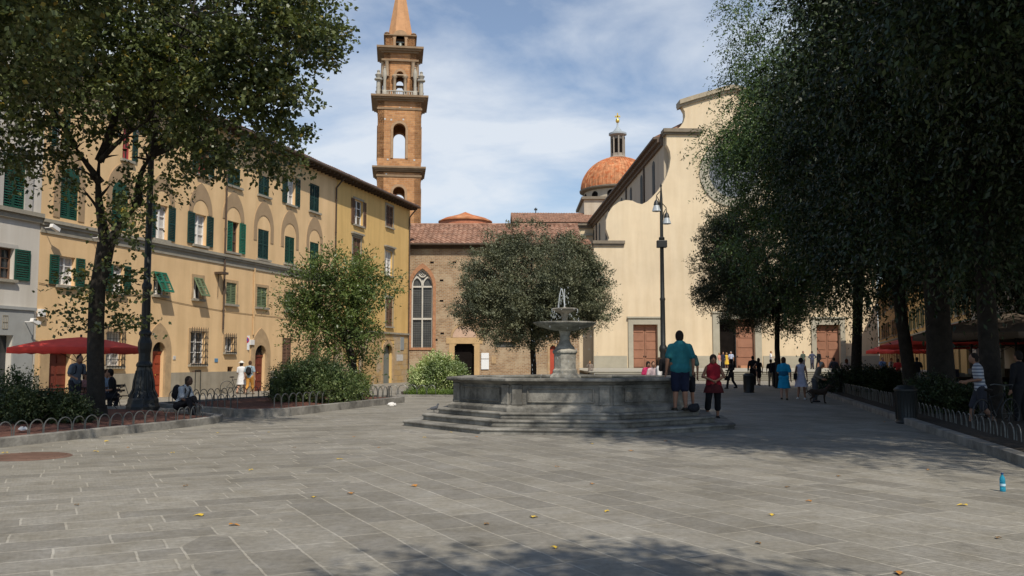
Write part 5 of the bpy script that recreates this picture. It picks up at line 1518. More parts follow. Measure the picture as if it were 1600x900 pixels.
s.build('base_moulding', IRON, sl, True)
s = MB(); s.lathe([(0.13, 2.4), (0.115, 3.6), (0.14, 3.65), (0.14, 3.75), (0.10, 3.82), (0.085, 7.8), (0.12, 7.85), (0.07, 7.95), (0.06, 9.2), (0.0, 9.5)], (0, 0), 14); s.build('pole', IRON, sl, True)
lamp_top(sl, 8.9, 1, (3.2, 0.1))

# ---------------------------------------------------------------- waste bins
def bin_(p, label):
    b = thing('waste_bin', label, 'waste bin', (p.x, p.y, gz(p.x, p.y)), 0, 'black round waste bins')
    s = MB(); s.lathe([(0.24, 0), (0.26, 0.03), (0.235, 0.08), (0.255, 0.78), (0.27, 0.80)], (0, 0), 20)
    for k in range(20):
        a = 2 * PI * k / 20; s.tube([(0.242 * math.cos(a), 0.242 * math.sin(a), 0.1), (0.258 * math.cos(a), 0.258 * math.sin(a), 0.76)], 0.008, 4)
    s.build('body', IRON, b, True)
    s = MB(); s.lathe([(0.275, 0.80), (0.275, 0.84), (0.2, 0.90), (0.17, 0.93), (0.1, 0.935)], (0, 0), 20); s.build('lid', IRON, b, True)
    s = MB(); s.lathe([(0.20, 0.885), (0.215, 0.90), (0.18, 0.925)], (0, 0), 20, cap=False); s.build('bag_edge', WHITE if 'white' in label else IRON, b, True)
bin_(at(1170, 600, 43.5), 'black round waste bin standing alone on the paving in front of the church steps')
bin_(onz(432, 628, 0.0), 'black waste bin lined with a white bag beside the dark round shrub on the left')
bin_(at(1416, 640, 22.3), 'black waste bin in front of a leaning trunk in the right-hand bed')

# ---------------------------------------------------------------- trees and shrubs
def leaf_mesh(name, base, dirn, L, lpt, size, aspect, mat, seed, droop=0.0, jit=0.35):
    rg = np.random.default_rng(seed)
    n = len(base)
    L = np.broadcast_to(np.asarray(L, float), (n,))
    t = np.tile(np.linspace(0.1, 1, lpt), n)
    B = np.repeat(base, lpt, 0); D = np.repeat(dirn, lpt, 0); LL = np.repeat(L, lpt)
    P = B + D * (LL * t)[:, None]
    P[:, 2] -= droop * (LL * t) ** 2
    P += rg.normal(0, 1, P.shape) * (size * jit)
    m = len(P)
    ld = D * 0.6 + rg.normal(0, 0.6, (m, 3)); ld[:, 2] -= droop * LL * t
    ld /= np.linalg.norm(ld, axis=1)[:, None]
    nr = rg.normal(0, 0.48, (m, 3)) + D * 0.55; nr[:, 2] += 0.6
    side = np.cross(ld, nr); side /= np.linalg.norm(side, axis=1)[:, None] + 1e-6
    sz = size * rg.uniform(0.65, 1.3, m)[:, None]
    up = np.cross(side, ld)
    v = np.empty((m, 4, 3))
    v[:, 0] = P; v[:, 1] = P + ld * sz * 0.45 + side * sz * aspect * 0.5 + up * sz * 0.08
    v[:, 2] = P + ld * sz; v[:, 3] = P + ld * sz * 0.45 - side * sz * aspect * 0.5 + up * sz * 0.08
    me = bpy.data.meshes.new(name)
    me.vertices.add(m * 4); me.loops.add(m * 4); me.polygons.add(m)
    me.vertices.foreach_set('co', v.reshape(-1).astype(np.float32))
    me.loops.foreach_set('vertex_index', np.arange(m * 4, dtype=np.int32))
    me.polygons.foreach_set('loop_start', np.arange(0, m * 4, 4, dtype=np.int32))
    me.polygons.foreach_set('loop_total', np.full(m, 4, dtype=np.int32))
    me.materials.append(mat)
    me.update(calc_edges=True)
    return me
def sample_lobes(lobes, n, seed, up=0.35, shell=0.45, rnd=0.35, cl=None):
    """twig bases and directions spread through spherical/ellipsoidal lobes (c, r or (rx,ry,rz))"""
    rg = np.random.default_rng(seed)
    C_ = np.array([l[0] for l in lobes], float); R_ = np.array([(l[1],) * 3 if not hasattr(l[1], '__len__') else l[1] for l in lobes], float)
    w = np.prod(R_, 1) ** (2.2 / 3); w /= w.sum()
    if cl:                                  # twigs gathered into sprays with gaps between them
        m = max(1, n // cl[0])
        ci = rg.choice(len(lobes), m, p=w)
        cdir = rg.normal(0, 1, (m, 3)); cdir /= np.linalg.norm(cdir, axis=1)[:, None]
        cc = C_[ci] + cdir * R_[ci] * (rg.uniform(0, 1, m) ** shell)[:, None]
        k = rg.integers(0, m, n)
        off = rg.normal(0, 1, (n, 3)) * cl[1] * rg.uniform(.5, 1.3, m)[k][:, None]; off[:, 2] *= .6
        P = cc[k] + off
        d = cdir[k] * .7 + off / cl[1] * .45 + rg.normal(0, .25, (n, 3))
        sample_lobes.last = cc
    else:
        idx = rg.choice(len(lobes), n, p=w)
        d = rg.normal(0, 1, (n, 3)); d /= np.linalg.norm(d, axis=1)[:, None]
        r = rg.uniform(0, 1, n) ** shell
        P = C_[idx] + d * R_[idx] * r[:, None]
    D = d + rg.normal(0, rnd, (n, 3)); D[:, 2] += up
    D /= np.linalg.norm(D, axis=1)[:, None]
    return P, D
def auto_lobes(c, Rxyz, k, seed, frac=(0.26, 0.42), inner=True, flat_bottom=0.0):
    rg = random.Random(seed); out = []
    Rm = sum(Rxyz) / 3
    for i in range(k):
        while True:
            d = Vector((rg.gauss(0, 1), rg.gauss(0, 1), rg.gauss(0, 1))).normalized()
            if d.z > -0.75 + flat_bottom: break
        f = rg.uniform(*frac) ; q = 1 - f * 0.95
        out.append(((c[0] + d.x * Rxyz[0] * q, c[1] + d.y * Rxyz[1] * q, c[2] + d.z * Rxyz[2] * q), f * Rm))
    if inner: out.append((tuple(c), tuple(r * 0.62 for r in Rxyz)))
    return out
def branchlets(par, ends, anchors, mat, k=160, r=0.018, seed=1):
    """thin branches from the limbs out to the sprays"""
    rg = random.Random(seed); s = MB(); A = [Vector(a) for a in anchors]
    for e in rg.sample(list(map(tuple, ends)), min(k, len(ends))):
        e = Vector(e); a = min(A, key=lambda q: (q - e).length)
        if (a - e).length > 3.6: continue
        p = limb_path(a, e, rg.randint(0, 9999), 0.10, 5)
        s.tube(p, [r * (1 - .75 * i / 4) for i in range(5)], 4)
    return s.build('branch', mat, par, True)
def limb_path(a, b, seed, bend=0.12, n=7):
    rg = random.Random(seed); a, b = Vector(a), Vector(b); L = (b - a).length
    off = Vector((rg.uniform(-1, 1), rg.uniform(-1, 1), 0)) * L * bend
    return [a.lerp(b, t) + off * math.sin(PI * t) + Vector((0, 0, L * 0.06 * math.sin(PI * t))) for t in [i / (n - 1) for i in range(n)]]
def trunk_mesh(path, radii, limbs, mat, par, name='trunk', sub=True):
    s = MB(); s.tube(path, radii, 12)
    for (a, b, r, sd_) in limbs:
        p = limb_path(a, b, sd_); n = len(p)
        s.tube(p, [r * (1 - 0.82 * i / (n - 1)) for i in range(n)], 8)
        rg = random.Random(sd_ + 5)
        for q in range(5):
            i = rg.randint(2, n - 1); L = (Vector(b) - Vector(a)).length
            e = p[i] + Vector((rg.uniform(-1, 1), rg.uniform(-1, 1), rg.uniform(-0.1, 0.9))) * L * 0.35
            pp = limb_path(p[i], e, sd_ + q * 7); s.tube(pp, [r * 0.35 * (1 - 0.85 * k / (len(pp) - 1)) for k in range(len(pp))], 5)
    # root flare
    b0 = Vector(path[0]); s.lathe([(radii[0] * 1.45, b0.z - 0.1), (radii[0] * 1.2, b0.z + 0.12), (radii[0] * 1.02, b0.z + 0.4)], (b0.x, b0.y), 12)
    return s.build(name, mat, par, True)
def crown(par, me, name='crown'):
    o = bpy.data.objects.new(name, me); C.objects.link(o); o.parent = par; return o

def rel(p, o): return (p[0] - o[0], p[1] - o[1], p[2] - o[2])
def pxlobes(lst, Y, org, ky=0.8, seed=1, dz=2.0):
    """lobes given by the picture column, row and radius in the plane Y, each set at its own depth"""
    rg = random.Random(seed); out = []
    for (px, py, rp) in lst:
        y = Y + rg.uniform(-dz, dz)
        p = at(px, py, y); r = rp * y / F
        out.append((rel(p, org), (r, r * ky * 1.1, r)))
    return out

# the leaning lime on the left
LT = onz(150, 652, 0.12); LT = Vector((LT.x, LT.y, 0.13)); YT = LT.y
lt_ = thing('lime_tree', 'big leaning broadleaf tree with a forked trunk in the left mulch bed', 'tree', LT)
tp_ = [rel(at(px, py, YT), LT) for px, py in ((151, 652), (150, 610), (149, 560), (150, 505), (152, 455), (160, 415), (166, 380))]
tp_[0] = (0, 0, -0.1)
tr = [0.24, 0.215, 0.205, 0.195, 0.195, 0.205, 0.215]
def atr(px, py, d_=0): return rel(at(px, py, YT + d_), LT)
limbs = [(atr(166, 382), atr(155, 250), .15, 1), (atr(155, 252), atr(150, 60, -1), .12, 2), (atr(170, 385), atr(218, 320), .14, 3), (atr(217, 322), atr(240, 240, .3), .12, 4), (atr(239, 242), atr(330, 90, 1), .10, 5),
         (atr(239, 242), atr(400, 170, 1.2), .09, 6), (atr(158, 285), atr(115, 225), .10, 7), (atr(116, 226), atr(40, 110, .6), .09, 8), (atr(330, 92, 1), atr(480, 60, 1), .06, 9), (atr(155, 252), atr(230, 190, -.5), .08, 10), (atr(230, 190, -.5), atr(300, 20, -1.4), .07, 11), (atr(240, 240), atr(250, 40, 2), .08, 12)]
trunk_mesh(tp_, tr, limbs, BARK, lt_)
lob = [(40, 60, 95), (20, 150, 70), (50, 215, 50), (120, 150, 85), (150, 60, 110), (150, 205, 45), (210, 150, 85), (250, 60, 110), (270, 195, 60), (300, 130, 90), (350, 40, 100), (360, 200, 60), (385, 140, 80), (420, 60, 80), (440, 150, 50), (470, 40, 60),
       (400, 235, 42), (350, 245, 35), (425, 250, 26), (465, 110, 42), (488, 80, 28), (490, 30, 28), (512, 88, 9), (30, 260, 25), (440, 215, 28), (60, -60, 110), (180, -110, 140), (320, -110, 130), (440, -60, 80), (200, -260, 130), (330, -240, 100), (460, -10, 42), (290, 240, 20)]
L1 = pxlobes(lob, YT, LT, seed=4, dz=2.4)
P, D = sample_lobes(L1, 11300, 5, up=0.05, shell=0.5, rnd=0.35, cl=(17, 0.24))
branchlets(lt_, sample_lobes.last, [q for l in limbs for q in limb_path(l[0], l[1], l[3])[2:]], BARK, 330, 0.022, 3)
crown(lt_, leaf_mesh('crown', P, D, 0.42, 8, 0.124, 0.78, LIME, 6, droop=0.5))
lowl = [(205, 290, 22), (250, 285, 16), (195, 345, 22), (120, 290, 14), (80, 285, 12), (215, 335, 12), (280, 275, 12)]
P1, D1_ = sample_lobes(pxlobes(lowl, YT, LT, seed=9, dz=1.0), 170, 8, up=-0.2, shell=0.5, rnd=0.5)
# water shoots low on the trunk
rg = np.random.default_rng(11); n = 90
th = rg.uniform(0, 2 * PI, n); zz = rg.uniform(2.1, 3.9, n)
P2 = np.stack([0.2 * np.cos(th), 0.2 * np.sin(th), zz], 1); D2_ = np.stack([np.cos(th), np.sin(th) * .8, rg.normal(0.02, 0.14, n)], 1)
me2 = leaf_mesh('water_shoot', P2, D2_, rg.uniform(0.5, 1.55, n), 17, 0.11, 0.8, LIME, 12, droop=0.03, jit=0.25)
crown(lt_, me2, 'water_shoot')
crown(lt_, leaf_mesh('lower_spray', P1, D1_, 0.55, 9, 0.11, 0.8, LIME, 13, droop=0.5), 'lower_spray')

# nearer tree whose crown darkens the top left corner
p0 = Vector((-12.6, 13.5, 0.1))
t0 = thing('broadleaf_tree', 'nearer broadleaf tree at the left edge, only its dark crown in the top left corner', 'tree', p0)
trunk_mesh([(0, 0, -0.1), (0.1, 0, 2), (0.1, 0.1, 4), (0.3, 0.2, 6)], [0.28, 0.24, 0.22, 0.2], [((0.2, 0.1, 4.5), (2.8, 1, 8), .12, 1), ((0.2, 0.1, 5), (-2, 1, 8.5), .12, 2), ((0.3, 0.2, 5.8), (0.4, -2, 10), .12, 3), ((0.2, 0.1, 5), (1.5, 2.5, 9), .12, 4)], BARK, t0)
P, D = sample_lobes(auto_lobes((0.9, 0.8, 8.9), (4.6, 4.8, 3.3), 26, 31) + [((4.2, 1.0, 9.4), 2.2), ((6.2, 1.6, 10.0), 1.9), ((5.0, 3.2, 10.2), 2.0), ((7.6, 2.4, 10.8), 1.5), ((5.6, -1.2, 9.8), 1.8), ((8.6, 2.2, 11.6), 1.5), ((8.0, 3.8, 11.9), 1.5)], 9000, 32, up=0.0, shell=0.45, rnd=0.5, cl=(16, 0.26))
crown(t0, leaf_mesh('crown', P, D, 0.5, 8, 0.11, 0.78, LIME, 33, droop=0.5))

# small fresh green tree between lamp and palazzo
p0 = at(553, 600, 34.0); p0.z = 0.15
t0 = thing('young_tree', 'small fresh green tree with loose upright shoots above the round shrub', 'tree', p0)
q_ = lambda px, py, d_=0: rel(at(px, py, 34.0 + d_), p0)
trunk_mesh([(0, 0, -0.1), q_(552, 575), q_(548, 555), q_(544, 535)], [0.17, 0.15, 0.14, 0.13], [(q_(545, 540), q_(500, 470, .4), .08, 1), (q_(545, 540), q_(530, 430), .08, 2), (q_(545, 540), q_(575, 450, -.4), .07, 3)], BARK, t0)
L1 = pxlobes([(520, 450, 42), (478, 458, 30), (560, 452, 36), (530, 498, 44), (488, 505, 34), (572, 498, 30), (520, 412, 22), (548, 535, 26), (505, 538, 26), (465, 485, 22), (596, 458, 16), (495, 420, 18), (560, 420, 18), (560, 560, 14)], 34.0, p0, seed=3, dz=1.0)
P, D = sample_lobes(L1, 2000, 21, up=0.3, shell=0.55, rnd=0.4, cl=(11, 0.20))
branchlets(t0, sample_lobes.last, [q_(545, 520), q_(520, 480), q_(555, 480), q_(530, 445), q_(500, 470)], BARK, 90, 0.015, 4)
crown(t0, leaf_mesh('crown', P, D, np.random.default_rng(2).uniform(0.35, 1.0, len(P)), 13, 0.125, 0.42, YGREEN, 22, droop=0.15, jit=0.4))

# holm oaks
def holm(px, py_c, rx, rz, Y, label, mat, trunk_px, seed, n=9000, zb=0.0):
    g = at(trunk_px, 600, Y); g.z = zb
    t = thing('holm_oak', label, 'tree', g, 0, 'round clipped holm oaks')
    c = rel(at(px, py_c, Y), g); k = Y / F
    zc = c[2]
    trunk_mesh([(0, 0, -0.1), (0.03, 0, 1.2), (-0.02, 0, 2.2), (0.05, 0, zc - rz * k * 0.6)], [0.17, 0.15, 0.14, 0.13], [((0, 0, zc - rz * k * .72), (c[0] + a * rx * k * .6, b * rx * k * .6, zc + e * rz * k), .09, 40 + i) for i, (a, b, e) in enumerate(((-1, 0, 0), (1, .2, 0), (-.4, -.8, .3), (.4, .8, .3), (0, 0, .6)))], BARK2, t)
    lob = auto_lobes(c, (rx * k, rx * k * 0.95, rz * k), 46, seed, (0.17, 0.30), flat_bottom=0.0)
    rq = random.Random(seed)
    for i in range(16):
        a = 2 * PI * i / 16; q = rq.uniform(.66, .93)
        lob.append(((c[0] + rx * k * q * math.cos(a), c[1] + rx * k * q * math.sin(a), zc - rz * k * rq.uniform(.22, .60)), rx * k * rq.uniform(.17, .24)))
    for i in range(7): lob.append(((c[0] + rq.uniform(-.45, .45) * rx * k, c[1] + rq.uniform(-.45, .45) * rx * k, zc - rz * k * .68), rx * k * .28))
    P, D = sample_lobes(lob, n, seed + 1, up=0.55, shell=0.4, rnd=0.3, cl=(11, 0.12))
    crown(t, leaf_mesh('crown', P, D, 0.36, 9, 0.118, 0.42, mat, seed + 2, jit=0.45))
    return t
holm(833, 445, 122, 97, 47.0, 'round grey-green holm oak standing behind the fountain in front of the brick refectory', OAK, 833, 50, 18000)
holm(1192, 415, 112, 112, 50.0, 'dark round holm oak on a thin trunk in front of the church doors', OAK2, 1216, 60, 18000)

# tall trees of the right-hand row
def tall(p, label, seed, Rr=5.2, zc=12.0, rz=7.0, tr=0.32, lean=0.0, off=(0, 0), n=6500, size=0.13, mat=None, fork=5.0, lobes=34, extra_lobes=[]):
    t = thing('tall_elm', label, 'tree', (p[0], p[1], 0.12), 0, 'tall trees in the right-hand row')
    limbs = []
    rg = random.Random(seed)
    for i in range(7):
        a = 2 * PI * i / 7 + rg.uniform(-.3, .3); q = rg.uniform(.45, .75)
        limbs.append(((lean * 0.8, 0, fork + rg.uniform(-.5, 1.5)), (off[0] + Rr * q * math.cos(a), off[1] + Rr * q * math.sin(a), zc + rg.uniform(-2.5, 3)), tr * .45, seed + i))
    trunk_mesh([(0, 0, -0.1), (lean * .15, 0, 1.2), (lean * .45, 0.03, 2.8), (lean * .8, 0.0, fork), (lean, 0, zc - rz * .3)], [tr, tr * .88, tr * .8, tr * .85, tr * .5], limbs, BARK2, t)
    lob = auto_lobes((off[0], off[1], zc), (Rr, Rr, rz), lobes, seed, (0.22, 0.38))
    rq = random.Random(seed + 9)
    for i in range(14):
        a = 2 * PI * i / 14; q = rq.uniform(.35, .9)
        lob.append(((off[0] + Rr * q * math.cos(a), off[1] + Rr * q * math.sin(a), zc - rz * rq.uniform(.60, .84) + (1.2 if q > .7 else 0)), rq.uniform(.9, 1.35)))
    lob += extra_lobes
    P, D = sample_lobes(lob, n, seed + 1, up=-0.45, shell=0.42, rnd=0.4, cl=(18, 0.30))
    branchlets(t, sample_lobes.last, [q for l in limbs for q in limb_path(l[0], l[1], l[3])[2:]], BARK2, 160, 0.025, seed)
    crown(t, leaf_mesh('crown', P, D, np.random.default_rng(seed).uniform(0.5, 1.35, len(P)), 11, size, 0.42, mat or ELM, seed + 2, droop=0.5, jit=0.22))
    return t
def rp(px, Y): return (at(px, 600, Y).x, Y)
tall(rp(1337, 42.0), 'tall tree with a thin curving trunk, farthest in the right-hand row', 100, 6.1, 11.2, 7.9, 0.27, 0.35, (-0.3, 0), 19000, 0.14, lobes=44, extra_lobes=[(rel(at(a, b, 41.0), (rp(1337, 42.0)[0], 42.0, 0.12)), c * 41 / F) for a, b, c in ((1172, 20, 42), (1180, 95, 45), (1172, 180, 42), (1160, 250, 38), (1152, 300, 32), (1185, 265, 45), (1150, 255, 30), (1195, -50, 60), (1215, 60, 60), (1215, 220, 60), (1240, 320, 50), (1290, 380, 50), (1330, 450, 40), (1300, 470, 28))])
tall(rp(1424, 33.0), 'tall tree with a leaning trunk behind the waste bin in the right bed', 120, 5.2, 10.4, 7.0, 0.27, -0.55, (0.3, 0), 10500, 0.16, SHADE_ELM)
tall(rp(1472, 27.5), 'tall tree with the thickest trunk in the right bed', 140, 5.1, 10.2, 6.8, 0.44, -0.1, (0.2, 0), 9500, 0.16, SHADE_ELM)
tall(rp(1549, 22.0), 'tall tree near the right edge, in front of the taupe market awning', 160, 4.7, 9.6, 6.2, 0.27, -0.05, (0.3, 0), 9000, 0.15, SHADE_ELM)
tall((12.6, 15.5), 'nearest tall tree right of the frame, whose crown overhangs the top right corner', 180, 5.2, 9.8, 4.1, 0.36, -0.3, (-0.8, 0.2), 10500, 0.14, SHADE_ELM, fork=4.2)
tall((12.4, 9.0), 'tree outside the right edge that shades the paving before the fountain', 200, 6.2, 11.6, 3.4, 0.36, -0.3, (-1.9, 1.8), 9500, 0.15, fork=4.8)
tall((20.5, 36.0), 'tall tree of the back row beyond the right bed', 220, 5.6, 9.8, 6.6, 0.3, 0.2, (0, 0), 8000, 0.18, SHADE_ELM)
tall((17.5, 19.0), 'tall tree behind the right bed near the market awnings', 240, 5.4, 9.8, 6.2, 0.3, 0.2, (0, 0), 8000, 0.17, SHADE_ELM)
# the tree behind the photographer whose shadow reaches the bottom of the picture
t0 = thing('shade_tree', 'tree standing behind the photographer, seen only by its shadow at the bottom of the picture', 'tree', (4.1, -5.5, 0))
trunk_mesh([(0, 0, -0.1), (0, 0, 2.5), (0.1, 0.2, 5)], [0.28, 0.25, 0.2], [((0, 0, 4), (-2, 2, 7.5), .1, 3), ((0, 0, 4), (2, 2, 7.5), .1, 4)], BARK, t0)
P, D = sample_lobes(auto_lobes((-1.0, 3.2, 8.2), (3.3, 3.1, 1.8), 26, 71, inner=False), 1700, 72, up=0, shell=0.5, rnd=0.5)
crown(t0, leaf_mesh('crown', P, D, 0.5, 8, 0.13, 0.7, LIME, 73, droop=0.4))

# shrubs
def shrub(name, label, lst, Y, zb, mat, n, seed, size=0.07, L=0.3, lpt=8, asp=0.5, up=0.5, dz=0.5, group=None, stems=True):
    g = at(lst[0][0], 600, Y); g.z = zb
    t = thing(name, label, 'shrub', g, 0, group)
    lo = pxlobes(lst, Y, g, seed=seed, dz=dz, ky=1.0)
    P, D = sample_lobes(lo, n, seed, up=up, shell=0.45, rnd=0.4)
    k = P[:, 2] > 0.02
    crown(t, leaf_mesh('foliage', P[k], D[k], np.random.default_rng(seed).uniform(.5, 1.2, k.sum()) * L, lpt, size, asp, mat, seed + 1, jit=0.5), 'foliage')
    s = MB()
    rg = random.Random(seed)
    for l in lo: s.tube(limb_path((l[0][0] * .5, l[0][1] * .5, -0.05), l[0], rg.randint(0, 99)), [0.03, .028, .025, .02, .018, .014, .01], 5)
    s.build('stem', BARK, t, True)
shrub('shrub', 'large round dark green shrub in the middle of the left mulch bed', [(480, 600, 34), (450, 612, 26), (520, 603, 30), (500, 580, 22), (540, 612, 20), (465, 585, 18), (440, 590, 14)], 29.6, 0.15, SHRUBL, 3600, 300, 0.075, 0.28)
shrub('shrub', 'pale loose green shrub at the right side of the round dark shrub', [(560, 600, 14), (566, 612, 10), (552, 618, 10)], 31.5, 0.15, YGREEN, 500, 310, 0.07, 0.25)
shrub('shrub', 'cream and green variegated shrub left of the fountain', [(684, 588, 26), (660, 590, 20), (708, 588, 18), (680, 572, 18), (700, 575, 15), (655, 600, 14), (722, 585, 8), (710, 600, 10)], 40.3, 0.0, VARIE, 2300, 320, 0.095, 0.26)
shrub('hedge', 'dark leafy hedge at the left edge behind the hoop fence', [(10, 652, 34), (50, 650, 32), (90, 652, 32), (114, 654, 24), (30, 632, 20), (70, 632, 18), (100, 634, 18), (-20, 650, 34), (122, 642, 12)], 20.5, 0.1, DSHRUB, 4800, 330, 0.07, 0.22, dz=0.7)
shrub('shrub', 'thin upright shrub with a few loose shoots rising from the hedge at the left edge', [(32, 615, 14), (20, 600, 10), (38, 600, 9), (12, 620, 12)], 21.5, 0.3, SHRUBL, 260, 340, 0.07, 0.35, up=0.9)
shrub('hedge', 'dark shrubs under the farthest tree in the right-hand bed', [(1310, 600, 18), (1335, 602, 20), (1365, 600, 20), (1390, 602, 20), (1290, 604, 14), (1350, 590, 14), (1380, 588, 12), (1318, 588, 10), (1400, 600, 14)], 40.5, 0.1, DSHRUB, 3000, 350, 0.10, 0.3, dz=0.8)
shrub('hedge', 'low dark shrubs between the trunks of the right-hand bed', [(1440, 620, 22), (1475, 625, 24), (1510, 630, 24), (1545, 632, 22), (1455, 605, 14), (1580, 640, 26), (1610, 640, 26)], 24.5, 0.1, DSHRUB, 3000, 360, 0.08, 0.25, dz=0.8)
# grass strip at the foot of the variegated shrub
rg = np.random.default_rng(77); n = 2600
gp = np.stack([rg.uniform(-4.6, -0.9, n), rg.uniform(38.4, 39.6, n), np.full(n, 0.08)], 1); gd = rg.normal(0, 0.4, (n, 3)); gd[:, 2] = 1; gd /= np.linalg.norm(gd, axis=1)[:, None]
gm = leaf_mesh('grass', gp, gd, 0.1, 3, 0.13, 0.15, GRASSM, 78)
o = bpy.data.objects.new('grass', gm); C.objects.link(o); o['label'] = 'strip of green grass in front of the variegated shrub'; o['kind'] = 'stuff'; o['category'] = 'grass'
# ---------------------------------------------------------------- people
CM = {}
def cloth(col, name='cloth'):
    k = tuple(round(c, 3) for c in col)
    if k not in CM: CM[k] = M('%s_%d' % (name, len(CM)), col, var=0.12, scale=9, rough=0.9, bump=0.35, bscale=14)
    return CM[k]
SKIN = M('skin', (0.42, 0.23, 0.15), var=0.06, scale=8, rough=0.55)
SKIND = M('dark_skin', (0.075, 0.042, 0.028), var=0.1, scale=8, rough=0.5)
SKINT = M('tanned_skin', (0.30, 0.155, 0.095), var=0.06, scale=8, rough=0.55)
HAIRS = {'dark': cloth((0.018, 0.013, 0.010), 'hair'), 'brown': cloth((0.06, 0.032, 0.018), 'hair'), 'grey': cloth((0.30, 0.29, 0.27), 'hair'), 'fair': cloth((0.28, 0.17, 0.07), 'hair'), 'red': cloth((0.16, 0.05, 0.025), 'hair')}
def remesh(o, v, sm=2):
    m = o.modifiers.new('remesh', 'REMESH'); m.mode = 'VOXEL'; m.voxel_size = v; m.use_smooth_shade = True
    s = o.modifiers.new('smooth', 'SMOOTH'); s.factor = 0.5; s.iterations = sm
def person(label, pos, yaw=0.0, h=1.72, w=1.0, skin=SKIN, top=('tshirt', (0.3, 0.3, 0.3)), bot=('trousers', (0.03, 0.03, 0.04)), hair=('dark', 'short'), pose='stand', arms=('down', 'down'), shoes=(0.02, 0.02, 0.02), vox=0.022, extra=(), lean=0.0, fingers=False, group=None, belly=0.0):
    """figure facing -Y before it is turned; yaw in degrees, 0 looks towards the camera"""
    t = thing('person', label, 'person', pos, R(yaw), group)
    k = h / 1.75
    V = lambda x, y, z: Vector((x * k, y * k, z * k))
    fem = top[0] in ('dress', 'tank') 
    shw = (0.165 if fem else 0.19) * (0.75 + 0.25 * w)
    hz = 0.92
    legs = {}
    if pose == 'stand': legs = {-1: ((-.095, 0.0, hz), (-.10, -0.01, .49), (-.11, 0.02, .09)), 1: ((.095, 0, hz), (.10, -.02, .49), (.125, 0.0, .09))}
    elif pose == 'contra': legs = {-1: ((-.095, 0.0, hz), (-.16, -0.10, .52), (-.19, 0.02, .10)), 1: ((.095, 0, hz), (.10, -.02, .49), (.10, 0.03, .09))}
    elif pose == 'walk': legs = {-1: ((-.09, 0, hz), (-.09, -.17, .50), (-.09, -.24, .10)), 1: ((.09, 0, hz), (.09, .03, .48), (.09, .27, .14))}
    elif pose == 'stepup': legs = {-1: ((-.10, 0, hz), (-.13, -.16, .56), (-.13, -.12, .17)), 1: ((.10, 0, hz), (.11, 0.0, .49), (.12, .05, .09))}
    elif pose == 'sit': hz = 0.47; legs = {-1: ((-.10, 0, hz), (-.13, -.42, .49), (-.13, -.40, .09)), 1: ((.10, 0, hz), (.12, -.42, .48), (.12, -.34, .09))}
    elif pose == 'sitlow': hz = 0.36; legs = {-1: ((-.10, 0, hz), (-.14, -.38, .52), (-.13, -.46, .09)), 1: ((.10, 0, hz), (.12, -.36, .55), (.12, -.52, .09))}
    sit = pose.startswith('sit')
    dz = hz - 0.92
    la = math.radians(lean)
    def T(x, y, z):             # torso point, leaned about the hips
        yy, zz = y, z - 0.92
        return Vector((x * k, (yy * math.cos(la) - zz * math.sin(la)) * k, (0.92 + dz + yy * math.sin(la) + zz * math.cos(la)) * k))
    hipc, waist, chest, neck0, neck1, head = T(0, 0, .95), T(0, 0, 1.10), T(0, 0.01, 1.33), T(0, .01, 1.45), T(0, -.01, 1.53), T(0, -.03, 1.635)
    r = k
    body = []
    tw = w
    body += [(hipc, .145 * r * tw, waist, .125 * r * tw, .72), (waist, .125 * r * tw, chest, .155 * r * tw, .66), (chest, .15 * r * tw, T(0, .01, 1.40), .12 * r * tw, .62)]
    body += [(T(-shw + .04, .01, 1.415), .058 * r, T(shw - .04, .01, 1.415), .058 * r, 1.0), (neck0, (.045 + .022 * w) * r, neck1, (.038 + .018 * w) * r, 1)]
    if belly: body += [(T(0, -.05, 1.02), .15 * r * tw + belly * .3, T(0, -.05, 1.18), .15 * r * tw + belly * .3, .8)]
    armpts = {}
    for sgn, mode in ((-1, arms[0]), (1, arms[1])):
        sh = T(sgn * shw, .01, 1.40)
        g = sgn
        if mode == 'down': el, wr_ = T(g * (shw + .07 * w), .03, 1.13), T(g * (shw + .08 * w), -.02, .89)
        elif mode == 'front': el, wr_ = T(g * (shw + .09), -.02, 1.15), T(g * .06, -.27, 1.10)
        elif mode == 'waist': el, wr_ = T(g * (shw + .12), 0.02, 1.15), T(g * .07, -.24, 1.05)
        elif mode == 'bag': el, wr_ = T(g * (shw + .10), .02, 1.15), T(g * (shw + .10), -.10, .90)
        elif mode == 'bent': el, wr_ = T(g * (shw + .05), .0, 1.13), T(g * (shw + .02), -.25, 1.12)
        elif mode == 'knee': el, wr_ = T(g * (shw + .05), -.10, 1.14), Vector((g * .10 * k, -.38 * k, (hz + .17) * k))
        elif mode == 'read': el, wr_ = T(g * (shw + .04), -.16, 1.17), T(g * .07, -.40, 1.13)
        elif mode == 'hip': el, wr_ = T(g * (shw + .20), .08, 1.17), T(g * (shw - .02), -.03, 1.02)
        elif mode == 'up': el, wr_ = T(g * (shw + .04), -.18, 1.28), T(g * (shw - .04), -.22, 1.50)
        elif mode == 'face': el, wr_ = T(g * (shw + .06), -.16, 1.22), T(g * .07, -.17, 1.50)
        elif mode == 'wave': el, wr_ = T(g * (shw + .18), -.10, 1.42), T(g * (shw + .22), -.2, 1.66)
        d = (wr_ - el).normalized()
        armpts[sgn] = (sh, el, wr_, d)
        body += [(sh, .052 * r * (.6 + .4 * w), el, .040 * r * (.6 + .4 * w), 1), (el, .040 * r * (.6 + .4 * w), wr_, .027 * r, 1)]
        # hand: palm, fingers, thumb
        hs = k
        perp = d.cross(Vector((1, 0, 0))); 
        if perp.length < .2: perp = d.cross(Vector((0, 0, 1)))
        perp.normalize(); nrm = d.cross(perp).normalized()
        palm = wr_ + d * .085 * hs
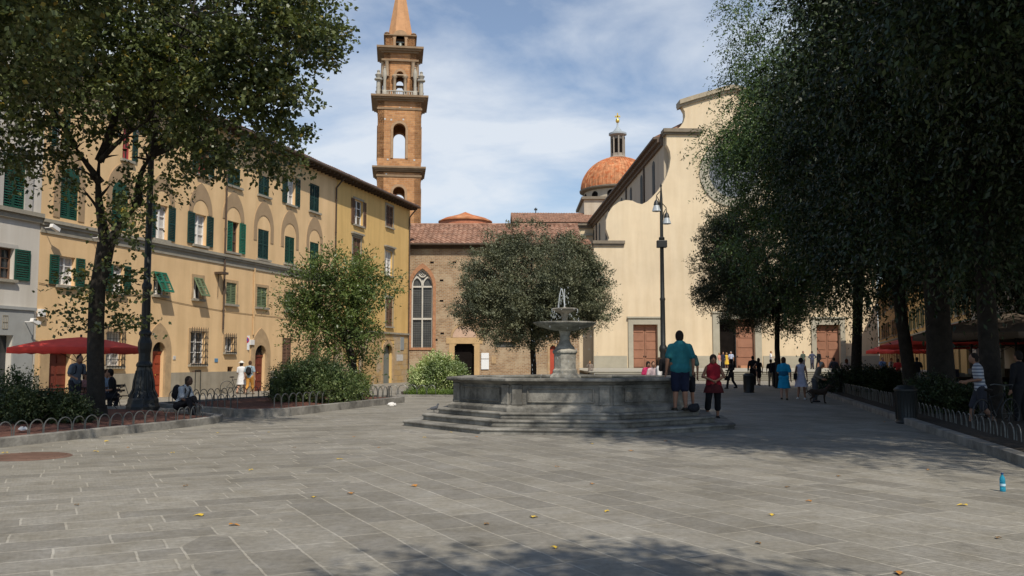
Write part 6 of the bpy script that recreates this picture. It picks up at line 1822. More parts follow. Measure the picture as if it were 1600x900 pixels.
        body.append((wr_ + d * .02, .026 * hs, palm, .034 * hs, .75))
        for fi in range(4):
            o_ = perp * (fi - 1.5) * .019 * hs
            Lf = (.075, .085, .080, .062)[fi] * hs
            b0 = palm + o_; m1 = b0 + d * Lf * .55 + nrm * .008 * -sgn; e1 = m1 + (d * .8 + nrm * -.6 * sgn).normalized() * Lf * .5
            fr = .0088 if fingers else .0115
            body += [(b0, fr * 1.1, m1, fr, 1), (m1, fr, e1, fr * .85, 1)]
        tb = wr_ + d * .03 * hs + perp * -.026 * hs; tm = tb + (d * .7 - perp * .8).normalized() * .04 * hs
        body += [(tb, .013 * hs, tm, .011 * hs, 1), (tm, .011 * hs, tm + (d * .95 - perp * .15).normalized() * .032 * hs, .009 * hs, 1)]
    for sgn in (-1, 1):
        a, b, c = [V(*p) for p in legs[sgn]]
        body += [(a, .088 * r * (.5 + .5 * w), b, .058 * r * (.5 + .5 * w), 1), (b, .056 * r * (.5 + .5 * w), b.lerp(c, .35), .056 * r * (.5 + .5 * w), 1), (b.lerp(c, .35), .055 * r * (.5 + .5 * w), c, .036 * r, 1), (c + Vector((0, .03, -.04)) * k, .04 * r, c + Vector((0, -.14, -.05)) * k, .03 * r, 1)]
    mb = MB()
    for q in body: mb.cap(q[0], q[1], q[2], q[3], q[4] if len(q) > 4 else 1, 12)
    hd = head; HM_ = Matrix.Rotation(la * .7, 3, 'X').to_4x4()
    hk = k * (1.04 + max(0, w - 1.1) * .25)
    mb.ell(hd, (.080 * hk, .096 * hk, .117 * hk), 16, 12, HM_)
    mb.ell(hd + Vector((0, -.03, -.055)) * k, (.062 * hk, .067 * hk, .06 * hk), 12, 8)
    mb.cap(hd + Vector((0, -.09, .015)) * k, .010 * k, hd + Vector((0, -.108, -.02)) * k, .015 * k)
    for sgn in (-1, 1): mb.ell(hd + Vector((sgn * .079, .005, -.005)) * k, (.012 * k, .02 * k, .03 * k), 8, 6)
    b_ = mb.build('body', skin, t, True); remesh(b_, vox if not fingers else 0.0085, 1 if fingers else 1)
    if fingers or vox < .016:
        for sgn in (-1, 1):
            e = MB(); e.ell(hd + Vector((sgn * .03, -.088, .012)) * k, .012 * k, 8, 6); e.build('eye', cloth((0.02, 0.015, 0.012)), t, True)
        e = MB(); e.ell(hd + Vector((0, -.100, -.052)) * k, (.024 * k, .008 * k, .006 * k), 8, 6); e.build('mouth', cloth((0.25, 0.07, 0.06)), t, True)
    # hair
    hm = HAIRS[hair[0]]; mb = MB()
    if hair[1] in ('short', 'cap', 'bald'):
        mb.ell(hd + Vector((0, .018, .022)) * k, (.087 * hk, .097 * hk, .112 * hk), 14, 10); mb.ell(hd + Vector((0, .045, -.03)) * k, (.079 * hk, .066 * hk, .075 * hk), 12, 8)
    elif hair[1] in ('bob', 'long', 'bun', 'hat'):
        mb.ell(hd + Vector((0, .016, .022)) * k, (.096 * hk, .108 * hk, .116 * hk), 14, 10)
        L_ = {'bob': .10, 'long': .24, 'bun': .03, 'hat': .12}[hair[1]]
        mb.cap(hd + Vector((-.055, .035, 0)) * k, .045 * k, hd + Vector((-.06, .045, -L_)) * k, .034 * k); mb.cap(hd + Vector((.055, .035, 0)) * k, .045 * k, hd + Vector((.06, .045, -L_)) * k, .034 * k)
        mb.cap(hd + Vector((0, .06, 0)) * k, .062 * k, hd + Vector((0, .065, -L_)) * k, .052 * k)
        if hair[1] == 'bun': mb.ell(hd + Vector((0, .10, .05)) * k, .045 * k)
    ho = mb.build('hair', hm, t, True); remesh(ho, max(.012, vox * .8))
    if hair[1] == 'hat':
        mb = MB(); c0 = hd + Vector((0, .01, 0)) * k
        mb.lathe([(.19 * k, c0.z + .045 * k), (.195 * k, c0.z + .055 * k), (.10 * k, c0.z + .075 * k), (.095 * k, c0.z + .13 * k), (.06 * k, c0.z + .16 * k), (0, c0.z + .165 * k)], (c0.x, c0.y), 18)
        mb.build('hat', cloth((0.72, 0.70, 0.64)), t, True)
    if hair[1] == 'cap':
        mb = MB(); mb.ell(hd + Vector((0, .01, .035)) * k, (.09 * k, .10 * k, .10 * k)); mb.cap(hd + Vector((-.03, -.10, .06)) * k, .025 * k, hd + Vector((.03, -.13, .055)) * k, .025 * k, .3); mb.build('cap', cloth((0.5, 0.48, 0.42)), t, True)
    # top
    tm = cloth(top[1]); g = .016 * r
    mb = MB()
    tq = lambda q, e=g: mb.cap(q[0], q[1] + e, q[2], q[3] + e, q[4] if len(q) > 4 else 1, 14)
    kind = top[0]
    low = T(0, 0, .86) if not sit else T(0, 0, .94)
    if sit: mb.cap(low, .165 * r * tw, waist, .145 * r * tw + g, .72)
    else:
        mb.cap(T(-.055 * tw, 0, .93), .125 * r * tw, T(.055 * tw, 0, .93), .125 * r * tw, 1.0); mb.cap(T(-.03, 0, .98), .15 * r * tw, waist, .145 * r * tw + g, .72)
    mb.cap(waist, .135 * r * tw + g, chest, .158 * r * tw + g, .68); mb.cap(chest, .152 * r * tw + g, T(0, .01, 1.40), .118 * r * tw + g, .64)
    if belly: mb.cap(T(0, -.04, 1.06), .135 * r * tw + belly * .3 + g, T(0, -.05, 1.20), .15 * r * tw + belly * .3 + g, .8)
    mb.cap(T(-shw + .045, .01, 1.415), .058 * r + g, T(shw - .045, .01, 1.415), .058 * r + g)
    if kind not in ('tank', 'sleeveless'):
        for sgn in (-1, 1):
            sh, el, wr_, d = armpts[sgn]
            if kind in ('tshirt', 'dress'): mb.cap(sh, .060 * r * (.6 + .4 * w) + g, sh.lerp(el, .72), .058 * r * (.6 + .4 * w) + g)
            else: mb.cap(sh, .058 * r * (.6 + .4 * w) + g, el, .046 * r * (.6 + .4 * w) + g); mb.cap(el, .044 * r * (.6 + .4 * w) + g, wr_, .034 * r + g * .6)
    if kind in ('dress', 'tank', 'sleeveless_dress'):
        lowz = {'dress': .52, 'tank': .76, 'sleeveless_dress': .5}[kind]
        if sit: mb.cap(T(0, 0, .95), .17 * r, V(0, -.36, hz + .02), .16 * r, .6)
        else: mb.cap(T(0, 0, 1.0), .145 * r * tw, V(0, 0, lowz + .17), .155 * r * tw if kind == 'tank' else .19 * r * tw, .78)
    nm = {'dress': 'dress', 'sleeveless_dress': 'dress'}.get(kind, 'shirt')
    so = mb.build(nm, tm, t, True); remesh(so, max(.012, vox * .9))
    # bottom
    if bot:
        bm_ = cloth(bot[1]); mb = MB(); kd = bot[0]; e = .014 * r
        mb.cap(T(0, 0, .98), .135 * r * tw, V(0, 0, hz - (.02 if not sit else 0)), .15 * r * tw, .75)
        for sgn in (-1, 1):
            a, b, c = [V(*p) for p in legs[sgn]]
            ww = (.5 + .5 * w)
            if kd in ('trousers', 'capri', 'shorts'):
                mb.cap(a, .098 * r * ww + e, b, .066 * r * ww + e + (.012 if kd == 'shorts' else 0))
                if kd == 'trousers': mb.cap(b, .064 * r * ww + e, c + Vector((0, 0, .02)), .052 * r + e)
                if kd == 'capri': mb.cap(b, .068 * r * ww + e, b.lerp(c, .55), .066 * r * ww + e)
        if kd == 'skirt': mb.cap(V(0, 0, hz), .16 * r * tw, V(0, 0, .62), .17 * r * tw, .75)
        bo = mb.build({'shorts': 'shorts', 'skirt': 'skirt'}.get(kd, 'trousers'), bm_, t, True); remesh(bo, max(.012, vox * .9))
    for sgn in (-1, 1):
        c = V(*legs[sgn][2])
        mb = MB(); mb.cap(c + Vector((0, .035, -.05)) * k, .043 * k, c + Vector((0, -.15, -.057)) * k, .034 * k, 1); mb.box(c.x - .045 * k, c.x + .045 * k, c.y - .18 * k, c.y + .075 * k, c.z - .09 * k, c.z - .06 * k)
        mb.build('shoe', cloth(shoes), t, True)
    for ex in extra:
        if ex[0] == 'backpack':
            mb = MB(); cc = T(0, .19, 1.22); mb.ell(cc, (.16 * k, .11 * k, .22 * k), 14, 10); mb.ell(cc + Vector((0, .07, -.06)) * k, (.12 * k, .07 * k, .11 * k), 12, 8)
            for sgn in (-1, 1): mb.tube([T(sgn * .10, .12, 1.38), T(sgn * .11, .02, 1.49), T(sgn * .11, -.10, 1.40), T(sgn * .12, -.11, 1.22), T(sgn * .14, .10, 1.08)], .018 * k, 6)
            mb.build('backpack', cloth(ex[1]), t, True)
        if ex[0] == 'handbag':
            g_ = ex[2]; sh, el, wr_, d = armpts[g_]; cc = wr_ + Vector((0, 0, -.27 * k))
            mb = MB(); mb.obox(cc, (.12 * k, .32 * k, .26 * k)); mb.tube([cc + Vector((0, -.1, .12)) * k, wr_ + Vector((0, -.02, -.05)), cc + Vector((0, .1, .12)) * k], .012, 6); mb.build('handbag', cloth(ex[1]), t, bevel=.02)
        if ex[0] == 'shoulderbag':
            g_ = ex[2]; mb = MB(); cc = T(g_ * (shw + .06), .04, .98); mb.obox(cc, (.10 * k, .30 * k, .26 * k)); mb.tube([cc + Vector((0, -.12, .1)) * k, T(g_ * (shw - .04), -.08, 1.35), T(g_ * (shw - .05), .01, 1.49), T(g_ * (shw - .04), .10, 1.35), cc + Vector((0, .12, .1)) * k], .012 * k, 6); mb.build('handbag', cloth(ex[1]), t, bevel=.02)
        if ex[0] == 'book':
            c0 = (armpts[-1][2] + armpts[1][2]) / 2 + Vector((0, -.08, .03)) * k; mb = MB(); mb.obox(c0, (.22 * k, .14 * k, .02 * k)); mb.build('paper', WHITE, t)
        if ex[0] == 'skirtflare':
            mb = MB(); z0, z1, r0, r1 = ex[2:]; n = 24; vs = []
            for zz, rr in ((z1, r1), ((z0 + z1) / 2, (r0 + r1) / 2 * 1.02), (z0, r0), (z0 + .01, r0 - .015), (z1, r1 - .02)):
                for q in range(n):
                    a = 2 * PI * q / n; wv = 1 + (.06 * math.sin(a * 6) * (1 if zz < (z0 + z1) / 2 + .01 else .3))
                    vs.append((rr * wv * math.cos(a) * k * 1.0, rr * wv * math.sin(a) * k * .8, zz * k))
            fs = [(i * n + q, i * n + (q + 1) % n, (i + 1) * n + (q + 1) % n, (i + 1) * n + q) for i in range(4) for q in range(n)]
            mb.add(vs, fs); mb.build('skirt', cloth(ex[1]), t, True)
        if ex[0] == 'belt':
            mb = MB(); zc = T(0, 0, 1.08); mb.cap(zc - Vector((0, 0, .02)), .142 * r * tw + g * 1.9, zc + Vector((0, 0, .02)), .142 * r * tw + g * 1.9, .74, 18); mb.build('belt', cloth(ex[1]), t, True)
        if ex[0] == 'umb': pass
    return t
def gp(px, Y, z=None):
    p = at(px, 600, Y); return (p.x, Y, gz(p.x, Y) if z is None else z)
TEAL = (0.020, 0.145, 0.165)
# by the fountain
person('large man in a teal t-shirt and navy shorts standing on the fountain step', gp(1063, 20.55, 0.41), 186, 1.80, 1.27, SKINT, ('tshirt', TEAL), ('shorts', (0.010, 0.014, 0.035)), ('dark', 'short'), 'stand', ('down', 'down'), (0.05, 0.04, 0.03), .014, fingers=True, belly=.13)
person('person in a green-grey shirt and black shorts half hidden behind the large man', gp(1076, 21.95, 0.41), 185, 1.52, 0.95, SKINT, ('tshirt', (0.06, 0.12, 0.11)), ('shorts', (0.012, 0.012, 0.015)), ('dark', 'short'), 'stand', ('down', 'bent'), (0.02, 0.02, 0.02), .016, extra=(('skirtflare', (0.5, 0.5, 0.48), .50, .53, .20, .20),) if False else ())
person('woman in a red sleeveless top and black cropped trousers with clasped hands by the fountain', gp(1115, 22.5, 0.12), -6, 1.56, 1.25, SKINT, ('tank', (0.28, 0.012, 0.024)), ('capri', (0.010, 0.010, 0.012)), ('dark', 'bob'), 'contra', ('waist', 'waist'), (0.02, 0.02, 0.02), .014, fingers=True, extra=(('skirtflare', (0.075, 0.012, 0.014), .70, .96, .29, .20),))
person('woman in black leaning at the fountain left of the large man', gp(1044, 24.6, 0.30), 150, 1.55, 1.1, SKINT, ('long', (0.012, 0.011, 0.012)), ('trousers', (0.012, 0.012, 0.014)), ('brown', 'bob'), 'stand', ('bent', 'bent'), vox=.018)
person('woman in a white blouse talking behind the fountain rim', gp(1030, 27.2), 80, 1.62, .95, SKIN, ('tshirt', (0.62, 0.60, 0.58)), ('trousers', (0.10, 0.08, 0.07)), ('brown', 'bob'), 'sit' if False else 'stand', ('bent', 'down'), vox=.02)
person('person in a pale top seen over the fountain rim between the pink and white tops', gp(1021, 33.0), 10, 1.5, .95, SKIN, ('tshirt', (0.55, 0.42, 0.42)), ('trousers', (0.05, 0.05, 0.07)), ('dark', 'short'), 'stand')
person('woman in a bright pink top seen over the fountain rim', gp(1013, 34.5), 10, 1.50, 1.0, SKIN, ('tshirt', (0.70, 0.05, 0.16)), ('trousers', (0.05, 0.05, 0.07)), ('dark', 'bob'), 'stand')
person('woman in grey beside the cream church wall behind the fountain column', gp(922, 72.0, -.1), -20, 1.6, .95, SKIN, ('long', (0.22, 0.18, 0.15)), ('trousers', (0.08, 0.07, 0.07)), ('fair', 'long'), 'stand', ('face', 'down'))
# the middle distance
person('woman in black holding a large bag at her side, facing left', gp(1143, 49.0), -70, 1.62, .9, SKIND, ('long', (0.012, 0.012, 0.013)), ('trousers', (0.012, 0.012, 0.014)), ('dark', 'long'), 'walk', ('bag', 'front'), extra=(('handbag', (0.012, 0.011, 0.010), -1),))
person('man in a black jacket behind the round waste bin', gp(1177, 56.0), 175, 1.82, 1.1, SKIN, ('long', (0.010, 0.010, 0.012)), ('trousers', (0.010, 0.010, 0.012)), ('dark', 'short'), 'stand')
person('woman in a short black dress walking away beside the man in the black jacket', gp(1186, 55.0), 175, 1.68, .95, SKIN, ('tank', (0.010, 0.010, 0.012)), ('skirt', (0.010, 0.010, 0.012)), ('dark', 'bob'), 'walk', ('down', 'hip'))
person('person in a black top and beige wide trousers near the thin holm oak trunk', gp(1205, 54.0), 160, 1.60, .95, SKIN, ('tshirt', (0.012, 0.012, 0.012)), ('trousers', (0.30, 0.25, 0.17)), ('dark', 'short'), 'stand', ('bent', 'down'))
person('man in dark navy clothes next to the person in beige trousers', gp(1213, 52.0), 170, 1.68, 1.05, SKIN, ('long', (0.012, 0.016, 0.03)), ('trousers', (0.012, 0.012, 0.016)), ('dark', 'short'), 'stand')
person('woman with dark bobbed hair in a bright turquoise belted dress', gp(1225, 35.0), 160, 1.66, 1.2, SKIN, ('dress', (0.012, 0.26, 0.46)), None, ('brown', 'bob'), 'walk', ('down', 'bent'), (0.05, 0.04, 0.03), .018, extra=(('belt', (0.006, 0.10, 0.20)), ('skirtflare', (0.012, 0.26, 0.46), .50, 1.04, .25, .16)))
person('woman in a pale lilac sleeveless dress beside the turquoise dress', gp(1252, 35.5), 150, 1.64, .95, SKINT, ('tank', (0.48, 0.48, 0.60)), None, ('dark', 'bun'), 'walk', ('down', 'down'), (0.6, 0.6, 0.6), .018, extra=(('skirtflare', (0.48, 0.48, 0.60), .55, 1.02, .27, .15), ('shoulderbag', (0.02, 0.02, 0.02), 1)))
person('grey-haired person bending forward beside the parked bicycle', gp(1273, 33.5), 60, 1.55, 1.1, SKINT, ('long', (0.17, 0.15, 0.13)), ('trousers', (0.07, 0.07, 0.08)), ('grey', 'short'), 'stand', ('bent', 'bent'), vox=.02, lean=24)
person('man in a dark grey suit at the foot of the church steps on the right', gp(1304, 56.5), 180, 1.72, 1.0, SKIN, ('long', (0.05, 0.05, 0.065)), ('trousers', (0.04, 0.04, 0.05)), ('dark', 'short'), 'stand', ('front', 'front'))
person('woman with long red hair in a pale pink top beside the right-hand trunk', gp(1324, 50.5), 190, 1.62, .9, SKIN, ('tshirt', (0.58, 0.45, 0.44)), ('skirt', (0.45, 0.30, 0.25)), ('red', 'long'), 'stand')
# on the church steps and terrace
TZ = 0.7
person('woman in a yellow dress at the open church door', gp(1136, 96.0, TZ), 10, 1.66, 1.0, SKIN, ('tank', (0.62, 0.40, 0.05)), None, ('fair', 'bob'), 'stand', vox=.03, extra=(('skirtflare', (0.62, 0.40, 0.05), .45, 1.05, .30, .15),))
person('person in a dark outfit standing between the yellow dress and the left door post', gp(1130.5, 95.0, TZ), 20, 1.72, 1.0, SKIN, ('long', (0.02, 0.022, 0.04)), ('trousers', (0.02, 0.02, 0.03)), ('brown', 'short'), 'stand', vox=.03)
person('woman in a pink and peach top left of the group at the church door', gp(1124.5, 94.0, TZ), 40, 1.62, 1.0, SKIN, ('tshirt', (0.55, 0.26, 0.20)), ('trousers', (0.4, 0.38, 0.36)), ('fair', 'bob'), 'stand', ('bent', 'down'), vox=.03)
person('man in a pale blue shirt at the right of the open church door', gp(1143, 97.0, TZ), -20, 1.78, 1.0, SKIN, ('tshirt', (0.42, 0.48, 0.62)), ('trousers', (0.02, 0.02, 0.03)), ('grey', 'short'), 'stand', ('bent', 'down'), vox=.03)
person('person in a bright white shirt on the church terrace above the couple in black', gp(1205.5, 84.0, TZ), 80, 1.72, 1.0, SKIN, ('tshirt', (0.75, 0.75, 0.76)), ('trousers', (0.25, 0.2, 0.16)), ('fair', 'short'), 'stand', ('bent', 'bent'), vox=.03)
person('person in a patterned dark green top on the terrace above the lilac dress', gp(1256, 88.0, TZ), 20, 1.75, 1.0, SKIN, ('tshirt', (0.07, 0.09, 0.07)), ('trousers', (0.03, 0.03, 0.04)), ('dark', 'short'), 'stand', vox=.03)
person('man in a blue suit seen from behind before the right church door', gp(1270, 87.0, TZ), 190, 1.74, 1.1, SKIN, ('long', (0.05, 0.06, 0.10)), ('trousers', (0.06, 0.06, 0.09)), ('dark', 'short'), 'stand', ('hip', 'hip'), vox=.03)
person('man in a black suit facing left, rightmost on the church terrace', gp(1280.5, 86.0, TZ), -70, 1.76, .95, SKIN, ('long', (0.012, 0.012, 0.014)), ('trousers', (0.012, 0.012, 0.014)), ('dark', 'short'), 'walk', vox=.03)
# left side
person('man in a grey-blue shirt with a backpack bending forward under the red umbrella', gp(117, 27.0), 60, 1.74, 1.0, SKINT, ('tshirt', (0.14, 0.17, 0.21)), ('trousers', (0.03, 0.03, 0.04)), ('dark', 'short'), 'stand', ('bent', 'bent'), vox=.018, extra=(('backpack', (0.02, 0.02, 0.03)),), lean=14)
person('woman in a pink top sitting at the cafe table left of the tree trunk', gp(133, 27.6), 70, 1.62, .95, SKIN, ('tank', (0.50, 0.25, 0.24)), ('trousers', (0.04, 0.04, 0.06)), ('brown', 'bob'), 'sit', ('bent', 'bent'), vox=.018)
person('man in a light blue shirt at the cafe table, half hidden by the tree trunk', gp(166, 28.4), 60, 1.70, 1.0, SKIN, ('tshirt', (0.30, 0.40, 0.50)), ('trousers', (0.04, 0.04, 0.06)), ('brown', 'short'), 'sit', ('bent', 'bent'), vox=.018)
person('man in a black t-shirt sitting at the cafe table right of the tree trunk', gp(178, 27.2), -75, 1.74, 1.0, SKINT, ('tshirt', (0.012, 0.012, 0.013)), ('trousers', (0.015, 0.015, 0.02)), ('dark', 'short'), 'sit', ('bent', 'bent'), vox=.018, lean=8)
person('man with a black backpack sitting on the low kerb and looking down at his hands', (-8.85, 24.0, 0.0), 78, 1.72, 1.0, SKIND, ('tshirt', (0.36, 0.40, 0.44)), ('trousers', (0.012, 0.012, 0.015)), ('dark', 'short'), 'sitlow', ('read', 'read'), vox=.016, lean=20, extra=(('backpack', (0.012, 0.012, 0.014)),))
person('woman in a white dress and straw sun hat on the pavement by the palazzo', gp(376.5, 47.5), 170, 1.70, 1.0, SKIN, ('dress', (0.68, 0.68, 0.68)), None, ('brown', 'hat'), 'walk', ('down', 'bent'), (0.1, 0.07, 0.05), .02, extra=(('skirtflare', (0.68, 0.68, 0.68), .52, 1.02, .24, .16),))
person('man in orange-brown shorts with a big black backpack on the pavement by the palazzo', gp(390, 47.0), 175, 1.74, 1.0, SKIN, ('tshirt', (0.25, 0.32, 0.36)), ('capri', (0.50, 0.24, 0.05)), ('brown', 'short'), 'walk', ('down', 'down'), (0.2, 0.15, 0.1), .02, extra=(('backpack', (0.012, 0.012, 0.014)),))
# right side, in the shade of the market
stp = person('man in a white striped shirt pushing a bicycle under the right-hand trees', gp(1532, 21.0, 0), -110, 1.72, 1.1, SKINT, ('tshirt', (0.50, 0.52, 0.55)), ('shorts', (0.04, 0.04, 0.05)), ('dark', 'short'), 'walk', ('bent', 'bent'), vox=.018, lean=8)
person('person in dark clothes standing at the right edge of the picture under the awning', gp(1594, 21.0, 0), 200, 1.76, 1.05, SKINT, ('long', (0.015, 0.014, 0.016)), ('trousers', (0.015, 0.015, 0.016)), ('dark', 'short'), 'stand')
person('person in a white top at a market table under the farther red umbrella', gp(1394, 66.0), 30, 1.70, 1.0, SKIN, ('tshirt', (0.55, 0.58, 0.62)), ('trousers', (0.05, 0.05, 0.06)), ('brown', 'short'), 'stand', ('bent', 'down'))
person('man in a blue shirt beside the white top under the farther red umbrella', gp(1380, 64.0), 10, 1.74, 1.0, SKIN, ('tshirt', (0.15, 0.24, 0.42)), ('trousers', (0.05, 0.05, 0.06)), ('dark', 'short'), 'stand', ('bent', 'down'))
person('person in a black top between the leaning trunk and the thick trunk', gp(1434, 52.0), 170, 1.72, 1.05, SKIN, ('tshirt', (0.02, 0.02, 0.025)), ('trousers', (0.25, 0.27, 0.30)), ('dark', 'short'), 'stand')
person('woman in a red top walking by the leaning trunk on the market side', gp(1404, 58.0), 150, 1.66, 1.0, SKIN, ('tshirt', (0.45, 0.03, 0.03)), ('trousers', (0.03, 0.03, 0.04)), ('brown', 'bob'), 'walk')

m_, nt_, b_ = mbase('striped_cloth')
tc_ = N(nt_, 'ShaderNodeTexCoord'); wv_ = N(nt_, 'ShaderNodeTexWave', bands_direction='Z'); wv_.inputs['Scale'].default_value = 4.2
cr_ = N(nt_, 'ShaderNodeValToRGB'); cr_.color_ramp.elements[0].position = .35; cr_.color_ramp.elements[1].position = .5; cr_.color_ramp.elements[0].color = (.14, .16, .22, 1); cr_.color_ramp.elements[1].color = (.50, .51, .53, 1)
nt_.links.new(tc_.outputs['Object'], wv_.inputs['Vector']); nt_.links.new(wv_.outputs['Fac'], cr_.inputs[0]); nt_.links.new(cr_.outputs[0], b_.inputs['Base Color']); b_.inputs['Roughness'].default_value = .9
for c_ in stp.children:
    if c_.name.startswith('shirt'): c_.data.materials.clear(); c_.data.materials.append(m_)
# ---------------------------------------------------------------- dog, pigeon
p = gp(1278, 32.5); dg = thing('dog', 'dark brown dog on a lead beside the grey-haired person', 'dog', p, R(75))
mb = MB()
mb.cap((0, -.20, .42), .115, (0, .02, .41), .10); mb.cap((0, .02, .41), .10, (0, .24, .43), .088)
mb.cap((0, -.24, .47), .075, (0, -.36, .60), .055); mb.ell((0, -.41, .63), (.06, .085, .062)); mb.cap((0, -.46, .62), .038, (0, -.56, .60), .024)
for sx in (-1, 1):
    mb.cap((sx * .07, -.22, .38), .045, (sx * .07, -.20, .20), .026); mb.cap((sx * .07, -.20, .20), .025, (sx * .07, -.22, .04), .02); mb.ell((sx * .07, -.24, .025), (.025, .04, .022))
    mb.cap((sx * .07, .22, .40), .065, (sx * .075, .15, .25), .04); mb.cap((sx * .075, .15, .25), .036, (sx * .075, .28, .16), .022); mb.cap((sx * .075, .28, .16), .021, (sx * .075, .25, .04), .019); mb.ell((sx * .075, .23, .025), (.025, .04, .022))
    mb.cap((sx * .05, -.39, .68), .022, (sx * .065, -.41, .61), .014)
mb.cap((0, .30, .46), .025, (0, .44, .36), .012)
b = mb.build('body', cloth((0.035, 0.022, 0.015)), dg, True); remesh(b, .013)
mb = MB(); mb.tube([(.055 * math.cos(2 * PI * q / 12), -.29 + .02 * math.sin(2 * PI * q / 12), .52 + .06 * math.sin(2 * PI * q / 12)) for q in range(12)], .012, 5, True); mb.build('collar', REDCLOTH, dg, True)
pp_ = (FX - 3.36, FY - 0.5, 0.275)
pg = thing('pigeon', 'small dark grey pigeon on the left end of the fountain steps', 'pigeon', pp_, R(100))
mb = MB(); mb.cap((0, -.05, .115), .05, (0, .06, .10), .035); mb.cap((0, .06, .10), .03, (0, .17, .075), .012, .6); mb.cap((0, -.07, .14), .03, (0, -.095, .19), .02); mb.ell((0, -.10, .205), (.02, .026, .02)); mb.cap((0, -.12, .203), .006, (0, -.145, .198), .003)
for sx in (-1, 1): mb.cap((sx * .02, 0, .075), .012, (sx * .02, 0, .012), .006); mb.cap((sx * .02, .0, .008), .005, (sx * .02, -.035, .006), .004)
b = mb.build('body', cloth((0.085, 0.09, 0.10)), pg, True); remesh(b, .007)

# ---------------------------------------------------------------- umbrellas, market, tables
def parasol(p, label, half, zc, zt, mat, group, rz=0.0, square=True, val=0.22):
    u = thing('parasol', label, 'parasol', p, rz, group)
    n = 4 if square else 8; rc = half * (math.sqrt(2) if square else 1); ph = PI / 4 if square else 0
    mb = MB(); seg = 8
    vs = [(0, 0, zt)]; ring = []
    for k in range(n * seg):
        i, t = divmod(k, seg); a0, a1 = ph + 2 * PI * i / n, ph + 2 * PI * (i + 1) / n
        q = Vector((rc * math.cos(a0), rc * math.sin(a0))).lerp(Vector((rc * math.cos(a1), rc * math.sin(a1))), t / seg)
        ring.append((q, -0.05 * math.sin(PI * t / seg)))
    for lv in (0.33, 0.66, 1.0):
        for q, sg in ring: vs.append((q.x * lv, q.y * lv, zt + (zc - zt) * lv + sg * lv * -1.0 * 0.5 + (0.06 * math.sin(PI * lv))))
    for q, sg in ring: vs.append((q.x * 1.005, q.y * 1.005, zc - val + .02 * math.sin(q.x * 9 + q.y * 7)))
    m_ = n * seg
    fs = [(0, 1 + k, 1 + (k + 1) % m_) for k in range(m_)] + [(1 + l * m_ + k, 1 + (l + 1) * m_ + k, 1 + (l + 1) * m_ + (k + 1) % m_, 1 + l * m_ + (k + 1) % m_) for l in range(3) for k in range(m_)]
    mb.add(vs, fs); c = mb.build('canopy', mat, u, True)
    so = c.modifiers.new('thick', 'SOLIDIFY'); so.thickness = .012
    mb = MB(); mb.tube([(0, 0, 0), (0, 0, zt + .08)], .035, 10); mb.lathe([(.3, 0), (.3, .08), (.06, .12), (.05, .3)], (0, 0), 16); mb.build('pole', IRON if mat is not BROWNCL else BARK2, u, True)
    for k in range(n):
        a = ph + 2 * PI * k / n
        mb = MB(); mb.tube([(0, 0, zt - .12), (rc * .97 * math.cos(a), rc * .97 * math.sin(a), zc - .03)], .014, 5); mb.tube([(0, 0, zc - .5), (rc * .5 * math.cos(a), rc * .5 * math.sin(a), (zt + zc) / 2 - .08)], .012, 5); mb.build('rib', IRON, u)
    return u
u0 = gp(124, 29.0)
parasol(u0, 'large square red cafe parasol behind the leaning tree on the left', 1.55, 2.0, 2.36, REDCLOTH, 'red parasols', 0.04, val=0.18)
parasol(gp(1403, 66.0), 'red parasol in front of the orange house, between the two right-hand trunks', 1.5, 2.25, 2.9, REDCLOTH, 'red parasols', 0.3)
parasol(gp(1450, 47.0), 'red parasol behind the thickest trunk of the right bed', 1.7, 2.35, 2.95, REDCLOTH, 'red parasols', 0.1)
parasol(gp(1520, 36.0), 'red parasol behind the thickest trunk, nearest and brightest of the market', 1.8, 2.4, 3.15, REDCLOTH, 'red parasols', 0.45)
parasol(gp(1590, 31.0), 'wide taupe market awning at the right edge', 2.3, 2.45, 3.2, BROWNCL, 'taupe market awnings', 0.3)
parasol(gp(1560, 44.0), 'taupe market awning farther back behind the nearest red parasol', 2.2, 2.4, 3.1, BROWNCL, 'taupe market awnings', 0.3)
def table(p, label, rz=0.0, cloth_=None, group='small cafe tables'):
    t = thing('table', label, 'table', p, rz, group)
    mb = MB(); mb.box(-.36, .36, -.36, .36, .71, .74); mb.build('table_top', cloth_ or IRON, t, bevel=.008)
    for a, b in ((-1, -1), (-1, 1), (1, -1), (1, 1)):
        mb = MB(); mb.tube([(a * .30, b * .30, 0), (a * .26, b * .26, .71)], .014, 6); mb.build('leg', IRON, t, True)
    return t
def chair(p, label, rz=0.0, group='folding cafe chairs', mat=None):
    t = thing('chair', label, 'chair', p, rz, group); mat = mat or IRON
    mb = MB()
    for k in range(5): mb.box(-.2, .2, -.2 + k * .082, -.135 + k * .082, .44, .46)
    mb.build('seat', mat, t)
    mb = MB(); mb.box(-.2, .2, .20, .22, .72, .80); mb.box(-.2, .2, .19, .21, .58, .64); mb.build('backrest', mat, t)
    for sx in (-1, 1):
        mb = MB(); mb.tube([(sx * .2, -.24, 0), (sx * .2, .21, .82)], .011, 5); mb.build('leg', mat, t, True)
        mb = MB(); mb.tube([(sx * .185, .24, 0), (sx * .185, -.2, .45)], .011, 5); mb.build('leg', mat, t, True)
    return t
a = gp(150, 27.6); table(a, 'small dark cafe table behind the leaning trunk, under the red parasol', .2, M('table_wood', (0.10, 0.07, 0.05)))
a = gp(133, 27.6); chair((a[0] , a[1], a[2]), 'cafe chair of the woman in pink, left of the tree trunk', R(70))
a = gp(178, 27.2); chair((a[0], a[1], a[2]), 'cafe chair of the man in the black t-shirt, right of the tree trunk', R(-75))
a = gp(166, 28.4); chair((a[0], a[1], a[2]), 'cafe chair of the man in the light blue shirt', R(60))
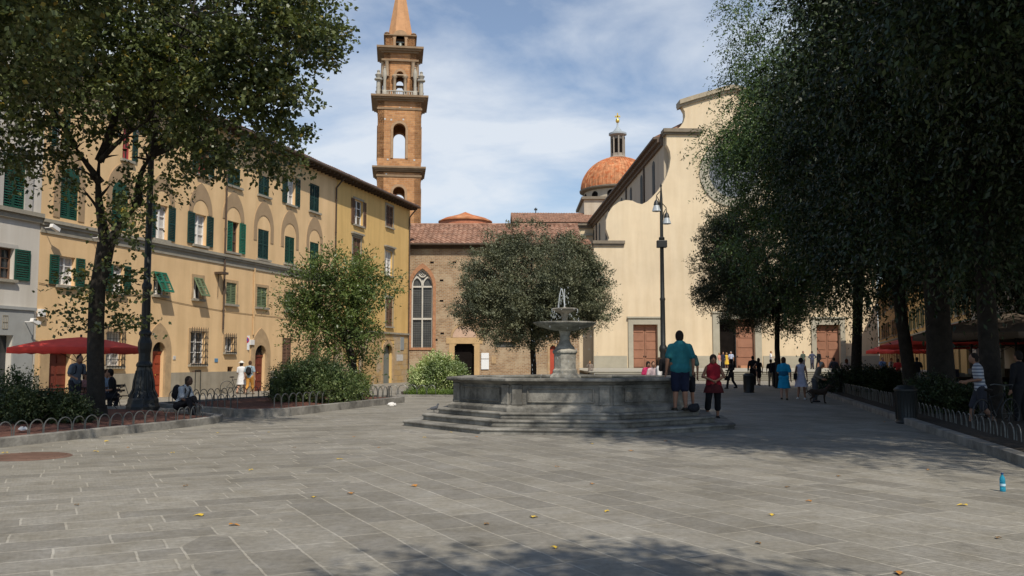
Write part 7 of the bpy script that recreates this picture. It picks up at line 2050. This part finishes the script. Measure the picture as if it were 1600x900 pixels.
a = gp(193, 28.0); chair((a[0], a[1], a[2]), 'empty folding chair with crossed legs beside the lamp base', R(60))
a = gp(90, 28.2); table(a, 'cafe table at the left under the red parasol, in front of the brown door', .1)
a = gp(1500, 33.5); table(a, 'market table under the nearest red parasol', .3, M('white_tabletop', (0.5, 0.5, 0.5)), 'market tables')
a = gp(1555, 29.5); table(a, 'dark market table under the taupe awning', .3, None, 'market tables')
a = gp(1390, 62.5); table(a, 'market table with a white cloth under the farther red parasol', .1, WHITE, 'market tables')

# market stall cloth partition
a = gp(1540, 38.0)
st_ = thing('market_stall', 'dark market stall with goods on a counter behind the right-hand trees', 'market stall', a, 0.3)
mb = MB(); mb.box(-2.2, 2.2, -.4, .4, .8, .86); mb.build('counter', M('stall_wood', (0.10, 0.075, 0.05)), st_)
mb = MB(); mb.box(-2.15, 2.15, .32, .36, .05, .8); mb.build('skirt_cloth', cloth((0.05, 0.045, 0.05)), st_)
rg_ = random.Random(4)
for k in range(14):
    x = -2.0 + k * .3; hh = rg_.uniform(.12, .4)
    mb = MB(); mb.box(x, x + .2, -.15, .1, .862, .86 + hh); mb.build('goods_box', cloth(rg_.choice([(0.3, 0.3, 0.3), (0.12, 0.08, 0.05), (0.5, 0.48, 0.4), (0.05, 0.06, 0.1)])), st_, bevel=.01)
for x in (-2.15, 2.15):
    mb = MB(); mb.tube([(x, .3, 0), (x, .3, 2.3)], .025, 6); mb.build('post', IRON, st_)

# ---------------------------------------------------------------- bicycles
def bicycle(p, rz, label, col=(0.02, 0.02, 0.02)):
    t = thing('bicycle', label, 'bicycle', p, rz, 'bicycles'); m = cloth(col)
    for x in (-.52, .52):
        mb = MB(); mb.tube([(x + .33 * math.cos(2 * PI * k / 28), 0, .34 + .33 * math.sin(2 * PI * k / 28)) for k in range(28)], .017, 6, True)
        w_ = mb.build('wheel', IRON, t, True)
        mb = MB()
        for k in range(14):
            a = 2 * PI * k / 14; mb.tube([(x, .02 * (-1) ** k, .34), (x + .32 * math.cos(a), 0, .34 + .32 * math.sin(a))], .0025, 3)
        mb.tube([(x, -.05, .34), (x, .05, .34)], .02, 6); mb.build('spokes', HOOPM, w_)
    mb = MB(); bbk, st, hd_ = (-.08, 0, .30), (-.24, 0, .78), (.34, 0, .80)
    mb.tube([bbk, st], .016, 6); mb.tube([bbk, hd_], .018, 6); mb.tube([(-.22, 0, .72), hd_], .015, 6); mb.tube([(-.52, .04, .34), bbk], .01, 5); mb.tube([(-.52, .04, .34), (-.22, 0, .72)], .01, 5); mb.tube([(.32, 0, .88), (.37, 0, .66), (.52, .03, .34)], .014, 6); mb.build('frame', m, t, True)
    mb = MB(); mb.ell((-.26, 0, .88), (.13, .07, .035)); mb.tube([(-.24, 0, .76), (-.26, 0, .87)], .012, 5); mb.build('saddle', cloth((0.02, 0.015, 0.012)), t, True)
    mb = MB(); mb.tube([(.22, -.27, .98), (.30, -.22, 1.0), (.33, 0, .98), (.30, .22, 1.0), (.22, .27, .98)], .012, 6); mb.tube([(.33, 0, .85), (.33, 0, .98)], .012, 5); mb.build('handlebar', HOOPM, t, True)
    mb = MB(); mb.tube([(-.08 + .09 * math.cos(2 * PI * k / 16), .04, .30 + .09 * math.sin(2 * PI * k / 16)) for k in range(16)], .006, 4, True)
    mb.tube([(-.08, .05, .30), (.02, .06, .17)], .01, 5); mb.tube([(-.08, -.05, .30), (-.18, -.06, .43)], .01, 5); mb.build('crank', HOOPM, t, True)
    return t
bicycle(gp(370, 48.2), 0.5, 'dark bicycle leaning behind the woman in the white dress and hat')
bicycle(gp(1290, 38.0, 0.02), 0.15, 'parked bicycle in front of the church steps, beside the grey-haired person')
a = gp(1555, 20.5, 0.0); bicycle(a, 0.5, 'bicycle pushed by the man in the striped shirt under the right-hand trees')

# ---------------------------------------------------------------- street signs and small things
a = onz(382, 612, -0.2)
sg = thing('no_parking_sign', 'no parking sign with a long white plate on a pole by the palazzo door', 'street sign', (a.x, a.y, gz(a.x, a.y)), R(35))
mb = MB(); mb.tube([(0, 0, 0), (0, 0, 3.2)], .03, 8); mb.build('pole', HOOPM, sg, True)
mb = MB(); mb.box(-.21, .21, -.045, -.03, 2.35, 3.15); mb.build('plate', M('sign_grey_white', (0.55, 0.57, 0.58), var=.04), sg, bevel=.01)
def disc(mb, r, y0, y1, z, n=28): mb.prism([(r * math.cos(2 * PI * k / n), z + r * math.sin(2 * PI * k / n)) for k in range(n)], y0, y1)
mb = MB(); disc(mb, .18, -.058, -.047, 2.9); mb.build('red_disc', M('sign_red', (0.5, 0.02, 0.02), var=.03), sg)
mb = MB(); disc(mb, .135, -.064, -.0585, 2.9); mb.build('blue_disc', M('sign_blue', (0.02, 0.06, 0.30), var=.03), sg)
mb = MB(); mb.obox((0, -.068, 2.9), (.27, .006, .04), Matrix.Rotation(R(45), 4, 'Y')); mb.build('red_bar', M('sign_red', (0.5, 0.02, 0.02)), sg)
a = onz(347, 613, -0.2)
bx = thing('utility_box', 'brown utility cabinet on a post with red and white tape beside the palazzo wall', 'utility box', (a.x - .0, a.y, gz(a.x, a.y)), RZ)
mb = MB(); mb.box(-.35, .35, -.2, .2, 1.1, 1.75); mb.box(-.4, .4, -.24, .24, 1.75, 1.80); mb.build('cabinet', M('cabinet_brown', (0.24, 0.17, 0.10)), bx, bevel=.015)
mb = MB(); mb.box(-.1, .1, -.08, .08, 0, 1.1); mb.build('post', M('post_white', (0.5, 0.46, 0.42)), bx)
mb = MB()
for k in range(5): mb.box(-.106, .106, -.086, .086, .12 + k * .2, .2 + k * .2)
mb.build('tape', REDCLOTH, bx)
# metal gate frames beside the ochre house
a = onz(560, 606, -0.2)
gt = thing('metal_frame', 'tall thin metal frame standing at the wall of the ochre house behind the round shrub', 'metal frame', (a.x, a.y, gz(a.x, a.y)), RZ)
mb = MB()
for x in (-.6, 0, .6): mb.tube([(x, 0, 0), (x, 0, 3.0)], .03, 6)
for z in (.4, 1.4, 2.2, 3.0): mb.tube([(-.6, 0, z), (.6, 0, z)], .025, 6)
mb.build('frame', M('rust_frame', (0.16, 0.09, 0.05)), gt, True)
# water bottle
a = onz(1567, 768)
bo = thing('plastic_bottle', 'blue plastic water bottle standing upright on the paving at the right', 'bottle', (a.x, a.y, 0.0))
bm_, nt_, b_ = mbase('blue_plastic'); b_.inputs['Base Color'].default_value = (0.05, 0.42, 0.60, 1); b_.inputs['Roughness'].default_value = .08; b_.inputs['Transmission Weight'].default_value = .55; b_.inputs['IOR'].default_value = 1.2
mb = MB(); k_ = 0.95
mb.lathe([(r_ * k_, z_ * k_) for r_, z_ in ((.030, .0), (.034, .008), (.034, .05), (.031, .056), (.034, .062), (.034, .10), (.030, .107), (.034, .114), (.033, .15), (.026, .178), (.013, .198), (.0125, .212))], (0, 0), 20); mb.build('body', bm_, bo, True)
mb = MB(); mb.lathe([(.0148, .200), (.0148, .217), (.012, .219)], (0, 0), 14); mb.build('cap', cloth((0.02, 0.06, 0.16)), bo, True)
mb = MB(); mb.lathe([(.0335, .066), (.0335, .093)], (0, 0), 20, cap=False); mb.build('label_band', M('bottle_label', (0.45, 0.62, 0.70), var=.15, scale=60), bo, True)
# crumpled white bag
a = onz(612, 635)
rg_ = random.Random(9); mb = MB(); mb.ell((0, 0, .06), (.15, .11, .075), 14, 9)
mb.v = [(x * rg_.uniform(.75, 1.15), y * rg_.uniform(.75, 1.15), max(0.002, z * rg_.uniform(.7, 1.2))) for x, y, z in mb.v]
o = mb.build('plastic_bag', WHITE); o.location = (a.x, a.y, 0.0); tag(o, 'crumpled white plastic bag on the paving left of the fountain', 'bag')
a = onz(155, 676, .17); mb = MB(); mb.ell((0, 0, .03), (.10, .06, .04), 10, 7); mb.v = [(x * rg_.uniform(.7, 1.2), y * rg_.uniform(.7, 1.2), max(.002, z * rg_.uniform(.7, 1.2))) for x, y, z in mb.v]
o = mb.build('crumpled_paper', WHITE); o.location = (onz(36, 672, .18).x, onz(36, 672, .18).y, .17); tag(o, 'crumpled white paper lying in the mulch behind the hoop fence at the left edge', 'litter')
# fallen leaves
LFM = [M('yellow_leaf', (0.62, 0.42, 0.05), var=.2, scale=30), M('orange_leaf', (0.45, 0.20, 0.04), var=.2, scale=30), M('brown_leaf', (0.20, 0.12, 0.05), var=.2, scale=30)]
def leaf_shape(mat, s):
    mb = MB(); n = 12; vs = [(0, 0, .010)]
    for k in range(n):
        a = 2 * PI * k / n; r_ = s * (.5 + .12 * math.cos(3 * a)) * (1 if k else 1.35)
        vs.append((r_ * math.cos(a), r_ * .78 * math.sin(a), .004 + .012 * abs(math.sin(a * 1.5))))
    vs.append((s * .95, 0.01, .012)); fs = [(0, 1 + k, 1 + (k + 1) % n) for k in range(n)]
    m_ = mb.add(vs, fs).mesh('fallen_leaf', mat); return m_
LMS = [leaf_shape(m_, s_) for m_ in LFM for s_ in (.06, .09)]
spots = [(8, 708, 1), (166, 690, 1), (392, 735, 0), (270, 708, 0), (340, 677, 0), (420, 676, 0), (553, 683, 2), (530, 718, 1), (313, 806, 1), (365, 821, 3), (490, 778, 0), (548, 772, 3), (648, 760, 3), (925, 694, 0), (986, 705, 3), (870, 730, 2), (834, 809, 1), (948, 800, 0), (1206, 806, 0), (1505, 790, 1), (1265, 784, 2),
         (867, 857, 0), (925, 757, 2), (1405, 897, 3), (1382, 660, 2), (1137, 665, 1), (745, 683, 2), (663, 684, 0), (592, 700, 2), (150, 706, 1), (200, 700, 2), (1230, 762, 4), (1040, 690, 2), (1310, 745, 4), (705, 676, 0), (460, 700, 4), (1560, 842, 4), (1185, 850, 4), (120, 790, 4), (1450, 735, 2), (760, 820, 4), (290, 760, 4)]
rg_ = random.Random(12)
for px, py, mi in spots:
    a = onz(px, py)
    o = bpy.data.objects.new('fallen_leaf', LMS[min(5, mi)]); C.objects.link(o)
    o.location = (a.x, a.y, .004 + gz(a.x, a.y)); o.rotation_euler = (rg_.uniform(-.1, .1), rg_.uniform(-.1, .1), rg_.uniform(0, 6.28))
    kn_ = ('yellow', 'orange-brown', 'dark brown')[min(5, mi) // 2]; tag(o, 'small %s fallen leaf lying on the grey paving' % kn_, 'leaf', kn_ + ' fallen leaves on the paving')
# cracks: dark open joints are in the paving; a dark mound taken for a bag sits on the fountain step
a = at(1075, 640, 20.4)
o = MB(); o.ell((0, 0, .08), (.14, .11, .10), 18, 10); o.ell((.06, 0, .15), (.06, .05, .04), 10, 8); o = o.build('knapsack', cloth((0.02, 0.02, 0.024))); remesh(o, .02)
o.location = (a.x + .12, 20.35, .40 - 0.0); tag(o, 'black bag resting on the fountain step beside the large man', 'bag')
print('objects', len(bpy.data.objects))
